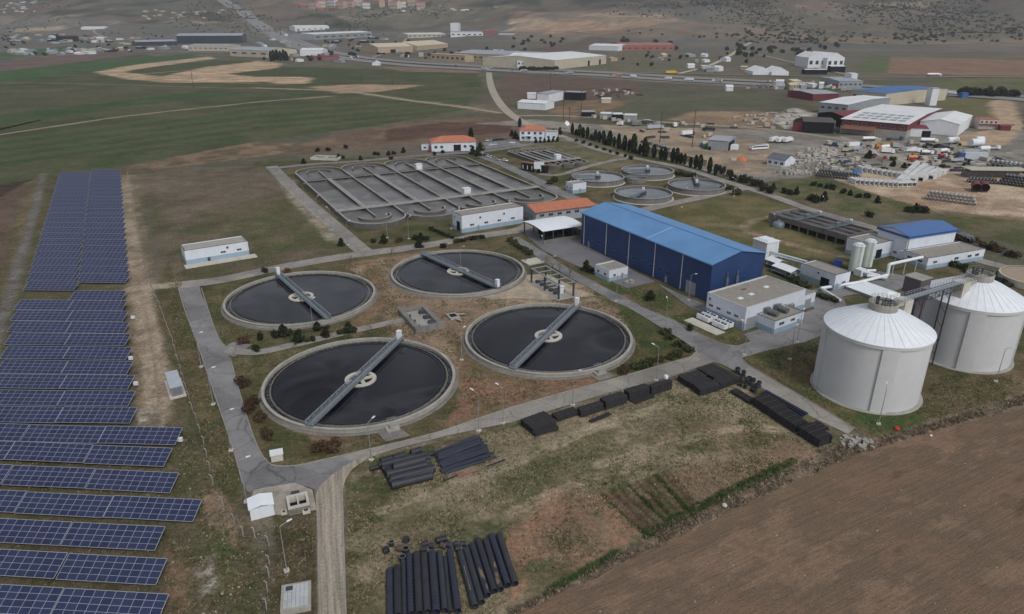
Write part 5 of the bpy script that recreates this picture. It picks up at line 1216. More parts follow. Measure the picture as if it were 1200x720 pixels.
for k, (px, py) in enumerate(((212,519),(154,423),(160,453),(156.5,375))):
    p = at(px, py); t = thing('inverter_box', 'small white inverter box at the %s end of a solar row' % ['nearest projecting','upper','middle','furthest back'][k], 'inverter', (p.x,p.y,0)); mb = MB(); mb.box(-.5,.5,-.3,.3,.4,1.3); mb.build('body', WPANEL, t)
    mb = MB(); mb.box(-.35,-.25,-.05,.05,0,.398); mb.box(.25,.35,-.05,.05,0,.398); mb.build('foot', STEELD, t)
# ================================================================ FENCE of concrete posts
FP = [(150,206),(156,240),(161,268),(169,310),(176,335),(190,367),(203,402),(212,436),(222,468),(239,522),(250,567),(262,593),(275,614),(285,628),(299,630),(315,640),(316,662),(315,676),(313.5,694),(312.5,714),(311,745)]
t = thing('wire_fence', 'thin fence of pale bent concrete posts and wire between the solar strip and the road', 'fence', (0,0,0))
P = smooth_line([at(*p) for p in FP], 1); wires = MB()
pts = []
for p, q in zip(P[:-1], P[1:]):
    n = max(1, round((q-p).length/6.0)); pts += [p+(q-p)*(i/n) for i in range(n)]
pts.append(P[-1])
for i, p in enumerate(pts[:95]):
    mb = MB(); lx, ly = random.uniform(-.12,.12), random.uniform(-.12,.12)
    mb.beam((p.x,p.y,-.2),(p.x+lx,p.y+ly,2.0),.16); mb.beam((p.x+lx,p.y+ly,2.0),(p.x+lx-.35,p.y+ly-.1,2.4),.13); mb.build('post', CONC, t)
for p, q in zip(pts[:-1], pts[1:]):
    for z in (.4,1.0,1.5,1.95): wires.beam(p+Vector((0,0,z)), q+Vector((0,0,z)), .025)
wires.build('wire', STEELD, t)
# ================================================================ PIPES
def px_pipe(name, label, cat, a, b, wpx, m, group, lift=0, hollow=True, maxr=None, zoom=6.5):
    p = at(*a, .5); r = wpx/2/zoom*(p.y*CP+(CH-.5)*SP)/FOC
    if maxr: r = min(r, maxr)
    r *= 1.1; p = at(*a, r+lift); q = at(*b, r+lift)
    t = thing(name, label, cat, (p.x,p.y,0), yaw(p, q), group); ln = (q-p).to_2d().length
    mb = MB()
    if hollow: mb.pipe((0,0,r+lift), (ln,0,r+lift), r, r*.14, 16)
    else: mb.tube((0,0,r+lift), (ln,0,r+lift), r, 10)
    mb.build('pipe_wall', m, t)
    return t, r, ln
Z4 = lambda x, y: (440+x/6.316, 610+y/6.316)
low_pipes = [((105,365),(110,720),45),((160,345),(168,705),52),((205,300),(215,735),30),((250,255),(262,690),42),((305,245),(325,690),50),((358,255),(385,680),50),((418,240),(450,680),52),((475,235),(512,668),42),((515,270),(550,680),28),((552,240),(610,672),45),
    ((628,240),(738,640),45),((672,215),(785,608),45),((715,180),(830,556),45),((757,140),(880,525),45),((815,145),(925,512),45),((858,110),(980,482),45),((915,105),(1035,470),45)]
what = ['at the far west end of the lower pile','next to the westmost pipe','thin one third from the west end','ribbed one beside a thin pipe','with a pale torn mouth, fifth from the west','grey dusty one just east of the torn mouth pipe','dusty one with a mud spattered back','standing a little short, left of a thin pipe','thin one between two fat pipes','last of the western bundle, at the gap',
    'with a long white scratch, first after the gap','second after the gap','with dried mud smears on its end','longest looking, fourth after the gap','fifth after the gap with brown smears','next to the eastmost pipe','at the far east end of the lower pile']
for k, (a, b, w_) in enumerate(low_pipes):
    lb = 'black plastic pipe ' + what[k]
    t, r, ln = px_pipe('plastic_pipe', lb, 'pipe', Z4(*a), Z4(*b), w_, BLKP if k % 3 else BLKP2, 'black plastic pipes of the lower pile', lift=0 if w_ > 35 else .25, zoom=6.3)
    if k in (2, 3, 6):
        rb = MB()
        for i in range(1, int(ln/.8)):
            g = MB(); g.ring(r+.002, r+.05, -.06, .06, 14); g.v = [(z+i*.8, x, y+r+(.25 if w_ < 35 else 0)) for x, y, z in g.v]; rb._j(g)
        rb.build('rib', BLKP, t)
    if k in (10, 12, 14):
        M_ = mat('white_scuff', C(150,150,150), .8, .4) if k == 10 else mat('dried_mud', C(112,92,72), .95, .4)
        n = 10 if k == 10 else 7
        for i in range(n):
            x = ln*((.35+.4*i/n) if k == 10 else random.uniform(.55,.9)); a = rad(90)+random.uniform(-.5,.5) if k > 10 else rad(100)
            s = (.5,.08) if k == 10 else (.3+random.random()*.4,.25)
            c0 = MB(); vs = []
            for j in range(5):
                for dx in (-s[0], s[0]): aa = a+(j-2)*s[1]*.5; vs.append((x+dx, math.cos(aa)*(r+.012), r+math.sin(aa)*(r+.012)))
            c0.add(vs, [(2*j,2*j+1,2*j+3,2*j+2) for j in range(4)]); c0.build('smear', M_, t)
shorts = [(80,240,'tipped on edge at the far west of the offcuts'),(120,185,'lying flat beside the westmost offcut'),(230,160,'with a pale open mouth behind the lower pile'),(185,225,'brown stained, west of the ribbed pipes'),(225,235,'upright, behind the ribbed pipes'),(200,290,'stub touching the ribbed pipes'),(370,190,'grey, lying behind the torn mouth pipe'),(365,235,'dark, against the torn mouth pipe'),(490,160,'largest, lying alone behind the pile'),(420,205,'half hidden behind the dusty pipe'),(505,205,'reddish, in the row behind the gap'),(550,200,'in the middle of the row behind the gap'),(600,190,'beside the longest pipe end'),(650,190,'east end of the row of offcuts'),(615,225,'leaning at the gap'),(560,240,'nearest the gap bundle')]
for k, (x, y, d) in enumerate(shorts):
    px, py = Z4(x, y); p = at(px, py); r = random.uniform(.45,.62); ln = random.uniform(.7,1.3) if k != 8 else 2.0
    t = thing('pipe_offcut', 'short black pipe offcut '+d, 'pipe offcut', (p.x,p.y,0), random.uniform(-.6,.6)+(PI/2 if k in (0,2) else 0), 'pipe offcuts behind the lower pile')
    mb = MB()
    if k in (4,5,1): mb.pipe((0,0,0),(0,0,ln*.8), r, .08, 16)
    else: mb.pipe((-ln/2,0,r),(ln/2,0,r), r, .08, 16)
    mb.build('pipe_wall', BLKP if k not in (3,10) else mat('brown_stained_plastic', C(74,62,58), .8, .3), t)
    mb = MB()
    if k in (4,5,1): mb.ring(r-.1, r+.03, ln*.8-.02, ln*.8+.03, 16)
    else: mb.ring(r-.1, r+.03, -.03, .03, 16); mb.v = [(z+ln/2, x_, y_+r) for x_, y_, z in mb.v]
    mb.build('collar', mat('grey_collar', C(96,98,100), .7, .2), t)
Z3 = lambda x, y: (420+x/6.667, 500+y/6.667)
upper = [((90,330),(600,205),30,0,'longest dark one along the back of the roadside pile'),((175,270),(330,225),38,.1,'at the back corner by the lamp post'),((275,245),(365,220),40,.4,'short grey topped one on the back of the roadside pile'),((410,205),(490,180),40,.3,'short stub with an open mouth at the road edge'),((160,300),(530,215),34,.5,'slim one behind the top pipe of the roadside pile'),
    ((270,320),(515,255),55,1.0,'fat top one with an open mouth, on the roadside pile'),((215,340),(400,290),40,.2,'mostly buried one under the top pipe of the roadside pile'),((220,372),(535,298),45,.55,'third fat one of the roadside pile from the front'),((250,412),(595,322),50,.35,'longest fat one, second from the front of the roadside pile'),((258,460),(575,382),50,0,'front most fat one of the roadside pile')]
upper += [((185,330),(560,240),44,0,'deep in the back of the roadside pile, lower layer'),((205,360),(560,272),46,0,'deep in the middle of the roadside pile, lower layer'),((225,395),(575,310),48,0,'under the longest fat one of the roadside pile'),((240,430),(580,350),48,0,'under the front rank of the roadside pile'),((180,300),(440,235),44,.55,'second fat one from the road in the roadside pile')]
for a, b, w_, lf, d in upper: w_ *= 1.15; px_pipe('plastic_pipe', 'black plastic pipe '+d, 'pipe', Z3(*a), Z3(*b), w_, BLKP, 'black plastic pipes of the roadside pile', lf)
k = 0
thin_lb = ['at the road edge','near the road edge','in the back half','at the middle','in the front half','near the front','along the front edge']
TG = 'thin black pipes bundled beside the roadside pile'
for lay in (0, 1, 2):
    n = 22-lay*4
    for i in range(n):
        f = (i+.5*lay)/(21.0); f = min(max(f+random.uniform(-.006,.006), 0), 1)
        a = (600+60*f+random.uniform(-16,16), 198+170*f); b = (925+140*f+random.uniform(-25,25), 72+170*f)
        if lay == 2 and .35 < f < .8: continue
        if lay == 1 and .72 < f: continue
        px_pipe('thin_pipe', 'thin black pipe of the roadside bundle, %s layer, %s' % (['lowest','second','top'][lay], thin_lb[min(6,int(f*7))][0:]), 'pipe', Z3(*a), Z3(*b), 16, BLKP2, TG, lay*.34, False, .2)
px_pipe('red_pipe', 'faded red plastic pipe in the grass before the thin black bundle', 'pipe', Z3(770,390), Z3(930,340), 14, mat('faded_red', C(140,84,76), .7, .2), None, 0, False, .16)
px_pipe('loose_pipe', 'single dark pipe reaching east out of the thin bundle', 'pipe', Z3(1010,310), Z3(1145,258), 12, BLKP2, None, 0, False, .14)
px_pipe('loose_pipe', 'single dark pipe lying west of the faded red pipe', 'pipe', Z3(670,425), Z3(780,375), 12, BLKP2, None, 0, False, .14)
# ---------------------------------------------------------------- packed square bundles of black pipes
def pack(label, tl, tr, bl, h, group='packed black pipe bundles', strap=True, base=0.0):
    # tl: top front-left px, tr: top front-right px, bl: top back-left px, all at height h
    p = at(*tl, h); q = at(*tr, h); b = at(*bl, h); ln = (q-p).to_2d().length; a = yaw(p, q); n = Vector((-math.sin(a), math.cos(a), 0)); dep = abs((b-p).dot(n))*1.15; h *= 1.12
    t = thing('pipe_pack', label, 'pipe bundle', (p.x,p.y,base), a, group); h -= base
    r = .17; ny = max(1, int(dep/(2*r))); nz = max(1, int(h/(2*r))); r = min(dep/ny, h/nz)/2
    mb = MB(); mb.box(.3, ln-.3, r, ny*2*r-r, .02, nz*2*r-r*1.1)
    for j in range(ny):
        for i in range(nz):
            if 0 < j < ny-1 and i < nz-1: 
                continue
            e = random.uniform(-.12,.12); mb.tube((e, r+2*r*j, r+2*r*i), (ln+e, r+2*r*j, r+2*r*i), r*.97, 8)
    mb.build('pipes', BLKS, t)
    for f in (.18,.5,.82):
        s = MB(); x = ln*f; d2 = ny*2*r
        s.box(x-.06,x+.06,-.03,d2+.03,nz*2*r+.004,nz*2*r+.05); s.box(x-.06,x+.06,-.05,-.004,0,nz*2*r); s.box(x-.06,x+.06,d2+.004,d2+.05,0,nz*2*r); s.build('strap', STEELD, t)
    return t
Z1 = lambda x, y: (600+x/6.0, 425+y/6.0)
Z2 = lambda x, y: (780+x/5.0, 410+y/5.0)
for lb, a, b, c, h in (('long low black pipe pack in front of the westmost roadside pack',(165,505),(330,455),(150,488),.7),
    ('wide black pipe pack at the far west end of the roadside row',(150,470),(315,408),(80,405),1.7),
    ('lower black pipe pack second from the west end of the roadside row',(318,388),(470,340),(272,360),1.2),
    ('black pipe pack third from the west with a slumped front layer',(487,345),(645,295),(460,320),1.7),
    ('slumped thin black pack lying before the third roadside pack',(505,370),(655,318),(490,350),.6),
    ('tall black pipe pack fourth from the west of the roadside row',(662,285),(812,238),(632,252),2.0),
    ('tall black pipe pack fifth from the west, behind a low flat pack',(828,222),(972,175),(798,194),2.0),
    ('tall black pipe pack carrying a white drum, last of the roadside row',(985,178),(1130,135),(968,158),2.2),
    ('low flat black pack alone on the grass before the third roadside pack',(560,420),(700,362),(540,405),.35),
    ('low flat black pack on the grass before the fifth roadside pack',(870,282),(1010,232),(840,262),.5)):
    pack(lb, Z1(*a), Z1(*b), Z1(*c), h)
p = at(*Z1(1085,120), 2.2); t = thing('white_drum', 'white plastic drum standing on the east roadside pipe pack', 'drum', (p.x,p.y+.4,2.25)); mb = MB(); mb.lathe([(0,0),(.5,0),(.55,.15),(.55,.85),(.45,1.0),(0,1.0)], 20); mb.build('shell', PIPEW, t); mb = MB(); mb.tube((.2,0,1.0),(.2,0,1.08),.1,8); mb.build('cap', STEELD, t)
for lb, a, b, c, h in (('black pipe pack at the west corner of the six pack cluster',(125,183),(240,150),(78,153),1.7),
    ('black pipe pack at the road corner of the six pack cluster',(247,142),(342,112),(186,112),1.8),
    ('black pipe pack in the middle of the front of the six pack cluster',(175,213),(272,178),(127,185),1.6),
    ('black pipe pack in the middle of the back of the six pack cluster',(292,170),(385,133),(246,143),1.6),
    ('black pipe pack nearest of the six pack cluster',(205,238),(320,205),(175,213),1.7),
    ('black pipe pack at the east corner of the six pack cluster',(325,200),(432,160),(293,172),1.7)):
    pack(lb, Z2(*a), Z2(*b), Z2(*c), h, 'packed black pipe bundles of the six pack cluster')
for lb, a, b, c, h in (('low black pack leading from the six pack cluster towards the long row',(380,238),(492,305),(405,222),.7),
    ('first tall black pack of the row along the branch road',(512,282),(632,362),(560,247),2.0),
    ('second tall black pack of the row along the branch road',(636,360),(762,442),(680,330),2.1),
    ('last tall black pack of the row at the dead end',(775,450),(905,530),(828,420),2.1)):
    pack(lb, Z2(*a), Z2(*b), Z2(*c), h, 'packed black pipe bundles along the branch road')
pack('small black pipe pack alone beside the branch road end', Z2(845,425), Z2(915,468), Z2(875,405), .9)
for i in range(7):
    f = i/6.0; px_pipe('thin_pipe', 'long thin black pipe beside the tall packs, %s from the road' % ORD[6-i], 'pipe', Z2(560+30*f, 256-18*f), Z2(788+45*f, 400-26*f), 11, BLKP2, 'long thin pipes beside the tall packs', .5 if i % 2 else .15, False, .22)
dl = ['square, beside the six pack cluster','tilted, next to the branch road','at the centre of the heap','leaning on its edge','tallest, by the road','small, in front of the heap','behind the low pack','stacked in the middle','at the east edge','at the foot of the tall pack','half flattened','nearest the first tall pack','brown, by the road edge']
for k, (x, y) in enumerate(((420,135),(455,155),(440,185),(470,195),(515,185),(435,210),(490,175),(495,205),(530,225),(520,250),(505,240),(545,215),(465,225))):
    p = at(*Z2(x, y)); t = thing('pipe_fitting', 'black pipe fitting '+dl[k], 'pipe fitting', (p.x,p.y,0), random.random()*3, 'black pipe fittings heaped by the branch road')
    r = random.uniform(.4,.6); h = random.uniform(.8,1.7); mb = MB(); mb.pipe((0,0,0),(0,0,h), r, .1, 14); mb.build('barrel', BLKP, t); mb = MB(); mb.ring(r+.002, r+.14, h*.7, h*.82, 14); mb.ring(r+.002, r+.14, .05, .2, 14); mb.build('flange', STEELD, t)
p = at(1004,520); t = thing('rubble_heap', 'grey rubble heap at the dead end of the branch road', 'rubble heap', (p.x,p.y,0))
mb = MB(); k = 24
for i in range(40):
    a, rr = random.random()*2*PI, 2.6*math.sqrt(random.random()); s = random.uniform(.2,.55); b = MB(); b.box(-s,s,-s*.7,s*.7,-.2,random.uniform(.2,.5)+max(0,(1.2-rr*.4))*.6); mb._j(b.move((rr*math.cos(a)*1.4,rr*math.sin(a),0), random.random()*3))
mb.build('rubble', CONC, t)
# ================================================================ LAMP POSTS
LP = [(336,669,'in the rough plot between the open pit and the covered chamber'),(435,539,'by the pipe pile at the road'),(561,505,'at the bend south of the nearest tank'),(589.5,496,'beside the orange soil south of the tanks'),(671,475,'between the road and the westmost packs'),(769,446,'by the east roadside packs'),(779.5,387,'at the lane to the plant room'),(872,416,'at the crossroads'),(934,401,'along the road to the nearest digester'),(925.5,421,'on the grass west of the nearest digester'),(1029.5,497,'right in front of the nearest digester'),(1104,424,'between the two digesters'),(1167,447,'in front of the rear digester'),
  (236,430,'on the west road by the side path'),(250,474,'on the west road near the kiosk'),(271,528,'on the west road at the lower bend'),(289,588,'by the white metal shed'),(356.7,238,'on the west lane, back'),(372,254,'on the west lane, middle'),(388.7,270,'on the west lane, front'),(408,287,'where the west lane meets the cross road'),(454,279,'in front of the aeration basin, west'),(479,280,'in front of the aeration basin, middle'),(529,268,'by the blower house door'),(807,352,'in front of the blue hall near its gable'),(722,353,'on the grass below the white control house'),(635,308,'by the pale slab and bare trees'),(799,243,'on the link road, west'),(860,230,'on the link road, east'),(367,386,'behind the nearest tank shrubs'),(541,422,'on the bare soil between two tanks'),(540,319,'behind the farthest tank'),(645,330,'beside the lifting gantry'),(962,256,'by the raised basin'),(1045,322,'by the white pipe run'),(905,279,'on the grass inside the track loop')]
lp = thing('street_lamp', 'lamp', 'street lamp', (0,0,0), 0, 'street lamps of the plant')
mb = MB(); mb.tube((0,0,.2),(0,0,9.3),.11,8,.06); mb.build('pole', mat('lamp_grey', C(120,124,127), .6, .1), lp)
mb = MB(); mb.tube((0,0,9.3),(1.3,0,9.9),.05,6); mb.build('arm', STEEL, lp)
mb = MB(); mb.add([(1.2,-.18,9.85),(2.1,-.14,10.05),(2.1,.14,10.05),(1.2,.18,9.85),(1.25,-.14,10.02),(2.0,-.1,10.15),(2.0,.1,10.15),(1.25,.14,10.02)], [(3,2,1,0),(4,5,6,7),(0,1,5,4),(1,2,6,5),(2,3,7,6),(3,0,4,7)]); mb.build('lamp_head', PIPEW, lp)
mb = MB(); mb.box(-.45,.45,-.45,.45,-.1,.22); mb.build('base', CONCL, lp)
for k, (px, py, d) in enumerate(LP):
    p = at(px, py); rz = {0:.5,10:1.2,13:.1,14:.1,15:.1,16:.2}.get(k, random.choice([-.6,.9,2.6,1.6])); lb = 'slim grey street lamp '+d
    if k == 0: lp.location = p; lp.rotation_euler.z = rz; lp['label'] = lb
    else: dup(lp, p, rz, lb, random.uniform(.94,1.03))
# small odd objects
for nm_, lb, px, py, m_, s in (('red_box','small bright red box on the grass east of the nearest digester',1051,503,mat('bright_red', C(170,40,36), .6, .1),.6),('white_stone','small white stone on the edge of the ploughed field',1091,511,PIPEW,.3),('white_sack','white sack lying on the ditch bank',849,593,CONCL,.5)):
    p = at(px, py); t = thing(nm_, lb, nm_.split('_')[1], (p.x,p.y,0), .4); mb = MB(); mb.lathe([(s,0),(s*1.05,s*.4),(s*.7,s*.9),(0,s)], 10); mb.build('body', m_, t)
# ================================================================ PLOUGHED FIELD
pts = [(598,722),(640,703),(700,676),(760,646),(830,612),(900,579),(985,541),(1010,531),(1060,516),(1110,502),(1180,483),(1260,461),(1420,430),(1500,560),(1500,800),(560,800)]
P = [at(*p) for p in pts]; out = []
for i in range(len(P)):
    a, b = P[i], P[(i+1) % len(P)]; n = max(1, int((b-a).length/1.2)) if i < 12 else 1
    for j in range(n):
        q = a+(b-a)*(j/n); nn_ = Vector((-(b-a).y, (b-a).x, 0)).normalized()
        out.append(q+nn_*((float(fbm(np.array([q.x*.5]), np.array([q.y*.5]), 44)[0])-.5)*2.2 if i < 12 else 0))
m, N, L, B = nodemat('ploughed_soil')
tc = N.new('ShaderNodeTexCoord'); rot = N.new('ShaderNodeMapping'); dr = at(1110,502)-at(640,703); rot.inputs['Rotation'].default_value = (0,0,-math.atan2(dr.y, dr.x)); L.new(tc.outputs['Object'], rot.inputs[0])
def nz(sc, stretch, det=5, ro=.65):
    mp = N.new('ShaderNodeMapping'); mp.inputs['Scale'].default_value = (sc/stretch, sc, sc); L.new(rot.outputs[0], mp.inputs[0]); n = N.new('ShaderNodeTexNoise'); n.inputs['Scale'].default_value = 1; n.inputs['Detail'].default_value = det; n.inputs['Roughness'].default_value = ro; L.new(mp.outputs[0], n.inputs[0]); return n.outputs[0]
def rmp(src, stops):
    c = N.new('ShaderNodeValToRGB'); e = c.color_ramp.elements
    e[0].position, e[0].color = stops[0][0], (*stops[0][1],1); e[1].position, e[1].color = stops[-1][0], (*stops[-1][1],1)
    for p_, c_ in stops[1:-1]: x = e.new(p_); x.color = (*c_,1)
    L.new(src, c.inputs[0]); return c.outputs[0]
def mixc(a, b, f=None, mode='MIX', fv=1.0):
    x = N.new('ShaderNodeMix'); x.data_type = 'RGBA'; x.blend_type = mode; x.inputs['Factor'].default_value = fv
    if f: L.new(f, x.inputs['Factor'])
    L.new(a, x.inputs['A']); L.new(b, x.inputs['B']); return x.outputs['Result']
base = rmp(nz(.07, 1.8, 7, .68), [(.32,C(86,71,62)),(.42,C(116,96,80)),(.52,C(103,88,75)),(.6,C(124,104,87)),(.7,C(104,86,73))])
fur = rmp(nz(1.4, 22, 4), [(.3,(.9,.9,.9)),(.5,(1,1,1)),(.7,(1.08,1.07,1.05))])
fi = rmp(nz(3.2, 1.4, 5, .75), [(.3,(.68,.68,.68)),(.52,(1,1,1)),(.72,(1.34,1.32,1.28))])
grn = rmp(nz(.5, 5, 6, .7), [(.58,(0,0,0)),(.68,(.6,.6,.6))])
gc = N.new('ShaderNodeRGB'); gc.outputs[0].default_value = (*C(86,90,62),1)
colr = mixc(mixc(mixc(base, gc.outputs[0], grn), fur, None, 'MULTIPLY'), fi, None, 'MULTIPLY')
L.new(colr, B.inputs['Base Color']); B.inputs['Roughness'].default_value = 1; B.inputs['Specular IOR Level'].default_value = .04
bp = N.new('ShaderNodeBump'); bp.inputs['Strength'].default_value = .8; bp.inputs['Distance'].default_value = .3; L.new(nz(1.4,22,4), bp.inputs['Height'])
bp2 = N.new('ShaderNodeBump'); bp2.inputs['Strength'].default_value = .7; bp2.inputs['Distance'].default_value = .2; L.new(nz(3.2,1.4,5,.75), bp2.inputs['Height']); L.new(bp.outputs[0], bp2.inputs['Normal']); L.new(bp2.outputs[0], B.inputs['Normal'])
sheet('ploughed_field', out, m, .05, True)
# ================================================================ VEHICLES
def paint(n, c): return mat('paint_'+n, C(*c), .35, .05, .5, .01, spec=.5)
CARC = {'white': (214,216,218), 'silver': (160,164,168), 'grey': (104,108,112), 'black': (40,42,46), 'red': (150,44,42), 'blue': (52,74,118), 'navy': (40,48,72), 'beige': (176,166,148), 'orange': (196,122,52), 'green': (62,112,70), 'yellow': (200,168,60), 'maroon': (112,52,54)}
TYRE = mat('tyre_rubber', C(40,40,42), .9, .1)
def prof(mb, pts, y0, y1): 
    n = len(pts); mb.add([(x,y0,z) for x,z in pts]+[(x,y1,z) for x,z in pts], [tuple(range(n)), tuple(range(2*n-1,n-1,-1))]+[((i+1)%n,i,i+n,(i+1)%n+n) for i in range(n)])
def wheels(par, xs, w_, r=.34):
    for x in xs:
        for s in (-1, 1):
            m = MB(); m.tube((x, s*w_-.12*s, r), (x, s*w_+.1*s, r), r, 12); wl = m.build('wheel', TYRE, par)
car = thing('parked_car', 'car', 'car', (0,0,-500), 0, 'cars parked at the plant gate')
m = MB(); prof(m, [(-2.1,.35),(2.1,.35),(2.15,.7),(1.9,.85),(1.1,.95),(-1.9,1.0),(-2.15,.8)], -.86, .86); m.build('body', paint('white', CARC['white']), car)
m = MB(); m.add([(1.1,-.78,.95),(1.1,.78,.95),(-1.85,.78,1.0),(-1.85,-.78,1.0),(.4,-.64,1.42),(.4,.64,1.42),(-1.4,.64,1.45),(-1.4,-.64,1.45)], [(3,2,1,0),(0,1,5,4),(1,2,6,5),(2,3,7,6),(3,0,4,7)]); m.build('window', GLASS, car)
m = MB(); m.add([(.4,-.64,1.425),(.4,.64,1.425),(-1.4,.64,1.455),(-1.4,-.64,1.455)], [(0,1,2,3)]); m.build('roof', paint('white', CARC['white']), car)
wheels(car, (-1.3,1.3), .76)
ncar = {}
def put_car(px, py, rz, col, label, group='cars parked at the plant gate', hills=False, z=0):
    global car
    p = gnd(px, py) if hills else at(px, py)
    if 'o' not in ncar: ncar['o'] = dup(car, (p.x,p.y,p.z+z), rz, label, None, group, {'body': paint(col, CARC[col]), 'roof': paint(col, CARC[col])})
    else: dup(car, (p.x,p.y,p.z+z), rz, label, None, group, {'body': paint(col, CARC[col]), 'roof': paint(col, CARC[col])})
PK = lambda x, y: (480+x/5.4545, 130+y/5.4545)
for i, (x, y, c) in enumerate(((500,194,'white'),(522,192,'silver'),(545,190,'navy'),(568,188,'black'),(592,187,'black'),(616,186,'grey'))): put_car(*PK(x,y), rad(62), c, '%s car, %s in the far row of the parking lot' % (c, ORD[i]))
for i, (x, y, c) in enumerate(((522,222,'white'),(550,219,'white'),(577,217,'silver'))): put_car(*PK(x,y), rad(62), c, '%s car, %s in the near row of the parking lot' % (c, ORD[i]))
put_car(*PK(655,209), rad(10), 'white', 'white car parked alone across from the two storey orange roofed house')
for i, (x, y, c, d) in enumerate(((470,282,'white','first beside the lane'),(488,290,'navy','second beside the lane'),(505,297,'white','third beside the lane'),(524,303,'white','fourth beside the lane'),(545,310,'silver','fifth beside the lane'),(562,318,'beige','sixth beside the lane'),(608,322,'white','last, a little apart on the verge'))): put_car(*PK(x,y), rad(-45), c, '%s car on the verge above the aeration basin, %s' % (c, d))
put_car(*PK(137,260), rad(0), 'red', 'red car parked in front of the hipped orange roofed building')
put_car(*PK(292,254), rad(0), 'maroon', 'dark red car at the door of the hipped orange roofed building')
Y7 = lambda x, y: (700+x/4.615, 130+y/4.615)
cl = ['navy','grey','blue','black','silver','navy','grey','blue','black','silver','grey','white','silver','white']
for i in range(14): put_car(*Y7(246+14.5*i, 170+4.2*i), rad(50), cl[i], '%s scrapped car, %s from the west in the row along the yard wall' % (cl[i], ORD[i]), 'cars along the yard wall')
def lorry(name, label, cat, px, py, rz, kind, cab, load, L_=7.0, group=None, hills=False, sc=1.0, z=0):
    p = gnd(px, py) if hills else at(px, py)
    t = thing(name, label, cat, (p.x,p.y,p.z+z), rz, group); t.scale = (sc,)*3
    m = MB(); m.box(-L_/2,L_/2,-.9,.9,.7,.95); m.build('chassis', STEELD, t)
    x1 = L_/2
    if kind == 'bus':
        m = MB(); prof(m, [(-x1,.5),(x1,.5),(x1+.1,1.6),(x1-.1,3.1),(-x1,3.1)], -1.25, 1.25); m.build('body', paint(load, CARC[load]), t)
        for s in (-1,1):
            m = MB(); m.box(-x1+.5,x1-.5,s*1.256-.01,s*1.256+.01,1.7,2.6); m.build('window', GLASS, t)
    else:
        m = MB(); prof(m, [(x1-1.9,.6),(x1+.2,.6),(x1+.2,1.6),(x1-.1,2.7),(x1-1.9,2.75)], -1.2, 1.2); c_ = m.build('cab', paint(cab, CARC[cab]), t)
        m = MB(); m.add([(x1+.21,-1.05,1.6),(x1+.21,1.05,1.6),(x1-.06,1.05,2.5),(x1-.06,-1.05,2.5)], [(0,1,2,3)]); m.build('windscreen', GLASS, c_)
        if kind == 'box':
            m = MB(); m.box(-x1,x1-2.1,-1.25,1.25,1.0,3.6); m.build('cargo_box', paint(load, CARC[load]), t)
        elif kind == 'tank':
            m = MB(); m.tube((-x1,0,2.2),(x1-2.2,0,2.2),1.15,20); m.build('tank', paint(load, CARC[load]), t)
        elif kind == 'mixer':
            m = MB(); m.tube((-x1+.4,0,2.3),(-.6,0,2.2),.75,16,1.25); m.tube((-.6,0,2.2),(x1-2.3,0,1.9),1.25,16,.8); m.build('drum', paint(load, CARC[load]), t)
            m = MB(); m.beam((-x1,0,1.0),(-x1+.2,0,3.4),.7,.3); m.build('chute', STEELD, t)
        elif kind == 'tipper':
            m = MB(); m.box(-x1,x1-2.2,-1.2,1.2,1.0,1.2); m.box(-x1,x1-2.2,-1.25,-1.15,1.202,2.4); m.box(-x1,x1-2.2,1.15,1.25,1.202,2.4); m.box(x1-2.4,x1-2.3,-1.14,1.14,1.202,2.8); m.build('tipper_body', paint(load, CARC[load]), t)
        else:
            m = MB(); m.box(-x1,x1-2.2,-1.2,1.2,.96,1.15)
            for i in range(5): m.box(-x1+.5+i*.8,-x1+1.0+i*.8,-1,1,1.152,1.5+.3*(i%2))
            m.build('flatbed', paint(load, CARC[load]), t)
    wheels(t, (x1-.9,-x1+1,-x1+2.2), 1.0, .5)
    return t
for (n_, lb, x, y, rz, kind, cab, load, ln) in (
    ('box_lorry','grey box lorry parked alone at the west of the lorry yard',210,82,20,'box','grey','grey',9),
    ('box_trailer','long pale box lorry in the middle of the lorry yard',312,100,18,'box','silver','silver',15),
    ('box_lorry','white van bodied lorry near the road wall of the lorry yard',420,88,80,'box','white','white',8),
    ('box_lorry','white lorry with a reddish rear half beside the lattice mast',487,133,25,'box','maroon','white',12),
    ('bus','long white bus standing in front of the grey open barn',872,208,25,'bus','white','white',15),
    ('box_lorry','white box lorry, westmost of three parked side by side',955,168,45,'box','white','white',12),
    ('box_lorry','white box lorry, middle one of three parked side by side',992,170,45,'box','white','white',12),
    ('box_lorry','white box lorry, eastmost of three parked side by side',1030,170,45,'box','white','white',12),
    ('box_lorry','lorry with blue and white box beside the green tarpaulin stack',600,196,170,'box','blue','white',12),
    ('van','small white delivery van by the yard road bend',122,80,140,'box','white','white',5),
    ('black_pickup','black tipper lorry beside the yard road',600,108,-10,'tipper','black','black',10)):
    lorry(n_, lb, 'bus' if kind == 'bus' else 'lorry', *Y7(x,y), rad(rz), kind, cab, load, ln, 'lorries parked in the lorry yard')
p = at(*Y7(640,205)); t = thing('tarpaulin_stack', 'low stack under a green tarpaulin beside the blue and white lorry', 'stack', (p.x,p.y,0), rad(-8))
m = MB(); prof(m, [(-9,0),(9,0),(8.6,2.6),(3,3.4),(-4,3.2),(-8.6,2.4)], -3, 3); m.build('cover', mat('green_tarp', C(58,104,56), .7, .2), t); m = MB(); m.box(9.2,15,-2.5,2.5,0,3.2); m.build('white_box', WPANEL, t)
Y3 = lambda x, y: (880+x/3.75, 110+y/3.75)
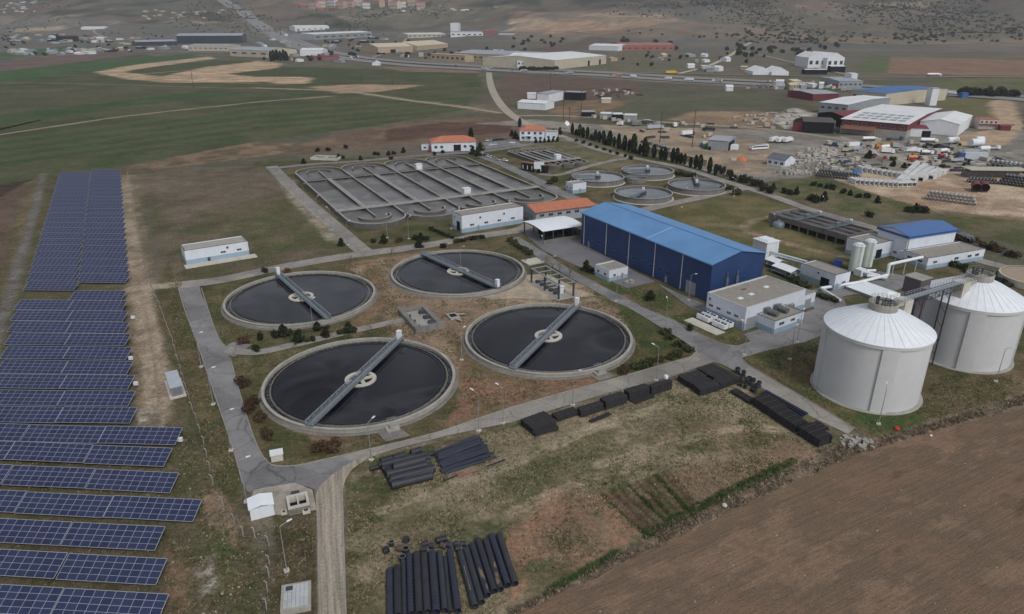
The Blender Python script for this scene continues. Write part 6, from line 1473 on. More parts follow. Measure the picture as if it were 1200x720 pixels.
tl = [('mixer_lorry','white drum mixer lorry beside the orange machine','mixer',770,268,10,'white','white',9),('mixer_lorry','mixer lorry with a red ended drum','mixer',838,284,35,'white','red',9),('tank_lorry','white tanker lorry behind the mixers','tank',520,208,5,'white','white',11),('flat_lorry','blue flatbed lorry in front of the factory wall','flat',630,205,0,'blue','blue',12),('flat_lorry','orange cabbed flatbed lorry under the factory awning','flat',600,228,5,'orange','yellow',9),('tank_lorry','long white tanker lorry below the white gable hall','tank',780,215,-4,'white','white',12),('tipper_lorry','grey tipper lorry west of the mixers','tipper',470,250,15,'grey','silver',9),('box_lorry','white box lorry beside the precast stacks','box',600,262,-20,'white','white',8),('mixer_lorry','red mixer lorry at the west of the mixer row','mixer',715,292,5,'maroon','orange',9),('flat_lorry','red and grey flatbed lorry at the west of the yard track','flat',730,300,160,'red','grey',8),('tipper_lorry','silver tipper lorry east of the mixers','tipper',905,300,25,'silver','silver',9),('box_lorry','grey box trailer beside the white tanks','box',970,270,0,'grey','silver',12),('tipper_lorry','beige tipper lorry by the yard track','tipper',420,255,40,'beige','beige',8),('flat_lorry','white flatbed lorry behind the white tanks','flat',1060,245,5,'white','white',10)]
for n_, lb, k_, x, y, rz, c1_, c2_, ln in tl: lorry(n_, lb, 'lorry', *Y3(x,y), rad(rz), k_, c1_, c2_, ln, 'lorries in the precast yard')
lorry('bus', 'pale bus at the west end of the precast yard', 'bus', *Y3(35,245), rad(20), 'bus', 'white', 'white', 14, 'lorries in the precast yard')
# ================================================================ PRECAST YARD
CU = mat('precast_concrete', C(190,190,189), .9, .2, .4, .2, streak=.2, per_obj=.08)
cv = thing('box_culvert', 'culvert', 'box culvert', (0,0,-500), 0, 'precast box culverts in rows')
m = MB(); w2, h2, l2, tt = 1.5, 2.6, 3.6, .28
for b in ((-w2,w2,-l2,l2,0,tt),(-w2,w2,-l2,l2,h2-tt,h2),(-w2,-w2+tt,-l2,l2,tt,h2-tt),(w2-tt,w2,-l2,l2,tt,h2-tt)): m.box(*b)
m.build('shell', CU, cv)
m = MB(); m.box(-w2-.02,w2+.02,-l2-.06,-l2-.004,h2-.5,h2+.02); m.build('rim', CU, cv)
def culv(px, py, rz, d): p = at(px, py); dup(cv, (p.x,p.y,0), rz, 'grey precast box culvert '+d)
for i in range(13): culv(*Y3(452+20.5*i, 392+1.4*i-(i>9)*(i-9)*2), rad(8), '%s from the west in the front row' % ORD[i])
for i in range(9): culv(*Y3(482+22*i, 338+3.6*i), rad(8), '%s from the west in the back row' % ORD[i])
for j, (x0, y0, x1, y1) in enumerate(((640,402,735,312),(672,398,764,324),(706,392,794,336),(742,386,826,344),(786,378,850,350))):
    A_, B_ = at(*Y3(x0,y0)), at(*Y3(x1,y1)); n_ = max(2, round((B_-A_).length/7.3))
    for i in range(n_):
        p = A_+(B_-A_)*((i+.5)/n_); dup(cv, (p.x,p.y,0), yaw(A_,B_)-PI/2, 'grey precast box culvert %s in the %s file of the slanting block' % (ORD[i], ORD[j]))
p = at(*Y3(465,352)); t = thing('blue_tarpaulin', 'bright blue tarpaulin heap at the west end of the culvert rows', 'tarpaulin', (p.x,p.y,0)); m = MB(); m.lathe([(3.4,0),(2.6,1.4),(1.2,2.2),(0,2.4)], 9, False); m.build('cover', mat('bright_blue_tarp', C(52,96,168), .6, .2), t); m = MB(); m.box(-2,2,-3.6,-2.4,0,.8); m.build('load', CONC, t)
CP1 = mat('concrete_pipe', C(150,150,150), .9, .2, .5, .2, per_obj=.12)
CPD = mat('dark_concrete_pipe', C(96,98,102), .9, .2, .5, .2, per_obj=.15)
npz = [0]
def pipe_row(px, py, ux, uy, n, layers, r, ln, M_, label, group, rz=None):
    a = at(px, py); b = at(px+ux, py+uy); d = (b-a).normalized(); yv = yaw(a, b)+PI/2
    base = MB(); base.pipe((-ln/2,0,0),(ln/2,0,0), r, r*.16, 12); first = None
    for l in range(layers):
        for i in range(n-l):
            p = a+d*(2.06*r*(i+.5*l)); loc = (p.x, p.y, r+l*r*1.74)
            if first is None:
                first = base.build('concrete_pipe', M_, None, loc, yv); tag(first, label % ORD[min(l,9)], 'concrete pipe', group)
            else:
                c = first.copy(); COL.objects.link(c); c.location = loc; c['label'] = label % ORD[min(l,9)]
pipe_row(*Y3(770,462), 140, 18, 13, 3, .85, 3.2, CP1, 'pale concrete pipe in the %s layer of the stack alone on tan soil', 'concrete pipes alone on tan soil')
pipe_row(*Y3(1045,318), 150, 18, 18, 2, 1.15, 4.5, CP1, 'wide pale concrete pipe in the %s layer of the rear east row', 'concrete pipes of the rear east row')
pipe_row(*Y3(1090,395), 110, 14, 15, 4, .8, 5, CPD, 'dark concrete pipe in the %s layer of the front east row', 'concrete pipes of the front east row')
pipe_row(*Y3(955,388), 60, 4, 9, 2, .8, 3, CPD, 'dark concrete pipe in the %s layer below the pale roofed yard shed', 'concrete pipes below the yard shed')
pipe_row(*Y3(290,360), 130, 16, 15, 3, .8, 3, CPD, 'grey concrete pipe in the %s layer of the west stack by the plant fence', 'concrete pipes of the west stack')
p = at(*Y3(960,372)); t = thing('yard_shed', 'pale roofed open yard shed among the concrete pipes', 'shed', (p.x,p.y,0), rad(-4))
m = MB(); m.box(-.5,32,-.5,10,4.6,4.9); m.build('roof', mat('tan_sheet', C(172,166,150), .7, .15), t); 
for x in (0,10.5,21,31): 
    m = MB(); m.box(x,x+.4,0,.4,0,4.598); m.box(x,x+.4,9,9.4,0,4.598); m.build('post', STEELD, t)
m = MB(); m.box(.5,30,5,9,0,3.2); m.build('back_wall', CONCD, t)
for k, x in enumerate((987,1024)):
    p = at(*Y3(x,432)); t = thing('red_tank', 'red brown horizontal tank with a black mouth, %s' % ('nearer the pale roofed yard shed' if k == 0 else 'nearer the front pipe row'), 'tank', (p.x,p.y,0), rad(-27), 'pair of red brown tanks')
    m = MB(); m.pipe((0,-1,2.4),(0,7,2.4),2.2,.12,20); m.build('shell', mat('red_oxide', C(112,58,52), .8, .25), t); m = MB(); m.tube((0,.2,2.4),(0,.3,2.4),2.07,20); m.build('end_plate', DARK, t); m = MB(); m.box(-1.6,1.6,1,1.6,0,.6); m.box(-1.6,1.6,6,6.6,0,.6); m.build('saddle', STEELD, t)
for k, (x, y, r, ln, d) in enumerate(((985,235,2.6,10,'largest and highest, on the side of the mixers'),(1000,215,1.8,7,'upper rear one'),(880,222,2.2,9,'westmost, behind the bare tree'),(1020,255,1.6,8,'small one in front'))):
    p = at(*Y3(x,y)); t = thing('cement_tank', 'white horizontal storage tank, '+d, 'tank', (p.x,p.y,0), rad(15), 'white horizontal storage tanks'); m = MB(); m.tube((-ln/2,0,r+.8),(ln/2,0,r+.8),r,20); m.build('shell', PIPEW, t); m = MB(); m.box(-ln*.35,-ln*.3,-r*.8,r*.8,0,1.4); m.box(ln*.3,ln*.35,-r*.8,r*.8,0,1.4); m.build('saddle', STEELD, t)
p = at(*Y3(970,288)); t = thing('long_container', 'long pale blue and white container beside the white storage tanks', 'container', (p.x,p.y,0), rad(0)); m = MB(); m.box(-9,9,-2,2,.2,4.4); m.build('body', mat('pale_container', C(170,178,186), .6, .1, corr=.4, corr_pitch=.4), t); m = MB(); m.box(-9.1,-6,-2.1,2.1,.15,4.5); m.build('end_section', paint('blue', CARC['blue']), t)
# scattered broken blocks: one heap per spot, each a thing
RUB = mat('pale_rubble', C(170,166,160), .95, .25, .8, .3)
hl = ['by the small white house','in front of the three parked lorries','along the plant fence','at the west end of the precast yard','beside the west pipe stack','behind the culvert rows','below the factory awning','near the tipper lorry','beside the yard road','north of the west pipe stack','around the white house garden','at the factory track','by the black pipe row','south of the three lorries']
for k, (x, y, s) in enumerate(((210,318,1.2),(290,258,1.3),(200,350,1),(150,345,1),(380,300,1.3),(480,312,1),(480,248,1.2),(560,255,1),(120,100,1.5),(330,318,1.2),(240,295,1),(330,245,1.1),(360,330,1.1),(300,285,1.3))):
    p = at(*Y3(x,y)); t = thing('block_heap', 'scattered heap of pale concrete blocks '+hl[k], 'block heap', (p.x,p.y,0), random.random(), 'heaps of pale concrete blocks')
    m = MB()
    for i in range(24):
        q = MB(); sx_, sy_ = random.uniform(.4,1.3)*s, random.uniform(.3,.9)*s; q.box(-sx_,sx_,-sy_,sy_,-.1,random.uniform(.4,1.7)); m._j(q.move((random.gauss(0,5*s),random.gauss(0,4*s),0), random.random()*3))
    m.build('blocks', RUB if k % 3 else CONC, t)['kind'] = 'stuff'
for k in range(5):
    p = at(*Y3(430+28*k, 318-1*k)); t = thing('rebar_bundle', 'dark steel bundle, %s from the west behind the culverts' % ORD[k], 'steel bundle', (p.x,p.y,0), rad(10), 'dark steel bundles'); m = MB()
    for j in range(6): m.tube((-4,-1+j*.4,.3+.2*(j%2)),(4,-1+j*.4,.3+.2*(j%2)),.25,6)
    m.build('bars', STEELD, t); m = MB(); m.box(-3,-2.6,-1.4,1.6,0,.2); m.box(2.6,3,-1.4,1.6,0,.2); m.build('bearer', RUST, t)
p = at(1122,232); 
for k in range(8):
    p = at(1160+ (k%4)*12-(0 if k < 4 else 6), 262+(k%4)*2.2+(0 if k < 4 else 5)); 
TW = ['at the back of the field','second along the blue roofed hall','third along the blue roofed hall','fourth along the blue roofed hall','nearest the low wing','in the front of the group','behind the front one','far east one','beside the far east one']
for k, (x, y) in enumerate(((860,385),(880,392),(895,397),(912,405),(930,412),(945,420),(905,392),(925,400),(940,408))):
    p = at(900+x/4, 180+y/4); t = thing('tank_half', 'dark grey cylinder lying on grass '+TW[k], 'cylinder', (p.x,p.y,0), rad(25), 'dark cylinders on the grass behind the tall hall'); m = MB(); m.pipe((-1.6,0,1.1),(1.6,0,1.1),1.1,.12,16); m.build('shell', CPD, t); m = MB(); m.tube((-.05,0,1.1),(.05,0,1.1),.96,16); m.build('end_plate', DARK, t)
# ================================================================ SHEDS, WORKSHOPS AND FACTORY
GREYW = mat('grey_wall', C(138,142,146), .8, .15, .2, .1, streak=.15, corr=.25, corr_pitch=.8)
CREAM = mat('cream_wall', C(176,168,150), .85, .15, .15, .1, streak=.2)
TANW = mat('tan_wall', C(164,148,124), .85, .15, .15, .1, streak=.2)
WH2 = mat('old_white_roof', C(206,208,208), .7, .14, .08, .1, streak=.0, corr=.3, corr_ax='Y', corr_pitch=1.2)
GRR = mat('grey_roof', C(148,152,158), .7, .15, .06, .1, corr=.3, corr_pitch=1.2)
TANR = mat('tan_roof', C(186,176,152), .8, .12, .06, .1, corr=.3, corr_pitch=1.5)
REDR = mat('maroon_roof', C(112,52,56), .7, .15, .1, .1, corr=.4, corr_pitch=.8)
REDW = mat('maroon_wall', C(104,52,54), .8, .2, .2, .1, corr=.3, corr_pitch=.8)
BLUER3 = mat('faded_blue_roof', C(70,104,150), .7, .2, .08, .1, corr=.3, corr_pitch=1.0)
BRICK = mat('red_brick', C(126,88,78), .9, .2, .4, .2)
ROOF3 = mat('red_tile', C(146,96,82), .9, .2, .2, .2)
DGL = mat('dark_ribbon_glass', C(46,52,60), .25, .2, .05, .02)
def hallr(name, label, L, F, R, h, rise=1.5, wall=None, roof=None, cat='factory', nw=0, wz=None, wh=1.4, axis='x', over=.4):
    o, a, ln, dep = bpx(L, F, R, h); t = thing(name, label, cat, (o.x,o.y,0), a); gable(t, ln, dep, h, rise, wall, roof, over, axis)
    for i in range(nw): win(t, 'f', ln/nw*(i+.25), wz, ln/nw*.5, wh, (ln,dep), glass=DGL)
    t['ln'] = ln; t['dep'] = dep; return t
def hall(name, label, pl, pr, dep, h, rise=1.5, wall=GREYW, roof=WH2, cat='building', nw=0, wz=None, wh=1.4, doors=(), flat=False, axis='x', over=.4, group=None, hills=False, z=0.0):
    p = gnd(*pl) if hills else at(*pl); q = gnd(*pr) if hills else at(*pr); o, a, ln = frame(p, q)
    t = thing(name, label, cat, (o.x,o.y,(min(p.z,q.z)-.3 if hills else 0)+z), a, group)
    if flat:
        m = MB(); m.box(0,ln,0,dep,-3,h); m.build('wall', wall, t); m = MB(); m.box(-.3,ln+.3,-.3,dep+.3,h+.004,h+.4); m.build('roof', roof, t)
    else: gable(t, ln, dep, h, rise, wall, roof, over, axis)
    for i in range(nw):
        w_ = ln/nw; win(t, 'f', w_*(i+.25), wz if wz is not None else h*.5, w_*.5, wh, (ln,dep), glass=DGL)
    for u_, w_, hh in doors: win(t, 'f', ln*u_, .1, w_, hh, (ln,dep), frm=DARK, name='door', door=True)
    return t
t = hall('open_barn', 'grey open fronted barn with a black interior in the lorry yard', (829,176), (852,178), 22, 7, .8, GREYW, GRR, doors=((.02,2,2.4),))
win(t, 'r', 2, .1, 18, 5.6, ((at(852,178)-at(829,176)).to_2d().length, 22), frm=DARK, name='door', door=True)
hall('white_bungalow', 'small white house with a grey hipped roof among the blocks', (898.5,193), (919,196.5), 12, 4.2, 2.6, WHITE, mat('slate_roof', C(92,96,106), .8, .2, .3), 'house', nw=3, wz=1.3, wh=1.4)
# factory
t = hallr('factory_hall', 'largest factory hall, broad white sloping roof over a maroon upper wall', (987,139.5), (1064,146), (1096,127), 10.6, 1.6, REDW, WH2, 'factory', 7, 6.9, 1.9, 'x', 1.0)
ln_ = t['ln']; dp_ = t['dep']
m = MB(); m.box(-.3,ln_+.3,-.3,-.02,0,5.4); m.box(ln_+.02,ln_+.3,0,dp_,0,5.4); m.build('concrete_base', CONC, t)
m = MB(); m.add([(2,-6,4.2),(26,-6,4.2),(26,-.4,6.4),(2,-.4,6.4)], [(0,1,2,3)]); m.box(2,2.4,-6,-5.6,0,4.15); m.box(13,13.4,-6,-5.6,0,4.15); m.box(25.6,26,-6,-5.6,0,4.15); m.build('awning', RUST, t)
for k in range(6):
    for j in range(3):
        m = MB(); m.box(ln_*(.1+.14*k), ln_*(.1+.14*k)+5, 10+j*13, 18+j*13, 10.6+1.6*(18+j*13)/(dp_/2)+.1, 10.6+1.6*(18+j*13)/(dp_/2)+.22); m.build('roof_panel', GRR, t)
hall('gable_hall', 'white gable hall at the east end of the factory', (1121.5,160), (1136.5,148.5), 27, 9.0, 2.6, WPANEL, WH2, 'factory', over=.3)
hall('lean_to', 'low white shed with a maroon roof between the two factory halls', (1064,160), (1086,161), 22, 6.2, 1.0, WPANEL, REDR, 'shed', doors=((.7,6,4.6),))
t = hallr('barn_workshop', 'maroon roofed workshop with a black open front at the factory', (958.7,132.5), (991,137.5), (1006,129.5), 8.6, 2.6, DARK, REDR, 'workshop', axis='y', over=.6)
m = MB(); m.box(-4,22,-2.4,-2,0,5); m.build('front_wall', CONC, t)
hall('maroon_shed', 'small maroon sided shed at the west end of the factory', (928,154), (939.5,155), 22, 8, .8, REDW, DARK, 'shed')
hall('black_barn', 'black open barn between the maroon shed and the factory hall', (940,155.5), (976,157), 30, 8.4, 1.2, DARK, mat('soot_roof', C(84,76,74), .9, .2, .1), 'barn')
hallr('upper_hall', 'white roofed hall above the maroon workshop', (961,120), (994,123), (1020,112.5), 10, 1.4, GREYW, WH2, 'factory', 4, 5, 2, 'x', .6)
hall('grey_hall', 'grey roofed low hall at the back west of the factory', (952,118.5), (982,117.5), 45, 7, 1.2, REDW, GRR, 'factory')
hallr('blue_roof_works', 'cream works building with a faded blue roof behind the factory', (998.7,106), (1038.7,110), (1063.7,100), 12, 1.5, CREAM, BLUER3, 'works', 5, 6, 2.5)
hall('maroon_annex', 'maroon box annex on the corner of the cream blue roofed works', (1034,121), (1050,121.8), 16, 9, .6, REDW, WH2, 'annex')
hall('back_block', 'grey white block of stepped buildings behind the blue roofed works', (982,104), (1010,104), 60, 9, 1, GREYW, GRR, 'block', nw=5, wz=4, wh=2)
hall('back_block', 'tall pale block between the stepped buildings and the blue roofed works', (996,101), (1003,101), 20, 15, .5, WPANEL, WH2, 'block')
t = hall('batching_plant', 'white batching plant with a tall bin tower east of the blue roofed works', (1078,116), (1106,116), 26, 8, 1, WPANEL, WH2, 'plant', nw=3, wz=3, wh=2)
hall('batching_tower', 'narrow white tower of the batching plant', (1089,124), (1097,124), 10, 17, .4, WPANEL, GRR, 'tower')
hall('small_blue_cabin', 'small bright blue cabin by the tree row', (1127,115), (1134,115), 8, 5, .4, mat('cabin_blue', C(50,92,160), .6, .1), BLUER3, 'cabin')
t = hall('row_house', 'two storey house with white and maroon bands by the tan track', (1146,151), (1168,151.5), 12, 7.6, .9, mat('rose_wall', C(186,168,164), .85, .2), ROOF3, 'house', nw=4, wz=4.6, wh=1.6)
m = MB(); m.box(0,26,-1.6,-.02,3.4,3.9); m.build('balcony', REDW, t)
hall('low_hut', 'low maroon hut beside the banded two storey house', (1172,153), (1184,153.5), 8, 3.2, .8, REDW, REDR, 'hut')
for k, (pl, pr, d) in enumerate((((946,80),(967,80),'west'),((968,80.5),(988,80),'east'))): hall('domed_store', 'tall white domed store hall, %s one of the joined pair' % d, pl, pr, 60, 17, 8, WPANEL, WH2, 'store', axis='y', over=.2, nw=3, wz=6, wh=6)
hall('dark_lower_store', 'low white roofed dark shed in front of the domed stores', (943,87.5), (969,87.5), 14, 7, .6, DARK, WH2, 'shed')
hall('dark_lower_store', 'low white roofed shed in front of the east domed store', (973,85), (990,85), 14, 9, .6, DARK, WH2, 'shed')
for k, (pl, pr, d) in enumerate((((904,88.5),(924,88.5),'lower one beside the track'),((882,88),(904,88),'with the arched open front'))): hall('white_tent', 'white arched tent store, '+d, pl, pr, 40, 5, 6.5, WPANEL, WH2, 'tent', axis='y', over=.2)
# roadside yard near the access road
hall('roadside_shed', 'white metal shed with a pale roof by the access road', (606.5,127.5), (639,129.5), 22, 6.2, 1.5, WPANEL, WH2, 'shed')
hall('roadside_cabin', 'tiny white cabin behind the roadside metal shed', (618,116), (628,116), 9, 5.5, .8, WPANEL, WH2, 'cabin')
hall('white_wall_store', 'plain white block beside the black open store', (643,121), (660,117), 14, 9, .3, WPANEL, GRR, 'store', flat=True)
hall('black_open_store', 'black open fronted store beside the plain white block', (661,117), (683,118), 12, 8, .3, DARK, GRR, 'store', flat=True)
hall('site_hut', 'small pale hut at the edge of the brown field', (705,121), (716,121), 6, 4.5, .6, CREAM, WH2, 'hut')
for k, (pl, pr, d) in enumerate((((682,137),(697,137),'first'),((703,139),(717,139.5),'second'),((718,140),(730,140),'third'),((731,141),(745,141.5),'fourth'))): hall('yard_store', 'low open yard store by the dusty road, %s from the west' % d, pl, pr, 10, 4.2, .4, DARK if k % 2 == 0 else GREYW, WH2 if k else GRR, 'store', flat=True)
t = hall('boundary_wall', 'long low tan yard wall behind the cypress row', (757,178), (828,195), 1.2, 3.4, .2, TANW, TANW, 'wall', flat=True)
for k, (px, py, h) in enumerate(((645,108,22),(660,141,20),(681,137,24),(667,148,16),(773,168,22),(811,173,26),(225,88,16),(227,104,18),(423,98,16),(460,100,16))):
    p = at(px, py); t = thing('utility_pole', 'dark wooden utility pole '+['behind the roadside metal shed','at the west of the dusty road','tallest by the dusty road','by the end of the conifer row','inside the lorry yard','lattice mast beside the red ended lorry','in the sand works, rear','in the sand works, front','in the green field, west','in the green field, east'][k], 'pole', (p.x,p.y,0), .3); m = MB(); m.tube((0,0,0),(0,0,h),.28,6,.18); m.build('shaft', mat('pole_wood', C(66,58,52), .9, .2), t); m = MB(); m.beam((-1.6,0,h-1),(1.6,0,h-1),.25); m.beam((-1.2,0,h-2.4),(1.2,0,h-2.4),.2); m.build('crossarm', STEELD, t)
p = at(664,151); t = thing('satellite_dish', 'white satellite dish beside the conifer row', 'dish', (p.x,p.y,0), .6); m = MB(); m.lathe([(0,0),(1.2,.2),(2.2,.8)], 20); o_ = m.build('dish', PIPEW, t, (0,0,4)); o_.rotation_euler.x = rad(60); m = MB(); m.tube((0,0,0),(0,0,4),.15,6); m.build('mast', STEEL, t)
p = at(869,188); t = thing('orange_digger', 'orange rubble heap on grass by the cypress row', 'heap', (p.x,p.y,0)); m = MB(); m.lathe([(3.6,0),(2.4,1.4),(1,2.2),(0,2.3)], 9, False); m.build('heap', mat('orange_clay', C(182,112,72), .95, .3, .8, .4), t); m = MB(); m.box(-7,-3.5,-1,1,0,1); m.build('block', CONCL, t)
# ================================================================ FAR TOWN, WAREHOUSES ALONG THE HIGHWAY
hall('dark_front_hall', 'long dark fronted warehouse with a pale grey roof beside the highway', (208,52), (284,51.5), 90, 24, 6, DGL, GRR, 'warehouse', over=1.5)
hall('pale_warehouse', 'long cream warehouse in front of the dark fronted one', (221,60), (268,60.5), 60, 13, 3, CREAM, GRR, 'warehouse', nw=8, wz=6, wh=2)
hall('pale_warehouse', 'cream gable warehouse beside the dark cypresses', (270,66), (315,68), 80, 14, 5, CREAM, GRR, 'warehouse', nw=4, wz=6, wh=3)
hall('dark_shed', 'dark wide shed west of the dark fronted warehouse', (160,54), (208,53.5), 60, 12, 4, DGL, GRR, 'shed', hills=True)
hall('dark_shed', 'small dark shed at the west of the industrial strip', (72,49), (93,48.5), 50, 16, 3, DARK, mat('brown_roof', C(84,72,70), .9, .2, .1), 'shed', hills=True)
hall('long_greenhouse', 'long pale greenhouse in the fields left of the highway', (95,35), (123,34), 60, 8, 4, WPANEL, WH2, 'greenhouse', hills=True)
hall('white_complex', 'white bright roofed factory complex beside the highway bend', (346,37), (386,34), 70, 18, 5, WPANEL, WH2, 'factory', nw=6, wz=7, wh=3, hills=True)
hall('long_white_factory', 'long factory with a thin white roof and stone wall beyond the highway', (368,47), (436,43), 110, 18, 4, GREYW, WH2, 'factory', nw=8, wz=7, wh=4, hills=True)
hall('tan_hall', 'tan roofed hall near the highway, west one', (443,63), (484,61.5), 80, 14, 7, TANW, TANR, 'warehouse', doors=((.35,14,8),))
hall('tan_hall', 'tan roofed hall near the highway, east one', (489,60), (525,57), 90, 12, 9, TANW, TANR, 'warehouse')
hall('cream_block', 'long cream low factory behind the tan roofed halls', (478,45), (522,42), 90, 14, 3, CREAM, WH2, 'factory', nw=8, wz=6, wh=3, hills=True)
hall('white_block', 'white stepped factory block behind the tan roofed halls', (528,44), (566,42), 80, 18, 3, WPANEL, GRR, 'factory', nw=6, wz=8, wh=4, hills=True)
hall('white_tower', 'white square tower on the stepped factory', (528,38), (537,38), 40, 32, 2, WPANEL, WH2, 'tower', hills=True)
hall('brick_block', 'red brown factory block beside the white stepped one', (566,42), (583,40.5), 70, 18, 2, BRICK, ROOF3, 'factory', hills=True)
hall('low_white_roof', 'thin low white roofed shed by the dark ploughed slope', (583,42), (601,42), 40, 5, 2, GREYW, WH2, 'shed', hills=True)
hall('long_grey_roof', 'very long grey roofed warehouse along the highway', (532,70), (620,74), 120, 13, 4, TANW, GRR, 'warehouse', nw=12, wz=5, wh=3)
hall('wall_buildings', 'tan shop row in front of the long grey roofed warehouse', (505,70.5), (545,73), 24, 12, 1, TANW, TANW, 'shops', nw=7, wz=4, wh=4)
t = hall('white_offices', 'white office wing with a dark window row beside the highway', (606,80), (647,81), 30, 12, 1, WPANEL, WH2, 'offices', nw=9, wz=6, wh=3)
hall('white_factory', 'large white roofed factory with cream walls at the highway', (650,82), (710,75), 150, 15, 5, CREAM, WH2, 'factory', doors=((.62,7,9),(.85,7,9)))
hall('white_factory', 'white roofed factory wing behind the white offices', (596,75), (655,76), 80, 14, 4, WPANEL, WH2, 'factory')
hall('red_works', 'white roofed shed at the west of the red roofed works', (690,59.5), (724,60.5), 70, 12, 4, WPANEL, WH2, 'works')
hall('red_works', 'red roofed works building among dark trees', (726,60), (790,60), 110, 13, 5, ROOF3, mat('faded_red_roof', C(150,100,90), .9, .2, .05), 'works', nw=8, wz=5, wh=3)
hall('small_office', 'low white hall with pale roof in front of the dark cypresses', (352,66), (378,66), 50, 12, 4, WPANEL, WH2, 'hall')
hall('red_roof_shed', 'long low dark red roofed shed in front of the highway', (368,71), (398,70), 30, 6, 2, BRICK, REDR, 'shed')
hall('white_dome_tent', 'small white tent beside the highway verge', (436,77), (445,77), 14, 4, 4, WPANEL, WH2, 'tent', axis='y')
hall('toll_hut', 'tiny white hut on the track in the grey field', (851,107), (859,107), 9, 5, 2, WPANEL, WH2, 'hut')
# pink apartment blocks high on the far slope
AP = [mat('apartment_'+n, C(*c), .9, .12, .1, .05) for n, c in (('rose',(176,146,138)),('cream',(182,172,158)),('white',(190,190,188)),('tan',(168,150,130)))]
for k in range(13):
    x = 362+10.5*k; y = 10.5-(k % 3)*1.6
    hall('apartment_block', '%s apartment block on the far slope, %s from the west' % (['rose','cream','white','tan'][k % 4], ORD[k]), (x,y), (x+9,y), 30, 26+4*(k % 2), 6, AP[k % 4], ROOF3, 'apartment block', nw=6, wz=10, wh=5, group='apartment blocks on the far slope', hills=True)
for k, (x, y) in enumerate(((345,8),(352,10),(372,14),(385,13))): hall('slope_house', 'small brick house below the apartment blocks, %s from the west' % ORD[k], (x,y), (x+8,y), 24, 14, 6, BRICK, ROOF3, 'house', hills=True, group='brick houses on the far slope')
# low town on the left
random.seed(21)
tw = [('white',WPANEL,WH2),('cream',CREAM,GRR),('grey',GREYW,GRR),('red roofed',CREAM,ROOF3),('tan',TANW,TANR),('dark',DARK,GRR)]
ntown = [0]
def town(x0, x1, y0, y1, n, kinds, sz, where, grp):
    for i in range(n):
        x = random.uniform(x0,x1); y = random.uniform(y0,y1)+0; nm_, wl, rf = tw[random.choice(kinds)]
        w_ = random.uniform(*sz); h = random.uniform(3,6.5)
        hall('town_building', '%s low building %s' % (nm_, where), (x,y), (x+w_,y+random.uniform(-.4,.4)), random.uniform(10,24), h, random.uniform(1,3), wl, rf, 'building', group=grp, hills=y < 62, nw=3 if w_ > 8 else 0)
town(5, 105, 59.5, 65.5, 26, (2,1,2,0), (3,7), 'in the pale strip of town left of the green field', 'pale town strip')
town(5, 60, 42, 51, 14, (1,2,4,5), (3,7), 'in the dusty yards at the far west', 'dusty yards at the far west')
town(55, 160, 41, 53, 22, (0,1,2,3,5), (3,9), 'in the works district west of the dark warehouse', 'works district')
town(165, 262, 12, 24, 26, (1,2,3,4), (2.5,5), 'in the village on the far slope', 'village on the far slope')
town(0, 40, 2, 16, 22, (0,1,2), (2,5), 'in the hillside suburb at the far west', 'hillside suburb')
town(380, 480, 44, 58, 16, (0,2,3,5), (4,8), 'among the scrapyards beyond the highway', 'scrapyards beyond the highway')
town(470, 600, 8, 14, 9, (0,1,2), (3,6), 'on the slope above the pale strata', 'houses above the strata')
town(320, 405, 66, 74, 8, (0,2,3), (3,7), 'in the hamlet by the dark cypresses', 'hamlet by the cypresses')
town(800, 880, 80, 86, 6, (0,2,4), (4,9), 'along the track beside the white tents', 'huts beside the white tents')
town(905, 960, 100, 112, 9, (2,0,4), (5,11), 'in the stone yard west of the factory', 'stone yard huts')
town(440, 610, 61, 68, 16, (0,1,2,5), (3,7), 'along the highway behind the long grey roofed warehouse', 'buildings along the highway')
town(295, 345, 40, 60, 10, (0,1,2,3), (3,6), 'beside the highway bend', 'buildings beside the highway bend')
town(110, 215, 56, 62, 12, (2,4,5,0), (3,7), 'in front of the dark fronted warehouse', 'sheds before the dark fronted warehouse')
town(700, 870, 66, 76, 9, (0,2,4), (3,6), 'in the fields below the red roofed works', 'huts below the red roofed works')
# traffic on the highway
hv = 0
for k in range(34):
    j = random.uniform(3.2, 12.6); i = int(j); f = j-i; (xa, ya), (xb, yb) = HW[i], HW[i+1]; x, y = xa+(xb-xa)*f, ya+(yb-ya)*f-random.choice([0,.0,2.4 if j < 8 else 0])
    p0_, p1_ = gnd(xa,ya), gnd(xb,yb); rz = yaw(p0_,p1_)+random.choice([0,PI])
    if k % 2 == 0:
        c = random.choice(['white','silver','white','blue','red','orange']); lorry('highway_lorry', '%s lorry driving on the highway' % c, 'lorry', x, y, rz, 'box', 'white', c, random.uniform(9,14), 'lorries on the highway', True, 1.0, .9)
    else:
        c = random.choice(['white','silver','grey','black','red']); put_car(x, y, rz, c, '%s car driving on the highway' % c, 'cars on the highway', True, .9)
lorry('road_tanker', 'white tanker lorry alone on the far straight road at the east', 'lorry', 1094, 90, 0, 'tank', 'white', 'white', 16, None, True, 1.3, .8)
lorry('yellow_lorry', 'yellow lorry parked beside the highway at the white track', 'lorry', 787, 87, 0, 'box', 'orange', 'yellow', 14, None, True, 1.3, .3)
lorry('bridge_bus', 'pale blue bus at the top of the access road', 'bus', 574, 83, rad(70), 'bus', 'silver', 'silver', 12, None, False, 1.4, .1)
for k in range(26):
    x = random.uniform(866, 960); y = random.uniform(99.5, 104)
    put_car(x, y, random.random()*3, random.choice(['white','silver','grey','blue']), 'car standing in the dealer yard west of the stepped grey buildings', 'cars in the dealer yard')
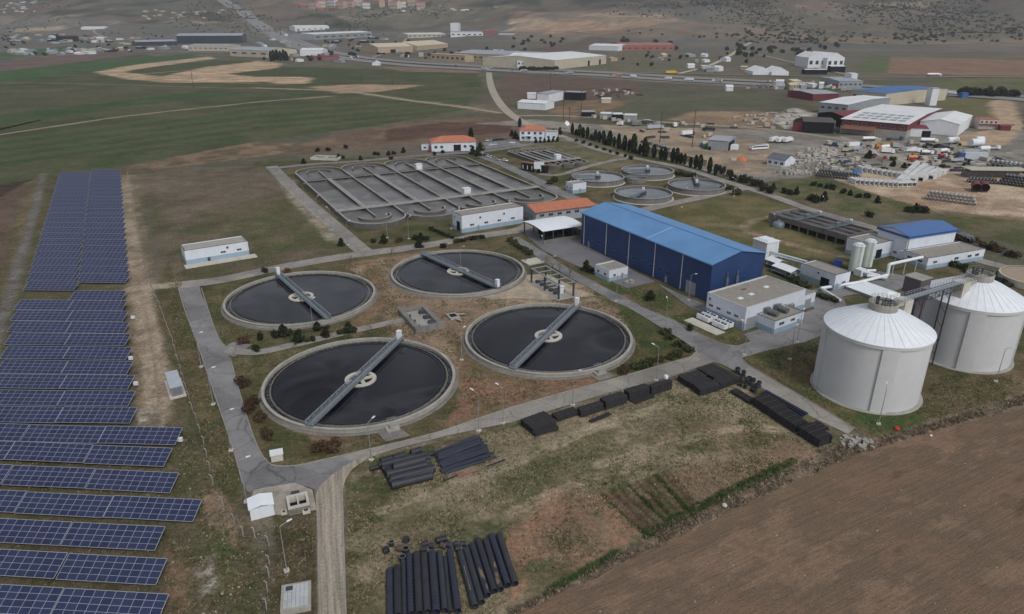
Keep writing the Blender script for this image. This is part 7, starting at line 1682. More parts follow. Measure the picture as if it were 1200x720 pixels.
# ---------------------------------------------------------------- goods standing about the yards
def stackproto(name, cat, kind):
    t = thing(name, name, cat, (0,0,-500)); m = MB(); m.box(-1.3,1.3,-1,1,0,.16); m.build('pallet', RUST, t); m = MB()
    if kind == 0:
        for i in range(2):
            for j in range(3): m.box(-1.2+i*1.22,-.02+i*1.22,-.9,.9,.165+j*.5,.62+j*.5)
        m.build('blocks', RUB, t)
    elif kind == 1:
        for i in range(5):
            for j in range(2): m.tube((-2.4,-.8+i*.4,.36+j*.36),(2.4,-.8+i*.4,.36+j*.36),.18,8)
        m.build('pipes', CP1, t)
    elif kind == 2: m.box(-1.2,1.2,-.95,.95,.162,1.7); m.box(-1.25,1.25,-1,1,1.702,1.8); m.build('crate', CREAM, t)
    else:
        for i in range(4): m.box(-2.6,2.6,-.9+i*.46,-.5+i*.46,.162,.5+.25*(i%3))
        m.build('beams', STEELD, t)
    return t
SPR = [(stackproto('block_pallet','pallet',0),'pale concrete blocks on a pallet'),(stackproto('pipe_rack_stack','pipe stack',1),'short stack of grey pipes on a bearer'),(stackproto('crate','crate',2),'cream crate'),(stackproto('beam_stack','beam stack',3),'stack of dark beams')]
def goods(pts, n, where, kinds=(0,0,1,2,3), sc=(.9,1.7)):
    Q = np.array([tuple(at(*p))[:2] for p in pts]); x0, y0 = Q.min(0); x1, y1 = Q.max(0); c = 0
    while c < n:
        x, y = random.uniform(x0,x1), random.uniform(y0,y1); ins = False
        for j in range(len(Q)):
            ax_, ay_ = Q[j]; bx_, by_ = Q[(j+1) % len(Q)]
            if (ay_ > y) != (by_ > y) and x < ax_+(y-ay_)/(by_-ay_)*(bx_-ax_): ins = not ins
        if not ins: continue
        o_, d_ = SPR[random.choice(kinds)]; dup(o_, (x,y,0), random.choice([.2,.2+PI/2,-.3])+random.gauss(0,.2), d_+' '+where, random.uniform(*sc), d_+' '+where); c += 1
goods([(905,190),(960,176),(1010,186),(1050,205),(1000,208),(900,200)], 46, 'between the white bungalow and the culvert rows')
goods([(955,166),(1075,168),(1130,172),(1120,182),(1000,182)], 40, 'in front of the factory halls')
goods([(1040,176),(1190,180),(1190,192),(1070,196)], 34, 'around the mixer lorries')
goods([(858,139),(925,128),(945,140),(905,152),(870,146)], 34, 'in the stone yard beside the dusty road', (0,0,1,2))
goods([(680,137),(780,143),(870,148),(860,152),(740,147)], 30, 'along the dusty road', (2,3,1))
goods([(1070,186),(1200,196),(1200,206),(1110,202)], 24, 'on the pipe yard track', (1,1,3))
goods([(740,152),(850,158),(840,166),(760,163)], 12, 'in the lorry yard', (2,3))
goods([(690,107),(745,104),(750,113),(700,116)], 26, 'in the scrap plot on the brown field', (2,0,3))
goods([(900,96),(985,99),(1000,108),(905,106)], 30, 'in the yards below the domed stores', (2,0,1), (1.2,2.4))
for k in range(8):
    lorry(['tipper_lorry','box_lorry','flat_lorry','tank_lorry'][k % 4], '%s lorry, %s from the west in the line below the factory halls' % (['silver','white','maroon','white'][k % 4], ORD[k]), 'lorry', 985+17*k+random.uniform(-3,3), 170+1.4*k+random.uniform(-1.5,2), random.uniform(-.5,.5)+(PI if k % 3 == 0 else 0), ['tipper','box','flat','tank'][k % 4], random.choice(['white','orange','blue','white']), ['silver','white','maroon','white'][k % 4], random.uniform(8,11), 'lorries below the factory halls')
for k in range(12): put_car(960+random.uniform(0,150), 176+random.uniform(0,12), random.random()*6, random.choice(['white','silver','grey','red','navy']), 'car standing among the goods of the precast yard', 'cars among the goods of the precast yard')
def kill(o):
    for ch in list(o.children): kill(ch)
    bpy.data.objects.remove(o)
kill(car); kill(cv)
for o_, d_ in SPR: kill(o_)
# ================================================================ TREES, SHRUBS, GRASS
def foliage(name, cols, var=.5):
    m, N, L, B = nodemat(name); oi = N.new('ShaderNodeObjectInfo'); tc = N.new('ShaderNodeTexCoord')
    n = N.new('ShaderNodeTexNoise'); n.inputs['Scale'].default_value = 1.4; n.inputs['Detail'].default_value = 4
    a = N.new('ShaderNodeVectorMath'); a.operation = 'ADD'; s = N.new('ShaderNodeVectorMath'); s.operation = 'SCALE'; s.inputs[0].default_value = (31,57,11); L.new(oi.outputs['Random'], s.inputs['Scale'])
    L.new(tc.outputs['Object'], a.inputs[0]); L.new(s.outputs[0], a.inputs[1]); L.new(a.outputs[0], n.inputs[0])
    cr = N.new('ShaderNodeValToRGB'); e = cr.color_ramp.elements; e[0].position = .32; e[0].color = (*cols[0],1); e[1].position = .68; e[1].color = (*cols[1],1); L.new(n.outputs[0], cr.inputs[0])
    mr = N.new('ShaderNodeMapRange'); mr.inputs[3].default_value = 1-var*.4; mr.inputs[4].default_value = 1+var*.5; L.new(oi.outputs['Random'], mr.inputs[0])
    v = N.new('ShaderNodeVectorMath'); v.operation = 'SCALE'; L.new(cr.outputs[0], v.inputs[0]); L.new(mr.outputs[0], v.inputs['Scale']); L.new(v.outputs[0], B.inputs['Base Color'])
    B.inputs['Roughness'].default_value = .9; B.inputs['Specular IOR Level'].default_value = .1; return m
F_DARK = foliage('dark_needles', (C(30,36,28), C(56,62,42)))
F_GREEN = foliage('shrub_leaves', (C(40,46,30), C(76,80,50)))
F_RED = foliage('russet_leaves', (C(56,46,38), C(94,74,58)))
F_HILL = foliage('scrub_leaves', (C(44,46,36), C(66,64,50)))
BARK = mat('bark', C(84,72,62), .95, .3)
TWIG = mat('bare_twigs', C(122,100,86), .95, .3)
def leaf_cloud(n, fn, size, seed, flat=.4):
    r = np.random.default_rng(seed); P = fn(r, n); S = size*r.uniform(.6, 1.4, n)
    u = r.normal(size=(n,3)); u /= np.linalg.norm(u, axis=1)[:,None]; w = r.normal(size=(n,3)); w -= (w*u).sum(1)[:,None]*u; w /= np.linalg.norm(w, axis=1)[:,None]
    a = u*S[:,None]; b = w*S[:,None]*.7
    V = np.stack([P-a-b, P+a-b*.6, P+a+b, P-a*.7+b], 1).reshape(-1,3)
    return V, np.arange(4*n).reshape(-1,4)
def f_cone(h, r, z0=.4):
    def fn(g, n):
        t = g.random(n)**1.5; a = g.random(n)*2*PI; rr = r*(1-t)**.62*(.35+.75*g.random(n)**.6)*(1+.35*np.sin(a*3+t*11+np.sin(a*2)*2)); return np.stack([rr*np.cos(a), rr*np.sin(a), z0+t*(h-z0)], 1)
    return fn
def f_cyp(h, r):
    def fn(g, n):
        t = g.random(n); a = g.random(n)*2*PI; rr = r*np.sin(np.pi*(t*.88+.1))**.6*(.6+.45*g.random(n)**.5); return np.stack([rr*np.cos(a), rr*np.sin(a), .3+t*(h-.3)], 1)
    return fn
def f_bush(w, h, k=5, seed=1):
    g0 = np.random.default_rng(seed); c = np.stack([g0.uniform(-w*.5,w*.5,k), g0.uniform(-w*.5,w*.5,k), g0.uniform(h*.35,h*.7,k)], 1); R = g0.uniform(.3,.5,k)
    def fn(g, n):
        i = g.integers(0,k,n); d = g.normal(size=(n,3)); d /= np.linalg.norm(d,axis=1)[:,None]; d *= (g.random(n)**.4)[:,None]
        P = c[i]+d*np.stack([R[i]*w,R[i]*w,R[i]*h*1.1],1); P[:,2] = np.maximum(P[:,2], .05); return P
    return fn
def tree(name, label, cat, fn, n, size, m, trunk, seed):
    t = thing(name, label, cat, (0,0,-500)); V, F = leaf_cloud(n, fn, size, seed); fastmesh('crown', V, F, m, None, t)
    b = MB(); b.tube((0,0,-.2),(0,0,trunk[0]),trunk[1],6,trunk[1]*.5)
    g = random.Random(seed)
    for k in range(5): a = g.random()*6.28; z = trunk[0]*g.uniform(.4,.9); b.tube((0,0,z),(math.cos(a)*trunk[0]*.25,math.sin(a)*trunk[0]*.25,z+trunk[0]*.2),trunk[1]*.4,4,trunk[1]*.15)
    b.build('trunk', BARK, t); return t
def bare(name, label, seed, h=6.0):
    t = thing(name, label, 'tree', (0,0,-500)); g = random.Random(seed); tr = MB(); tw_ = MB()
    def grow(p, d, ln, r, lv):
        q = p+d*ln; (tr if lv < 2 else tw_).tube(p, q, r, 5 if lv < 2 else 3, r*.6, False)
        if lv >= 5: return
        for k in range(3 if lv else 5):
            nd = (d*.75+Vector((g.gauss(0,.5),g.gauss(0,.5),g.uniform(0,.45)))).normalized(); grow(p+(q-p)*g.uniform(.55,1), nd, ln*g.uniform(.6,.82), r*.55, lv+1)
    grow(Vector((0,0,-.1)), Vector((0,0,1)), h*.3, h*.02, 0)
    tr.build('trunk', BARK, t); tw_.build('crown', TWIG, t); return t
conA = tree('conifer_tree', 'c', 'tree', f_cone(4.5,1.5), 420, .34, F_DARK, (3.6,.14), 3)
conB = tree('conifer_tree', 'c', 'tree', f_cone(3.6,1.6,.3), 420, .32, F_DARK, (2.8,.13), 4)
cyp = tree('cypress_tree', 'c', 'tree', f_cyp(8.5,1.35), 620, .4, F_DARK, (7.6,.16), 5)
busA = tree('shrub', 'c', 'shrub', f_bush(2.2,1.7,5,2), 420, .2, F_GREEN, (1.1,.08), 6)
busB = tree('shrub', 'c', 'shrub', f_bush(2.0,1.9,6,8), 420, .2, F_DARK, (1.2,.08), 7)
busR = tree('shrub', 'c', 'shrub', f_bush(2.2,1.9,6,9), 460, .17, F_RED, (1.3,.08), 8)
round_ = tree('round_tree', 'c', 'tree', f_bush(5.5,6.5,8,12), 900, .5, F_HILL, (3.6,.22), 9)
bareA = bare('bare_tree', 'b', 11); bareB = bare('bare_tree', 'b', 13, 5.2)
PROTO = [conA,conB,cyp,busA,busB,busR,round_,bareA,bareB]
def plant(o, px, py, label, sc=1.0, group=None, hills=False, nm=None):
    p = gnd(px, py) if hills else at(px, py); s = sc*random.uniform(.9,1.1)
    return dup(o, (p.x,p.y,p.z), random.random()*6.28, label, (s, s*random.uniform(.9,1.1), s*random.uniform(.9,1.1)), group)
# individual shrubs and trees of the plant
for k, (x, y, d) in enumerate(((411,310,'on the verge between the two back tanks'),(459,298,'at the verge north of the farthest tank'),(641,312,'first of four above the lifting gantry'),(648,315.5,'second of four above the lifting gantry'),(656,319.5,'third of four above the lifting gantry'),(667.5,324,'last of four above the lifting gantry'),(454,341,'slim, on bare soil between the back tanks'),(435,387,'on the soil above the nearest tank'),(458,388,'at the end of the side path by the pump pit'))):
    plant(bareA if k % 2 else bareB, x, y, 'bare brown tree '+d, 1.15 if k < 6 else .7)
for k, (x, y, d) in enumerate(((325,394,'at the west end of the shrub row by the side path'),(332,393,'second in the shrub row by the side path'),(339,392,'third in the shrub row by the side path'),(349,391,'fourth in the shrub row by the side path'),(372,387,'behind the lamp by the side path'),(384,385,'between the lamp and the path end'),(307,397,'alone at the west of the side path'),(350,401,'below the side path, first'),(360,400,'below the side path, second'),(368,399,'below the side path, third'),(382,394,'below the side path, fourth'),(399,391,'first of four below the path end'),(404,391,'second of four below the path end'),(409,390,'third of four below the path end'),(415,389,'last of four below the path end'),(302,411,'at the fork of the side path'))): plant((busB,conB,busA)[k % 3], x, y, 'small dark shrub '+d, random.uniform(.6,1.05))
for k, (x, y, d) in enumerate(((312,513,'below the nearest tank by the west road'),(375,527,'largest at the south bend inside the road'),(391,523,'beside the largest one at the south bend'),(385,529,'yellowish low one at the south bend'),(287,452,'on the plot edge of the west road'),(296,474,'between the west road and the nearest tank'),(290,482,'low on the west plot edge'),(730,437,'at the south tip of the plot by the packs'),(286,402,'by the first bend of the west road'),(304,492,'halfway down the west plot'),(338,322,'at the verge beside the westmost tank cabinet'),(468,284,'in front of the aeration basin'))): plant(busR, x, y, 'russet shrub '+d, 1.05)
for k, (x, y, d) in enumerate(((779,391,'by the lane, north'),(786,398,'by the lane, middle'),(797,406,'by the lane, south'),(807,412,'at the crossroads corner'),(744,432,'flowering pale, at the south tip'),(752,431,'pale, on the south edge'),(762,427,'on the south edge, middle'),(772,423,'on the south edge, east'),(785,420,'on the south edge near the crossroads'),(795,417,'next to the crossroads corner'))): plant(busA, x, y, 'olive shrub on the plot beside the packs, '+d, .95)
for k, (x, y, d) in enumerate(((437,285,'by the white stone'),(450,285,'second by the cross road'),(487,281,'tallest before the aeration basin'),(493,282,'right of the tallest before the aeration basin'),(499,282,'third right of the tallest before the aeration basin'),(491,290,'at the verge above the farthest tank'),(519,291,'at the verge above the farthest tank, east'),(400,288,'by the west lane end'),(312,319,'beside the westmost tank cabinet'),(687,317,'by the white control house'),(691,319,'against the white control house'),(762,351,'alone on the lawn of the blue hall'),(810,387,'on the lawn of the condenser pad'))): plant(conB if k % 2 else busB, x, y, 'dark evergreen shrub '+d, .95)
TL_ = ['first','second','third','fourth','fifth','sixth','seventh','eighth','ninth','tenth','eleventh','twelfth','thirteenth','fourteenth','fifteenth','sixteenth','seventeenth','eighteenth','nineteenth','twentieth']
for k, (x, y) in enumerate(((356,192),(373,178),(384,177),(397,186),(403,186),(406,174),(422.5,188),(438,182),(444,182),(455.5,182),(458,187),(461,181),(473,179),(510,182),(518,180))): plant(busB if k % 3 else conB, x, y, 'small dark tree by the back lane, %s from the west' % TL_[k], 1.25 if k % 3 else .9)
for k in range(7): plant(busB, 505+4.2*k, 270+1.6*k, 'dark hedge shrub at the blower house door, %s from the west' % TL_[k], .8)
for k in range(8): plant(busR if k % 3 == 0 else busB, 534+4.4*k, 284.5-.7*k, 'hedge shrub below the blower house, %s from the west' % TL_[k], .85)
for k in range(6): plant(busA, 597+4.6*k, 283+3*k, 'hedge shrub beside the farthest tank road, %s from the west' % TL_[k], 1.0)
for k in range(5): plant(busA, 925+5*k, 326+3.2*k, 'shrub along the pump house wall, %s from the west' % TL_[k], 1.0)
for k in range(4): plant(busA, 960+7*k, 348+2*k, 'shrub on the strip behind the nearest digester, %s from the west' % TL_[k], .9)
for k, (x, y, d) in enumerate(((862,228,'at the road bend by the thickener, nearest'),(855,223,'at the road bend by the thickener, behind'),(847,224,'against the thickener rim'),(797,205,'behind the back thickener, first'),(805,207,'behind the back thickener, second'),(812,208,'behind the back thickener, third'),(644,216,'round, beside the lane junction'),(649,213,'round, at the lane junction'))): plant(busA, x, y, 'green shrub '+d, 1.6)
for k in range(14): plant(busR if k % 3 else busB, 1085+8*k+random.uniform(-2,2), 268+2.6*k+random.uniform(-2,2), 'shrub along the east boundary, %s from the tall hall' % TL_[k], 1.2)
for k in range(12): plant(busA if k % 2 else busB, 1117+6*k, 312+2.2*k+random.uniform(-1,1), 'shrub by the road past the low wing, %s from the west' % TL_[k], 1.1)
for k, (x, y, s) in enumerate(((906,222,1),(920,226,1.1),(926,228,1.1),(933,228,1.2),(951,235,1.2),(958,237,1.4),(965,236,1.4),(954,218,.9),(960,219,.9),(968,221,.9),(976,222,1.1),(989,227,1),(996,229,1),(1007,232,1),(1015,232,1),(1028,238,1.1),(1019,254,1.3),(1065,249,1.3),(1072,249,1.3),(1080,249,1.5))): plant(busB if k % 3 else conA, x, y, 'dark tree on the boundary strip behind the raised basin, %s from the west' % TL_[k], s*(1.25 if k % 3 else .75))
for k, (x, y) in enumerate(((757,184),(766,185),(774,187),(779,188),(788,190),(793,191),(797.5,192),(802,193),(809,196),(815,197),(820,199),(831,203),(838,206))): plant(cyp, x, y, 'dark cypress behind the thickener tanks, %s from the west' % TL_[k], random.uniform(.72,1.15))
for k in range(20): plant((conA,cyp,busB,conB)[(k*7)%4] if k % 2 else cyp, 671+4.4*k+random.uniform(-1,1), 157+1.35*k+random.uniform(-.6,.6), 'dark tree in the dense row beside the outer lane, %s from the west' % TL_[k], random.uniform(.8,1.4))
for k in range(9): plant(busB, 676+8*k, 166+2.6*k, 'shrub on the plant side of the dense tree row, %s from the west' % TL_[k], 1.1)
for k in range(10): plant(round_, 840+7*k+random.uniform(-2,2), 203+2.6*k+random.uniform(-3,1), 'hazy brown shrub tree along the yard edge, %s from the west' % TL_[k], .5)
for k, (x, y, d) in enumerate(((554,181,'at the lane corner'),(560,183,'on the verge of the lane'),(563,177,'by the parking lot'),(552,166,'behind the hipped orange roof'),(600,160,'west of the two storey house'),(604,163,'in front of the two storey house'),(648,160,'behind the flat annex house'),(652,164,'east of the flat annex house'),(609,149,'slender, behind the two storey house'),(656,158,'by the satellite dish'))): plant(cyp if k in (8,3) else conA, x, y, 'dark tree by the orange roofed houses, '+d, 1.2 if k != 8 else .9)
for k in range(6): plant(conA, 628+5*k, 168-.4*k, 'garden shrub before the flat annex house, %s from the west' % TL_[k], .7)
plant(bareA, 1122, 172, 'bare tree in the precast yard before the white storage tanks', 1.4)
for k, (x, y) in enumerate(((318,72),(321,71.5),(325,71),(329,71.5),(333,71),(336,71.5))): plant(cyp, x, y, 'tall dark cypress beside the cream gable warehouse, %s from the west' % TL_[k], 2.4)
for k, (x, y) in enumerate(((1128,112),(1133,113),(1138,112),(1144,113),(1150,113),(1157,113),(1164,114),(1172,113),(1180,114),(1188,114))): plant(round_, x, y, 'dark tree in the row beyond the banded house, %s from the west' % TL_[k], 1.25)
for k in range(18): plant(round_, 610+5*k*.5+random.uniform(-1,1), 82.5+random.uniform(-.6,.6), 'dark tree before the white offices on the highway', .75, 'dark trees before the white offices')
for k in range(20): plant(round_, random.uniform(695,792), random.uniform(48,60), 'dark tree around the red roofed works', 1.5, 'dark trees around the red roofed works', True)
for k in range(30): plant(round_, random.uniform(850,985), random.uniform(53,68), 'dark scrub tree behind the domed stores', 1.3, 'dark scrub trees behind the domed stores', True)
for k in range(16): plant(round_, random.uniform(600,660), random.uniform(44,58), 'scrub tree on the brown slope behind the long grey roof', 1.2, 'scrub trees on the brown slope', True)
for k in range(24): plant(round_, random.uniform(380,500), random.uniform(46,60), 'grey tree in the scrapyards beyond the highway', 1.0, 'grey trees in the scrapyards', True)
for k in range(26): plant(round_, random.uniform(0,200), random.uniform(42,66), 'dark tree among the western works', .9, 'dark trees among the western works', True)
for k in range(14): plant(round_, random.uniform(345,400), random.uniform(60,73), 'dark tree in the hamlet by the highway', .9, 'dark trees in the hamlet by the highway', True)
for k in range(34): plant(round_, random.uniform(300,620), random.uniform(58,72), 'roadside tree along the highway', random.uniform(.6,1.2), 'roadside trees along the highway', True)
for k in range(16): plant(round_, random.uniform(700,900), random.uniform(60,78), 'field tree below the hill track', random.uniform(.6,1.1), 'field trees below the hill track', True)
for k in range(18): plant((busA,busB,bareA,conB)[k % 4], 1000+random.uniform(0,140), 170+random.uniform(0,30), 'weedy shrub among the goods of the precast yard', random.uniform(.8,1.5), 'weedy shrubs in the precast yard')
# hill shrubs: the larger ones each a thing, the rest of the scrub as one mass
g = np.random.default_rng(5); n = 46000
hx = g.uniform(-2600, 3600, n); hy = g.uniform(2150, 4600, n); hz = HT(hx, hy)
den = sstep(.42, .62, fbm(hx/230, hy/330, 77, 3))*sstep(300, 1100, hx)*.9+.16*sstep(.5,.6, fbm(hx/160, hy/260, 78, 3))
den = np.where((hx > -1500) & (hx < -300) & (hy > 3000), den+.35*sstep(.5,.62,fbm(hx/180, hy/260, 79, 3)), den)
ok = (g.random(n) < den) & (hz > 6); hx, hy, hz = hx[ok], hy[ok], hz[ok]
# only spots the camera side of the crest
o_ = np.argsort(hy); hx, hy, hz = hx[o_], hy[o_], hz[o_]
V, F = leaf_cloud(80, f_bush(7,7,6,31), 1.3, 40); pm_ = fastmesh('hill_shrub', V, F, F_HILL); 
tag(pm_, 'dark evergreen shrub dotted on the dry far slope', 'shrub', 'evergreen shrubs dotted on the far slope')
sel = [i for i in range(len(hx)) if abs(hx[i]) < hy[i]*.76]
for k, i in enumerate(sel[:300]):
    c = pm_ if k == 0 else pm_.copy()
    if k: COL.objects.link(c)
    c.location = (hx[i], hy[i], hz[i]-.4); c.rotation_euler.z = random.random()*6; s = random.uniform(.4,1.0); c.scale = (s,s,s*random.uniform(.9,1.3))
Vs = []; Fs = []; off_ = 0
lv = [leaf_cloud(20, f_bush(7,7,6,31+q), 1.8, 50+q) for q in range(4)]
for i in sel[300:]:
    V, F = lv[i % 4]; Vs.append(V*random.uniform(.4,1.0)+np.array([hx[i],hy[i],hz[i]-.4])); Fs.append(F+off_); off_ += len(V)
if Vs: fastmesh('hill_scrub', np.concatenate(Vs), np.concatenate(Fs), F_HILL, 'stuff')
# grass tufts, dry stalks and weeds: nobody could count them
def inpoly(P, x, y):
    r = np.zeros(len(x), bool); k = len(P)
    for j in range(k):
        ax, ay = P[j]; bx, by = P[(j+1) % k]; r ^= ((ay > y) != (by > y)) & (x < ax+(y-ay)/((by-ay) if abs(by-ay) > 1e-9 else 1e-9)*(bx-ax))
    return r
def tufts(name, polys, dens, hgt, cols, seed, holes=(), patchy=.5, wide=.07, lean=.6):
    g = np.random.default_rng(seed); X = []; Y = []
    for pl in polys:
        P = np.array([tuple(at(*p))[:2] for p in pl]); x0, y0 = P.min(0); x1, y1 = P.max(0); n = int((x1-x0)*(y1-y0)*dens)
        x = g.uniform(x0,x1,n); y = g.uniform(y0,y1,n); k = inpoly(P, x, y) & (g.random(n) < sstep(patchy-.14, patchy+.14, fbm(x/5.5, y/5.5, seed+3, 3)))
        X.append(x[k]); Y.append(y[k])
    x = np.concatenate(X); y = np.concatenate(Y)
    for h in holes:
        k = ~inpoly(np.array([tuple(at(*p))[:2] for p in h]), x, y); x, y = x[k], y[k]
    for cx, cy, r in TANKS: k = (x-cx)**2+(y-cy)**2 > r*r; x, y = x[k], y[k]
    n = len(x); nb = 4; V = np.empty((n, nb, 3, 3)); ci = g.integers(0, len(cols), n); hh = hgt*g.uniform(.5, 1.5, n)
    for b in range(nb):
        a = g.random(n)*2*PI; bx = x+g.normal(0,.12,n); by = y+g.normal(0,.12,n); w_ = wide*g.uniform(.6,1.4,n)
        dx, dy = np.cos(a)*w_, np.sin(a)*w_; lx, ly = g.normal(0,lean,n)*hh, g.normal(0,lean,n)*hh
        z0 = np.full(n, -.12)
        V[:,b,0] = np.stack([bx-dx,by-dy,z0],1); V[:,b,1] = np.stack([bx+dx,by+dy,z0],1); V[:,b,2] = np.stack([bx+lx,by+ly,hh*g.uniform(.7,1.2,n)],1)
    m, N, L, B = nodemat(name+'_blades'); at2 = N.new('ShaderNodeAttribute'); at2.attribute_name = 'tint'; L.new(at2.outputs['Color'], B.inputs['Base Color']); B.inputs['Roughness'].default_value = 1; B.inputs['Specular IOR Level'].default_value = .05
    o = fastmesh(name, V.reshape(-1,3), np.arange(n*nb*3).reshape(-1,3), m, 'stuff')
    c = np.array(cols)[ci]*g.uniform(.75,1.3,(n,1)); c = np.repeat(c, nb*3, 0)
    ca = o.data.color_attributes.new('tint', 'FLOAT_COLOR', 'POINT'); ca.data.foreach_set('color', np.concatenate([c, np.ones((len(c),1))],1).astype(np.float32).ravel())
    return n
TANKS = [(o.location.x, o.location.y, 25.8) for o in bpy.data.objects if o.name.startswith('settling_tank')]
MIDF = [(408,560),(440,550),(600,500),(712,466),(838,434),(945,512),(990,520),(900,552),(760,618),(590,706),(560,735),(408,735)]
PLOT = [(706,578),(778,552),(815,592),(757,628)]
STR = C(146,134,110); GRN = C(76,88,54); GRN2 = C(60,78,42); BRN = C(104,90,74); PAL = C(160,150,126)
ng = tufts('field_grass', [MIDF], 5.5, .17, [STR,STR,GRN,BRN,PAL], 101, [PLOT], .5)
ng += tufts('weeds', [MIDF], 4.0, .15, [GRN,GRN2], 102, [PLOT], .58)
BANK = [(585,735),(600,714),(700,664),(760,624),(830,592),(900,558),(985,522),(1015,516),(1100,494),(1250,446),(1250,458),(1110,500),(1010,530),(900,577),(760,644),(680,683),(600,722)]
ng += tufts('ditch_weeds', [BANK], 9, .34, [STR,BRN,C(112,102,92),C(96,88,80)], 103, (), .42, .1, .7)
ng += tufts('ditch_grass', [[(640,700),(640,690),(722,644),(726,650)],[(757,632),(752,622),(850,572),(930,536),(935,544),(850,586)]], 9, .4, [GRN2,GRN], 104, (), .35)
ng += tufts('vegetable_rows', [[(706+72*f-2,580-27*f-1),(706+72*f+3,580-27*f-2),(757+56*f+3,626-33*f-1),(757+56*f-2,626-33*f)] for f in (0,.14,.42,.57,.86)], 10, .38, [GRN2,C(66,84,44)], 105, (), .42)
LEFT = [(210,505),(240,525),(262,595),(283,630),(368,602),(370,735),(180,735),(190,690),(196,640),(236,620),(206,560),(214,520)]
ng += tufts('strip_grass', [LEFT,[(196,300),(212,338),(232,405),(246,450),(270,530),(283,570),(262,590),(240,525),(205,440)]], 4.6, .18, [STR,GRN,BRN,GRN2], 106, [[(285,580),(345,566),(371,575),(373,604),(290,606)],[(322,682),(366,680),(372,720),(322,720)]], .46)
ng += tufts('solar_grass', [[(0,500),(200,500),(240,590),(196,640),(190,735),(-60,735)]], 3, .16, [STR,GRN,BRN], 107, (), .5)
INNER = [(240,345),(300,325),(410,310),(600,285),(640,312),(700,345),(770,390),(808,414),(720,438),(600,472),(520,498),(400,530),(330,542),(305,515),(280,450),(262,402)]
ng += tufts('lawn_grass', [INNER], 3.6, .14, [GRN,GRN2,GRN,BRN], 108, [[(262,404),(400,386),(478,370),(480,378),(345,408),(262,416)],[(556,344),(640,318),(700,346),(600,352)],[(462,350),(500,350),(524,380),(484,390)]], .5)
ng += tufts('lawn_grass', [[(870,422),(898,414),(945,406),(965,398),(958,440),(1000,476),(1080,470),(1100,440),(1190,440),(1260,400),(1260,440),(1100,490),(1012,512),(960,474)],[(788,370),(830,366),(868,394),(862,402),(800,382)],[(700,322),(806,352),(780,366),(735,344)]], 3.4, .14, [GRN,GRN2,STR], 109, (), .47)
# stones lying about
g = np.random.default_rng(9)
Vs = []; Fs = []; off_ = 0
cube = np.array([(-1,-1,0),(1,-1,0),(1,1,0),(-1,1,0),(-.7,-.6,1),(.7,-.7,1),(.6,.7,1),(-.6,.7,1)], float)
cf = np.array([(4,5,6,7),(0,1,5,4),(1,2,6,5),(2,3,7,6),(3,0,4,7)])
for P, n in ((MIDF,300),(BANK,260),(LEFT,260),([(155,330),(190,360),(205,430),(205,490),(160,480)],260),([(556,344),(640,318),(700,346),(600,352)],160),([(640,735),(1010,540),(1200,490),(1200,735)],160)):
    Q = np.array([tuple(at(*p))[:2] for p in P]); x0, y0 = Q.min(0); x1, y1 = Q.max(0)
    x = g.uniform(x0,x1,n*3); y = g.uniform(y0,y1,n*3); k = np.where(inpoly(Q,x,y))[0][:n]
    for i in k:
        s = min(g.lognormal(-2.5,.45), .26); a = g.random()*6.3; c_, s_ = math.cos(a)*s, math.sin(a)*s*g.uniform(.6,1)
        v = cube.copy(); v = np.stack([v[:,0]*c_-v[:,1]*s_+x[i], v[:,0]*s_+v[:,1]*c_+y[i], v[:,2]*s*.8-.02], 1); Vs.append(v); Fs.append(cf+off_); off_ += 8
fastmesh('pebbles', np.concatenate(Vs), np.concatenate(Fs), mat('pebble', C(140,132,120), .95, .3), 'stuff')
for o in PROTO: kill(o)
# ================================================================ CAMERA, LIGHT, AIR
cam = bpy.data.cameras.new('camera'); co = bpy.data.objects.new('camera', cam); COL.objects.link(co)
co.location = (0, 0, CH); co.rotation_euler = (PI/2-PITCH, 0, 0)
cam.sensor_width = 36; cam.sensor_fit = 'HORIZONTAL'; cam.lens = 36*FOC/1200; cam.clip_start = .5; cam.clip_end = 20000
SC.camera = co
w = bpy.data.worlds.new('World'); SC.world = w; w.use_nodes = True
nt = w.node_tree; N = nt.nodes; L = nt.links; bg = N['Background']
SUN_EL, SUN_AZ = rad(48), rad(150)     # thin high overcast, light from behind and to the right
sky = N.new('ShaderNodeTexSky'); sky.sky_type = 'NISHITA'; sky.sun_disc = False
sky.sun_elevation = SUN_EL; sky.sun_rotation = SUN_AZ; sky.air_density = 1; sky.dust_density = 3; sky.altitude = 900
hs = N.new('ShaderNodeHueSaturation'); hs.inputs['Saturation'].default_value = .3; L.new(sky.outputs[0], hs.inputs['Color'])
tc = N.new('ShaderNodeTexCoord'); mp = N.new('ShaderNodeMapping'); mp.inputs['Scale'].default_value = (1.6, 1.6, 3.2); L.new(tc.outputs['Generated'], mp.inputs[0])
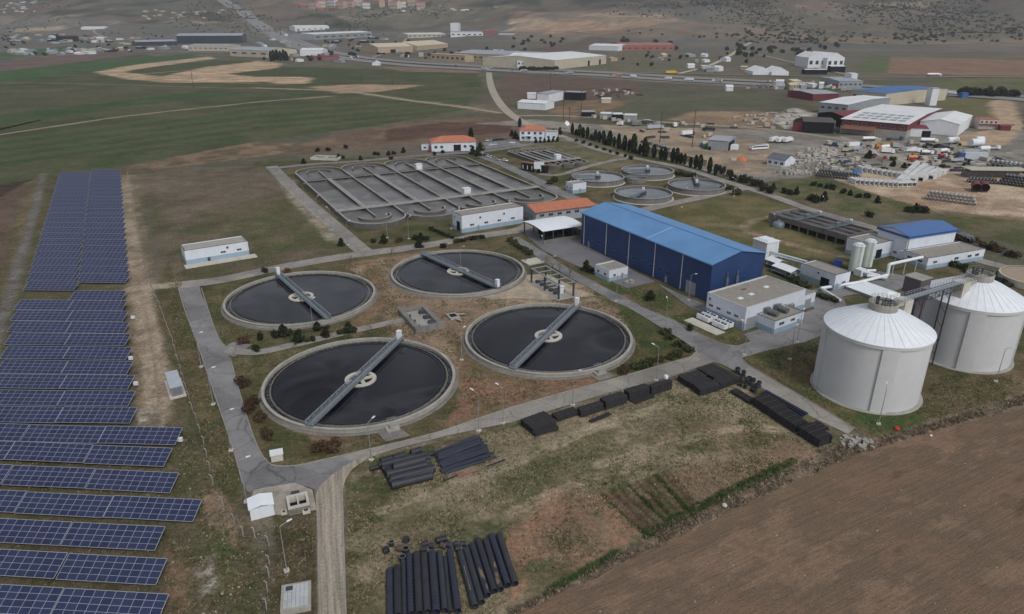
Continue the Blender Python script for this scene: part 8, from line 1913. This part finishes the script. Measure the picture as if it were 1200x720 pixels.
cl = N.new('ShaderNodeTexNoise'); cl.inputs['Scale'].default_value = 2.2; cl.inputs['Detail'].default_value = 6; cl.inputs['Distortion'].default_value = .5; L.new(mp.outputs[0], cl.inputs[0])
mr = N.new('ShaderNodeMapRange'); mr.inputs[1].default_value = .36; mr.inputs[2].default_value = .66; mr.inputs[3].default_value = .4; mr.inputs[4].default_value = 1.65; L.new(cl.outputs[0], mr.inputs[0])
vm = N.new('ShaderNodeVectorMath'); vm.operation = 'SCALE'; L.new(hs.outputs[0], vm.inputs[0]); L.new(mr.outputs[0], vm.inputs['Scale'])
L.new(vm.outputs[0], bg.inputs[0]); bg.inputs[1].default_value = .115
sl = bpy.data.lights.new('sun', 'SUN'); so = bpy.data.objects.new('sun', sl); COL.objects.link(so)
sl.energy = 1.4; sl.angle = rad(14); sl.color = (1, .965, .92)
sd = Vector((math.sin(SUN_AZ)*math.cos(SUN_EL), math.cos(SUN_AZ)*math.cos(SUN_EL), math.sin(SUN_EL)))
so.rotation_euler = (-sd).to_track_quat('-Z', 'Y').to_euler()
HAZE = 1
if HAZE:
    hm = bpy.data.materials.new('haze'); hm.use_nodes = True; nt = hm.node_tree; nt.nodes.remove(nt.nodes['Principled BSDF'])
    pv = nt.nodes.new('ShaderNodeVolumePrincipled'); pv.inputs['Density'].default_value = 8e-5; pv.inputs['Color'].default_value = (.76,.83,.94,1); pv.inputs['Anisotropy'].default_value = .2
    nt.links.new(pv.outputs[0], nt.nodes['Material Output'].inputs['Volume'])
    mb = MB(); mb.box(-5300, 5300, -90, 6500, -1.5, 640)
    ho = mb.build('haze', hm); ho['kind'] = 'stuff'
SC.view_settings.view_transform = 'Standard'; SC.view_settings.look = 'None'; SC.view_settings.gamma = 1; SC.view_settings.exposure = .14
SC.render.engine = 'CYCLES'
SC.cycles.use_denoising = True; SC.cycles.use_adaptive_sampling = False; SC.cycles.max_bounces = 5; SC.cycles.diffuse_bounces = 2; SC.cycles.glossy_bounces = 2; SC.cycles.volume_bounces = 0; SC.cycles.transparent_max_bounces = 4
SC.cycles.caustics_reflective = False; SC.cycles.caustics_refractive = False
